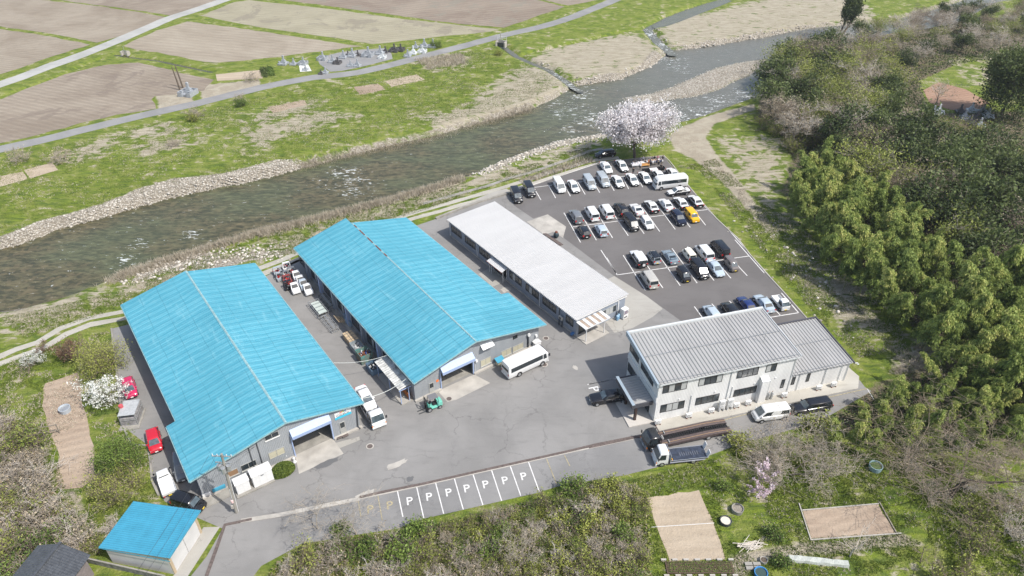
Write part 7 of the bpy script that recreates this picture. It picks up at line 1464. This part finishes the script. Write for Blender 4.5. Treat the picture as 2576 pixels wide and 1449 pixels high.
# bamboo grove (positions are on the ground; the crowns are traced at 6 m)
BA = Gn([(1985,455),(2075,400),(2150,440),(2230,500),(2330,600),(2440,700),(2700,640),(2750,1010),(2480,955),(2370,885),(2300,790),(2215,720),(2150,670),(2075,600),(2030,540)], 5.5)
BB = Gn([(2170,1010),(2240,960),(2340,935),(2480,930),(2720,880),(2740,1100),(2480,1075),(2330,1095),(2160,1085),(2095,1085)], 5.0)
bams = [proto_bamboo(11+i, 8.5+i*.6) for i in range(4)]; used = [True]*4
pts_a = scatter(BA, 2.15, 230, seed=5); pts_b = scatter(BB, 1.7, 66, seed=6)
yr = {}
for i, (x, y) in enumerate(pts_a+pts_b):
    k = i % 4; a_ = i < len(pts_a)
    sc = random.uniform(.85, 1.25) if a_ else random.uniform(.55, .78); b3_ = bits(pts_a, i, sc, .85, 1.25) if a_ else bits(pts_b, i-len(pts_a), sc, .55, .78)
    place(bams[k], used[k], "%s bamboo, %s, %s, of the %s" % (*b3_, "large grove" if a_ else "grove by the office road"), "bamboo", (x, y, gz(x, y)-.1), sc=sc, group="bamboo of the large grove" if a_ else "bamboo of the lower grove"); used[k] = False
print("bamboo", len(pts_a), len(pts_b))
# protos
p_vine = [proto_tree("vine_covered_tree", 31+i, 7.0, .75, .22, 4, ML_DARK, 3000, .20, M_BARK, (3,4), .55, .5, 2.6, bark_mat=MT_GREY, Wd=3.4, onstem=.6) for i in range(2)]
p_olive = [proto_tree("broad_tree", 41+i, 6.5, .8, .18, 4, ML_OLIVE, 1900, .14, M_GREYBARK, (3,4), .45, .5, 2.4, bark_mat=MT_GREY, Wd=3.3) for i in range(2)]
p_bare = [proto_tree("bare_tree", 51+i, 7.0, .75, .17, 5, ML_DRY, 900, .10, M_GREYBARK, (3,4), .5, .3, 2.5, bark_mat=(MT_GREY, MT_BROWN, MT_PALE)[i], Wd=3.4) for i in range(3)]
p_brush = [proto_tree("brush", 61+i, 2.6, .8, .045, 3, (ML_DRY, ML_OLIVE, ML_MID, ML_DRY)[i], (260,700,900,120)[i], .10, (MT_GREY, MT_BROWN, MT_BROWN, MT_PALE)[i], (3,5), .5, .22, 1.3, stems=6, droop=.12) for i in range(4)]
p_green = [proto_tree("leafy_shrub", 71+i, 2.0, .8, .04, 2, (ML_MID, ML_YEL)[i], 1100, .13, MT_BROWN, (4,6), .55, .3, 1.0, stems=5) for i in range(2)]
u = {}
def put(ps, k, *a, **kw):
    key = id(ps[k]); f = key not in u; u[key] = 1; return place(ps[k], f, *a, **kw)
# hillside trees
VT = Gn([(2090,350),(2200,325),(2330,335),(2450,370),(2600,410),(2700,420),(2700,620),(2440,660),(2320,560),(2200,450),(2100,390)], 4.)
ps_ = scatter(VT, 4.6, 52, seed=8)
for i, (x, y) in enumerate(ps_):
    sc = random.uniform(1.05, 1.65); b3_ = bits(ps_, i, sc, 1.05, 1.65)
    if i % 6 == 1: put(p_olive, i % 2, "%s olive-green tree, %s, %s, of the slope above the bamboo" % b3_, "tree", (x, y, gz(x, y)), sc=sc, group="olive trees above the bamboo")
    elif i % 6 == 4: put(p_bare, i % 3, "%s leafless tree, %s, %s, of the slope above the bamboo" % b3_, "tree", (x, y, gz(x, y)), sc=sc, group="leafless trees above the bamboo")
    else: put(p_vine, i % 2, "%s dark creeper-covered tree, %s, %s, of the slope above the bamboo" % b3_, "tree", (x, y, gz(x, y)), sc=sc, group="creeper-covered trees above the bamboo")
KN = Gn([(1935,300),(1925,200),(1950,130),(2060,90),(2180,130),(2260,190),(2250,260),(2200,330),(2110,345),(1990,330)], 4.)
ps_ = scatter(KN, 4.6, 56, seed=9)
for i, (x, y) in enumerate(ps_):
    k = i % 5; sc = random.uniform(1.1, 1.6); b3_ = bits(ps_, i, sc, 1.1, 1.6)
    if k == 0 or i % 7 == 3: put(p_olive, i % 2, "%s olive-green tree, %s, %s, of the wooded knoll" % b3_, "tree", (x, y, gz(x, y)), sc=sc, group="olive trees of the knoll")
    elif k in (1, 4): put(p_vine, i % 2, "%s dark evergreen tree, %s, %s, of the wooded knoll" % b3_, "tree", (x, y, gz(x, y)), sc=sc*.9, group="evergreens of the knoll")
    else: put(p_bare, i % 3, "%s grey leafless tree, %s, %s, of the wooded knoll" % b3_, "tree", (x, y, gz(x, y)), sc=sc, group="leafless trees of the knoll")
FR = Gn([(2240,50),(2330,10),(2500,20),(2650,10),(2650,120),(2500,125),(2400,110),(2290,160),(2200,120),(2130,100)], 3.)
ps_ = scatter(FR, 6.0, 80, seed=10)
for i, (x, y) in enumerate(ps_):
    sc = random.uniform(.8, 1.2); b3_ = bits(ps_, i, sc, .8, 1.2)
    if i % 5 == 3: put(p_vine, i % 2, "%s dark creeper-covered tree, %s, %s, of the far thicket" % b3_, "tree", (x, y, gz(x, y)), sc=sc*.9, group="creeper-covered trees of the far thicket")
    elif i % 4 == 0: put(p_olive, i % 2, "%s olive-green tree, %s, %s, of the far thicket" % b3_, "tree", (x, y, gz(x, y)), sc=sc, group="olive trees of the far thicket")
    else: put(p_bare, i % 3, "%s grey leafless tree, %s, %s, of the far thicket" % b3_, "tree", (x, y, gz(x, y)), sc=sc, group="leafless trees of the far thicket")
def brushy(poly, z, dmin, n, seed, ks, lb, gr, sc=(.8,1.4), name="bush", avoid=()):
    ps_ = scatter(Gn(poly, z), dmin, n, seed=seed, avoid=avoid); look = ("grey-twigged", "olive-leaved", "green-leaved", "pale-twigged")
    for i, (x, y) in enumerate(ps_):
        s_ = random.uniform(*sc); k = ks[i % len(ks)]; b3_ = bits(ps_, i, s_, *sc)
        put(p_brush, k, "%s %s bush, %s, %s, of the %s" % (b3_[0], look[k], b3_[1], b3_[2], lb), "bush", (x, y, gz(x, y)), sc=s_, group=gr)
brushy([(1905,300),(1960,330),(2110,360),(2200,380),(2100,420),(2020,400),(1960,340),(1890,290)], 1, 2.4, 40, 20, (0,1,2), "foot of the knoll", "bushes at the foot of the knoll")
brushy([(2180,330),(2270,270),(2330,315),(2460,340),(2400,420),(2250,400)], 1, 3.4, 30, 21, (0,1,3), "slope below the red field", "bushes below the red field", (1.0,1.9))
brushy([(680,1470),(720,1420),(800,1385),(900,1365),(1000,1362),(1100,1330),(1200,1310),(1300,1285),(1400,1258),(1500,1228),(1590,1222),(1620,1260),(1625,1520),(640,1530)], .6, 1.7, 165, 22, (0,1,0,3,1,2,0), "thicket below the bays", "bushes of the thicket below the parking bays", (.6,1.15))
brushy([(-40,1030),(70,1080),(105,1180),(150,1290),(225,1350),(190,1390),(60,1480),(-60,1500)], .8, 1.5, 110, 23, (0,3,0,1,2), "left-edge thicket", "bushes of the left thicket", (.8,1.5))
brushy([(2200,1130),(2330,1120),(2600,1130),(2700,1500),(2350,1480),(2420,1330),(2300,1200)], .8, 3.2, 50, 24, (0,1,3), "bottom-right rough", "bushes at the bottom right", (.8,1.5))
brushy([(2250,890),(2330,860),(2410,900),(2350,950),(2260,940)], .5, 2.0, 12, 25, (3,0), "gap between groves", "dry bushes between the groves", (.5,.8))
brushy([(160,1300),(290,1330),(260,1400),(210,1400)], .5, 2.0, 9, 26, (1,3), "weeds by the garage", "weedy bushes beside the garage", (.5,.9))
# single plants
def single(kw, label, cat, n, x, y, z, sc=1., zs=1, name=None):
    t = proto_tree(**kw); p = T(n, x, y, z); return place(t, True, label, cat, (p[0], p[1], max(gz(*p), -.3)), rz=0, sc=sc, zs=zs)
single(dict(name="cherry_tree", seed=101, Wd=6.9, dome=330, Ht=13.5, spread=.95, rad=.42, lev=5, leaf=ML_PINK, nleaf=36000, lsize=.16, bark=M_BARK, kids=(4,6), asp=.8, cl=.38, trunkL=3.4, up=.02, shrink=.70, foliage="blossom"), "large cherry tree in full pale pink blossom between the car park and the river", "cherry tree", 0, 1606, 320, 7.2, 1.0)
single(dict(name="blossom_tree", seed=102, Wd=2.7, dome=70, Ht=4.3, spread=.9, rad=.12, lev=3, leaf=ML_WHITE, nleaf=2600, lsize=.085, bark=M_GREYBARK, kids=(4,6), asp=.7, cl=.14, trunkL=1.6, foliage="blossom"), "white blossoming tree beside the crimson car", "blossom tree", 5, 1165, 970, 2.2, 1.1)
single(dict(name="blossom_shrub", seed=103, Wd=1.7, dome=40, Ht=2.2, spread=.8, rad=.06, lev=3, leaf=ML_WHITE, nleaf=1300, lsize=.075, bark=M_GREYBARK, kids=(4,5), asp=.7, cl=.12, trunkL=.9, foliage="blossom"), "small white blossoming shrub beside the riverside track at the left", "blossom shrub", 5, 360, 570, 1.2)
single(dict(name="peach_tree", seed=104, Wd=2.3, onstem=2., Ht=4.6, spread=.7, rad=.09, lev=3, leaf=ML_ROSE, nleaf=2600, lsize=.085, bark=MT_BROWN, kids=(2,4), asp=.7, cl=.10, trunkL=1.6, foliage="blossom"), "slender pink blossoming tree above the tan garden plot", "blossom tree", 12, 1025, 310, 2.0)
single(dict(name="willow_bush", seed=105, Wd=3.6, dome=90, Ht=5.4, spread=.8, rad=.10, lev=3, leaf=ML_YEL, nleaf=5200, lsize=.12, bark=MT_BROWN, kids=(4,6), asp=.35, cl=.38, trunkL=1.9, stems=5), "broad yellow-green willow bush beside the left hall", "willow", 5, 1110, 560, 2.6, 1.0)
single(dict(name="bronze_shrub", seed=106, Wd=1.9, Ht=4.4, spread=.6, rad=.07, lev=3, leaf=ML_BROWN, nleaf=1800, lsize=.10, bark=MT_BROWN, kids=(3,5), asp=.5, cl=.22, trunkL=1.7, stems=5, up=.15), "bronze-brown budding shrub left of the willow bush", "shrub", 5, 780, 470, 2.0)
single(dict(name="bronze_shrub", seed=107, Wd=1.0, Ht=2.0, spread=.6, rad=.05, lev=2, leaf=ML_BROWN, nleaf=500, lsize=.08, bark=MT_BROWN, kids=(4,5), asp=.5, cl=.15, trunkL=.9, stems=4, up=.1), "small bronze-brown shrub next to the small white one", "shrub", 5, 460, 450, .9)
single(dict(name="pruned_tree", seed=108, Wd=1.5, Ht=2.4, spread=.9, rad=.12, lev=2, leaf=ML_DRY, nleaf=60, lsize=.07, bark=MT_BROWN, kids=(3,4), trunkL=1.1), "small gnarled leafless tree by the riverside track", "tree", 5, 285, 690, 1.0)
single(dict(name="pine_tree", seed=109, Wd=2.6, dome=90, Ht=4.6, spread=.8, rad=.14, lev=3, leaf=ML_MID, nleaf=5200, lsize=.12, bark=M_BARK, kids=(4,6), asp=.4, cl=.42, trunkL=1.5), "dense dark green round-crowned tree left of the red hatchback", "tree", 6, 1320, 120, 2.4, 1.0)
single(dict(name="golden_shrub", seed=110, Wd=3.0, dome=60, Ht=3.6, spread=.7, rad=.06, lev=3, leaf=ML_YEL, nleaf=3600, lsize=.09, bark=MT_BROWN, kids=(4,6), asp=.35, cl=.30, trunkL=1.3, stems=6, up=.15), "golden-green shrub behind the blue-roofed garage", "shrub", 6, 1280, 480, 1.7, 1.15)
single(dict(name="dead_tree", seed=111, Wd=1.3, Ht=4.2, spread=.8, rad=.12, lev=2, leaf=ML_DRY, nleaf=10, lsize=.05, bark=MT_PALE, kids=(3,4), trunkL=1.9), "pale dead sapling standing in the grass left of the garage", "tree", 6, 715, 830, 2.0)
single(dict(name="weeping_tree", seed=112, Wd=4.0, Ht=3.0, spread=.9, rad=.10, lev=3, leaf=ML_DRY, nleaf=80, lsize=.06, bark=MT_PALE, kids=(4,5), trunkL=1.4, lean=(1.2,.5), up=.0), "leaning bare grey tree on the left edge", "tree", 6, 220, 440, 1.4, 1.5)
single(dict(name="bare_bush", seed=113, Wd=5.2, dome=140, Ht=5.2, spread=.95, rad=.09, lev=4, leaf=ML_DRY, nleaf=2600, lsize=.08, bark=MT_BROWN, kids=(4,5), asp=.4, cl=.3, trunkL=2.4, stems=5, bark_mat=MT_GREY, up=.03), "wide leafless brown bush in front of the white van", "bush", 12, 1190, 130, 2.6, 1.25)
single(dict(name="bare_tree", seed=114, Wd=9.5, dome=220, Ht=9.5, spread=.85, rad=.38, lev=5, leaf=ML_DRY, nleaf=900, lsize=.07, bark=M_BARK, kids=(3,4), asp=.4, cl=.2, trunkL=3.6, bark_mat=MT_BROWN, up=.03), "large spreading leafless tree at the right edge of the gardens", "tree", 12, 2240, 190, 5.0, 1.15)
single(dict(name="bare_tree", seed=115, Wd=2.4, Ht=5.2, spread=.8, rad=.13, lev=3, leaf=ML_DRY, nleaf=20, lsize=.06, bark=MT_PALE, kids=(2,4), cl=.2, trunkL=2.0), "thin leafless tree in front of the right-hand brown plot", "tree", 12, 1585, 640, 2.4)
single(dict(name="bare_tree", seed=116, Wd=1.5, Ht=2.6, spread=.8, rad=.08, lev=3, leaf=ML_DRY, nleaf=20, lsize=.06, bark=MT_BROWN, kids=(2,4), cl=.2, trunkL=1.1), "small leafless tree right of the netting", "tree", 12, 1985, 720, 1.2)
single(dict(name="evergreen_tree", seed=117, Wd=5.2, dome=520, Ht=16.0, spread=.75, rad=.35, lev=4, leaf=ML_DARK, nleaf=26000, lsize=.24, bark=M_BARK, kids=(4,6), asp=.5, cl=.8, trunkL=5.5, up=.12), "tall dark evergreen at the right edge beside the small cemetery", "tree", 3, 2480, 640, 7.0, 1.1)
single(dict(name="bare_tree", seed=118, Wd=4.0, Ht=8.5, spread=.7, rad=.18, lev=4, leaf=ML_YEL, nleaf=500, lsize=.09, bark=M_GREYBARK, kids=(3,4), cl=.25, trunkL=3.2, bark_mat=MT_PALE, up=.08), "slender tree in first yellow leaf in front of the red field", "tree", 3, 1985, 640, 5.0, 1.1)
single(dict(name="ivy_clad_tree", seed=119, Wd=5.0, onstem=14., Ht=15.0, spread=.5, rad=.5, lev=3, leaf=ML_DARK, nleaf=12000, lsize=.24, bark=M_BARK, kids=(2,3), cl=.55, trunkL=5.0, stems=2, lean=(.35,.1), bark_mat=MT_BROWN, up=.05), "tall leaning ivy-clad tree beside the river at the top", "tree", 3, 1290, 100, 6.5, 1.0)
single(dict(name="bare_tree", seed=121, Wd=4.2, Ht=6.5, spread=.8, rad=.14, lev=4, leaf=ML_DRY, nleaf=100, lsize=.07, bark=MT_GREY, kids=(3,5), cl=.2, trunkL=2.2, up=.02), "sprawling leafless tree at the left of the thicket below the faded yellow bays", "tree", 11, 600, 480, 3.0, .85)
single(dict(name="bare_tree", seed=122, Wd=4.6, Ht=6.0, spread=.8, rad=.15, lev=4, leaf=ML_DRY, nleaf=100, lsize=.07, bark=MT_GREY, kids=(3,5), cl=.2, trunkL=2.2, up=.02), "sprawling leafless tree whose branches hang over the faded yellow bays", "tree", 11, 880, 520, 3.0, .85)
single(dict(name="bare_tree", seed=123, Wd=3.2, Ht=5.0, spread=.8, rad=.10, lev=4, leaf=ML_DRY, nleaf=60, lsize=.07, bark=MT_BROWN, kids=(3,4), cl=.2, trunkL=1.8, up=.02), "small leafless tree in the middle of the thicket below the bays", "tree", 11, 1890, 480, 2.4, .9)
single(dict(name="bare_tree", seed=124, Wd=3.2, Ht=5.0, spread=.8, rad=.11, lev=4, leaf=ML_DRY, nleaf=60, lsize=.07, bark=MT_GREY, kids=(3,4), cl=.2, trunkL=1.8, up=.02), "leafless tree at the right end of the thicket near the bottom edge", "tree", 11, 2080, 740, 2.4, .9)
for s_, x, y, sc, lb in ((131,1330,640,1.1,"leafy shrub at the near edge of the middle parking bays"),(132,1400,620,1.0,"leafy shrub just below the middle parking bays"),(133,1250,700,1.1,"leafy shrub in the middle of the thicket"),(134,2470,310,1.1,"leafy shrub at the right end of the parking bays"),(135,780,600,.8,"leafy shrub under the leafless tree by the yellow bays"),(136,1230,820,1.2,"leafy shrub low in the thicket near the bottom edge"),(137,970,750,1.0,"leafy shrub at the left of the thicket near the bottom edge")):
    p = T(11, x, y, .8); put(p_green, 0, lb, "shrub", (*p, 0), sc=sc)
for n, x, y, k, sc, lb in ((12,1095,570,0,.8,"green shrub beside the stick pile"),(12,1140,735,0,.75,"green shrub left of the netting"),(12,905,55,1,1.1,"yellow-green shrub behind the white flatbed truck"),(12,800,290,0,.7,"small green bush left of the pink blossoming tree"),(3,1600,350,1,2.0,"bright green bush in the thicket behind the knoll"),(3,910,1050,1,1.2,"low bright yellow flowering bush on the bare ground by the track"),(3,1140,910,1,1.0,"strip of yellow flowering bush at the foot of the knoll"),
    (18,2320,165,0,.9,"round dark bush left in front of the last gravestone"),(18,2400,170,0,.95,"round dark bush right of the last gravestone"),(1,1835,790,0,1.0,"bush below the riverside road by the bare plot"),(1,1480,900,1,.9,"bush below the lone grave"),(2,1270,400,1,.8,"bright green bush by the sluice gate"),(16,310,1240,1,1.3,"tall yellow-green bamboo bush at the end of the lower road")):
    p = T(n, x, y, .8); put(p_green, k, lb, "bush", (*p, gz(*p)), sc=sc)
for x, y, sc, lb in ((460,1210,1.6,"leafless bush beside the pale plots at the left edge"),(130,1210,1.5,"leafless bush at the far left below the riverside road"),(1840,750,1.0,"leafless bush on the bank right of the lone grave"),(1490,880,1.4,"leafless bush on the bank below the lone grave"),(1930,600,1.3,"leafless fruit bush in the small plot beside the road"),(1320,1090,1.0,"heap of dead branches on the meadow")):
    p = T(1, x, y, .8); put(p_brush, 0, lb, "bush", (*p, 0), sc=sc)
GT = Gn([(1180,1310),(1400,1262),(1500,1228),(1600,1225),(1620,1320),(1560,1480),(1350,1470),(1150,1400)], .5); ps_ = scatter(GT, 2.3, 38, seed=77)
for i, (x, y) in enumerate(ps_):
    sc = random.uniform(.5, 1.0); b3_ = bits(ps_, i, sc, .5, 1.0); put(p_green, 1 if i % 3 else 0, "%s leafy shrub, %s, %s, among the thicket below the bays" % b3_, "shrub", (x, y, 0), sc=sc, group="leafy shrubs of the thicket below the parking bays")
# clipped hedge
hp = T(8, 1140, 925, .8); r = np.random.default_rng(5); d = rdir(9000, r); d[:,2] = np.abs(d[:,2]); C = d*np.array([1.5,1.05,1.35])*(.88+.14*r.random((9000,1))); hg = thing("clipped_hedge", "clipped round green hedge beside the white cabinets", "hedge", (*hp, 0), fr1.a)
leaves("foliage", C, .085, .6, leafmat("hedge_leaf", (.06,.10,.018), (.17,.22,.04)), hg, r); bm_ = MB(); bm_.loft([[(1.2*q*math.cos(k*math.pi/8), .8*q*math.sin(k*math.pi/8), z) for k in range(16)] for q, z in ((.9,0),(1,.4),(.85,.8),(.35,1.1))]); bm_.build("inner_branches", MT_BROWN, hg)
# ---- uncountable cover: stones, tufts, weeds, seedlings
def in_any(Pq, polys):
    k = np.zeros(len(Pq), bool)
    for q in polys: k |= sdist(Pq, q) < 0
    return k
def gzv(Q): i = np.clip(np.searchsorted(XS, Q[:,0]), 0, nx-1); j = np.clip(np.searchsorted(YS, Q[:,1]), 0, ny-1); return HH[j, i]
def inpts(poly, n, seed):
    r = np.random.default_rng(seed); a = np.array(poly); lo, hi = a.min(0), a.max(0); out = []
    tot = 0
    while tot < n: q = lo+(hi-lo)*r.random((n*2, 2)); q = q[sdist(q, poly) < 0]; out.append(q); tot += len(q)
    return np.concatenate(out)[:n]
ICO_V = np.array([(0,0,1),(.894,0,.447),(.276,.851,.447),(-.724,.526,.447),(-.724,-.526,.447),(.276,-.851,.447),(.724,.526,-.447),(-.276,.851,-.447),(-.894,0,-.447),(-.276,-.851,-.447),(.724,-.526,-.447),(0,0,-1)])
ICO_F = np.array([(0,1,2),(0,2,3),(0,3,4),(0,4,5),(0,5,1),(1,6,2),(2,7,3),(3,8,4),(4,9,5),(5,10,1),(6,7,2),(7,8,3),(8,9,4),(9,10,5),(10,6,1),(6,11,7),(7,11,8),(8,11,9),(9,11,10),(10,11,6)])
def stones(name, Q, size, seed, m):
    r = np.random.default_rng(seed); n = len(Q); s = size[0]*(size[1]/size[0])**(r.random(n)**2.2); sc = s[:,None]*(.7+.6*r.random((n,3)))*np.array([1,1,.65]); j = 1+.22*r.normal(size=(n,12,1))
    V_ = ICO_V[None]*sc[:,None,:]*j; V_[:,:,0] += Q[:,0:1]; V_[:,:,1] += Q[:,1:2]; V_[:,:,2] += (gzv(Q)+s*.15)[:,None]; F_ = (np.arange(n)[:,None,None]*12+ICO_F[None]).reshape(-1, 3)
    o = raw_mesh(name, V_.reshape(-1, 3), F_, m, None, False, np.repeat(r.random(n), 12)); return tag(o, kind='stuff')
MSTONE = leafmat("river_stone", (.30,.27,.22), (.56,.52,.46), None, .85, 0)
lft = Gn([(0,605),(100,562),(250,524),(350,482),(440,455),(560,443),(700,407),(760,408),(745,432),(640,460),(500,492),(350,532),(200,574),(0,645)], -.5)
stones("river_stones", np.concatenate([inpts(lft, 8500, 1), inpts(Gn([(560,445),(700,405),(765,405),(748,432),(640,458),(580,468)], -.4), 900, 2)]), (.05,.26), 3, MSTONE)
stones("island_stones", inpts(ISLAND, 7500, 4), (.05,.22), 5, MSTONE)
def alongbank(t, pts, w_, n, seed):
    r = np.random.default_rng(seed); a = np.array(smooth_pts(T_ if False else pts, 2.)); i = r.integers(0, len(a)-1, n); u_ = r.random((n,1)); return a[i]*(1-u_)+a[i+1]*u_+r.normal(size=(n,2))*w_
stones("bank_stones", np.concatenate([alongbank(0, Gn([(760,418),(850,394),(940,372),(1080,342),(1220,303),(1340,270),(1430,226)], -.3), .5, 700, 1), alongbank(0, Gn([(1440,212),(1500,203),(1560,195),(1640,165),(1690,128),(1797,112),(1920,90),(2035,70)], -.6), 1.3, 2600, 2),
  alongbank(0, Gn([(1209,436),(1281,404),(1330,388),(1396,364),(1494,348),(1540,340)], -.4), 1.3, 2200, 3), alongbank(0, Gn([(1126,460),(1080,478),(960,512),(781,556),(643,590)], -.5), .6, 300, 4), alongbank(0, Gn([(330,700),(395,678),(480,655),(560,640),(700,640)], 0), 1.5, 900, 5),
  alongbank(0, Gn([(1900,560),(1990,640),(2060,720),(2130,800)], 0), 3.0, 260, 6), alongbank(0, Gn([(1640,70),(1660,105),(1690,130)], -.4), 1.5, 300, 7), alongbank(0, Gn([(1346,160),(1400,190),(1440,220)], -.4), 1.2, 200, 8), alongbank(0, Gn([(1540,310),(1640,300),(1750,290)], -1), 2., 200, 9)]), (.07,.36), 7, MSTONE)
def tufts(name, Q, h, wd, m, seed, lean=.5, blades=3):
    r = np.random.default_rng(seed); n = len(Q); B = np.repeat(Q, blades, 0)+r.normal(size=(n*blades,2))*wd*1.5; N_ = len(B); a = r.random(N_)*6.283; z = gzv(B); hh = h*(.5+r.random(N_)); ln = lean*hh; b_ = r.random(N_)*6.283
    V_ = np.empty((N_,3,3)); V_[:,0,0] = B[:,0]-wd*np.cos(a); V_[:,0,1] = B[:,1]-wd*np.sin(a); V_[:,0,2] = z-.02; V_[:,1,0] = B[:,0]+wd*np.cos(a); V_[:,1,1] = B[:,1]+wd*np.sin(a); V_[:,1,2] = z-.02; V_[:,2,0] = B[:,0]+ln*np.cos(b_); V_[:,2,1] = B[:,1]+ln*np.sin(b_); V_[:,2,2] = z+hh
    o = raw_mesh(name, V_.reshape(-1,3), np.arange(N_*3).reshape(-1,3), m, None, False, np.repeat(np.repeat(r.random(n), blades)*.5+r.random(N_)*.5, 3)); return tag(o, kind='stuff')
ML_REED = leafmat("dry_reed", (.32,.275,.20), (.54,.48,.39), None, .8, .2); ML_GRASS = leafmat("fresh_grass", (.08,.125,.02), (.22,.28,.045), None, .7, .3)
tufts("dry_reeds", np.concatenate([alongbank(0, Gn([(1160,452),(1080,477),(960,512),(880,532),(781,558),(643,592),(533,624),(434,655),(354,680),(285,706)], -.2), .9, 5200, 11), alongbank(0, Gn([(760,412),(900,378),(1080,340),(1220,300),(1340,266)], -.1), .8, 2600, 12), inpts(Gn([(1300,455),(1480,395),(1500,405),(1320,465)]), 500, 13), inpts(Gn([(1040,150),(1160,135),(1180,160),(1080,175)]), 900, 14)]), .8, .05, ML_REED, 2, .6)
meadow = Gn([(0,400),(300,330),(600,255),(800,210),(1000,170),(1240,115),(1420,210),(1330,268),(1100,335),(850,392),(640,445),(400,490),(150,560),(0,610)]); near = Gn([(780,560),(1100,480),(1300,420),(1480,370),(1500,385),(1280,455),(1080,525),(900,580),(740,640),(560,660),(300,780),(60,850),(0,800),(250,745),(430,670)])
left = Gn([(0,920),(100,880),(280,830),(290,950),(300,1080),(370,1130),(400,1250),(300,1310),(180,1350),(80,1100),(0,1050)]); right = Gn([(1700,420),(1760,430),(1860,560),(1950,680),(2060,800),(2160,900),(2290,900),(2260,800),(2130,690),(2020,570),(1900,500),(1800,400)]); gard = Gn([(1560,1215),(1700,1180),(1880,1130),(2200,1110),(2420,1180),(2600,1300),(2600,1480),(1600,1480)])
allp = [Tn(12, [(342,372),(652,325),(700,440),(750,560),(808,735),(480,750),(430,620),(385,500)]), Tn(12, [(1268,448),(1712,408),(1815,580),(1315,612)])]
Q = np.concatenate([inpts(meadow, 52000, 21), inpts(near, 22000, 22), inpts(left, 26000, 23), inpts(right, 20000, 24), inpts(gard, 42000, 25)])
Q = Q[(vnoise(Q, .22, 5)*.6+vnoise(Q, .7, 6)*.4) > .42]; Q = Q[~in_any(Q, allp+[YARD]+[Gn([(113,965),(195,937),(205,1000),(225,1080),(238,1140),(235,1220),(205,1290),(165,1230),(140,1150),(130,1100),(106,1030)])])]; Q = Q[sdist(Q, RIVER) > 3]
tufts("grass_tufts", Q, .13, .045, ML_GRASS, 3, .7, 3)
Q = np.concatenate([inpts(meadow, 15000, 31), inpts(near, 8000, 32), inpts(right, 8000, 34), inpts(gard, 4500, 35), inpts(left, 6000, 36)]); Q = Q[(vnoise(Q, .18, 15)*.6+vnoise(Q, .6, 16)*.4) > .5]; Q = Q[~in_any(Q, allp+[YARD])]; Q = Q[sdist(Q, RIVER) > 3]
tufts("dry_grass_tufts", Q, .18, .05, ML_REED, 4, .9, 3)
# low undergrowth in the thickets
def under(name, poly, n, h, m, seed, sz=.16, avoid=None):
    Q = inpts(poly, n, seed); Q = Q if avoid is None else Q[~in_any(Q, [avoid])]; n = len(Q); r = np.random.default_rng(seed); C = np.column_stack([Q, gzv(Q)+h*r.random(n)**1.5*(.3+vnoise(Q, .35, seed))]); o = leaves(name, C, sz, .45, m, None, r, np.clip(vnoise(Q, .5, seed+1)*.7+r.random(n)*.3, 0, 1)); return tag(o, kind='stuff')
TH = Gn([(660,1470),(700,1415),(790,1372),(900,1350),(1000,1345),(1160,1305),(1400,1246),(1490,1212),(1600,1214),(1630,1260),(1640,1500)])
under("undergrowth", TH, 13000, .6, ML_OLIVE, 41); under("dry_undergrowth", TH, 11000, .5, ML_DRY, 42, .13); under("green_undergrowth", TH, 7000, .6, ML_MID, 43)
LT = Gn([(-50,1030),(80,1080),(115,1180),(155,1285),(235,1345),(200,1395),(60,1490),(-60,1500)]); under("dry_undergrowth", LT, 12000, .9, ML_DRY, 44, .13); under("undergrowth", LT, 9000, .9, ML_MID, 45)
RFP = Gn([(2310,205),(2400,165),(2560,140),(2600,280),(2340,285)])
HL = Gn([(1935,330),(1925,180),(2060,100),(2250,90),(2450,40),(2700,50),(2700,700),(2440,880),(2330,850),(2220,740),(2080,590),(2000,470),(2080,400),(2000,360)], 1)
under("hill_undergrowth", HL, 60000, 1.6, ML_DARK, 46, .26, RFP); under("dry_hill_undergrowth", HL, 20000, 2.0, ML_DRY, 47, .16, RFP)
BL = Gn([(2060,1075),(2180,1000),(2320,945),(2700,890),(2700,1120),(2400,1095),(2160,1110)]); under("dark_undergrowth", BL, 7000, 1.0, ML_DARK, 48, .2)
# seedlings
r = np.random.default_rng(9); p = T(12, 655, 783, .1); gx_, gy_ = np.meshgrid(np.linspace(-3.4, 3.4, 46), np.linspace(-.55, .55, 6)); C = np.column_stack([gx_.ravel()+p[0], gy_.ravel()+p[1], np.full(gx_.size, .22)]); C = np.repeat(C, 5, 0)+r.normal(size=(C.shape[0]*5, 3))*.04
tag(leaves("seedlings", C, .07, .5, ML_MID, None, r), kind='stuff')
for k, (xa, ya, xb, yb_) in enumerate(((2010,525,2035,590),(2060,520,2085,580))):
    a, c = np.array(T(1, xa, ya)), np.array(T(1, xb, yb_)); C = a+(c-a)*r.random((1500,1))+r.normal(size=(1500,2))*.45; tag(leaves("vegetable_row", np.column_stack([C, r.random(1500)*.45]), .16, .6, ML_MID if k else ML_DARK, None, r), "row of dark leafy vegetables beside the riverside road, "+("right" if k else "left")+" of two", "vegetable row")
# ---- air
hz = MB().box(-330, -40, -3.2, 330, 480, 74).build("haze")
mh = bpy.data.materials.new("thin_haze"); mh.use_nodes = True; N, L = nodes(mh); N.remove(N["Principled BSDF"])
pv = N.new("ShaderNodeVolumePrincipled"); pv.inputs["Color"].default_value = (.85, .9, 1, 1); pv.inputs["Density"].default_value = .00014; pv.inputs["Anisotropy"].default_value = .2
L.new(pv.outputs[0], N["Material Output"].inputs["Volume"]); hz.data.materials.append(mh); tag(hz, kind='stuff')
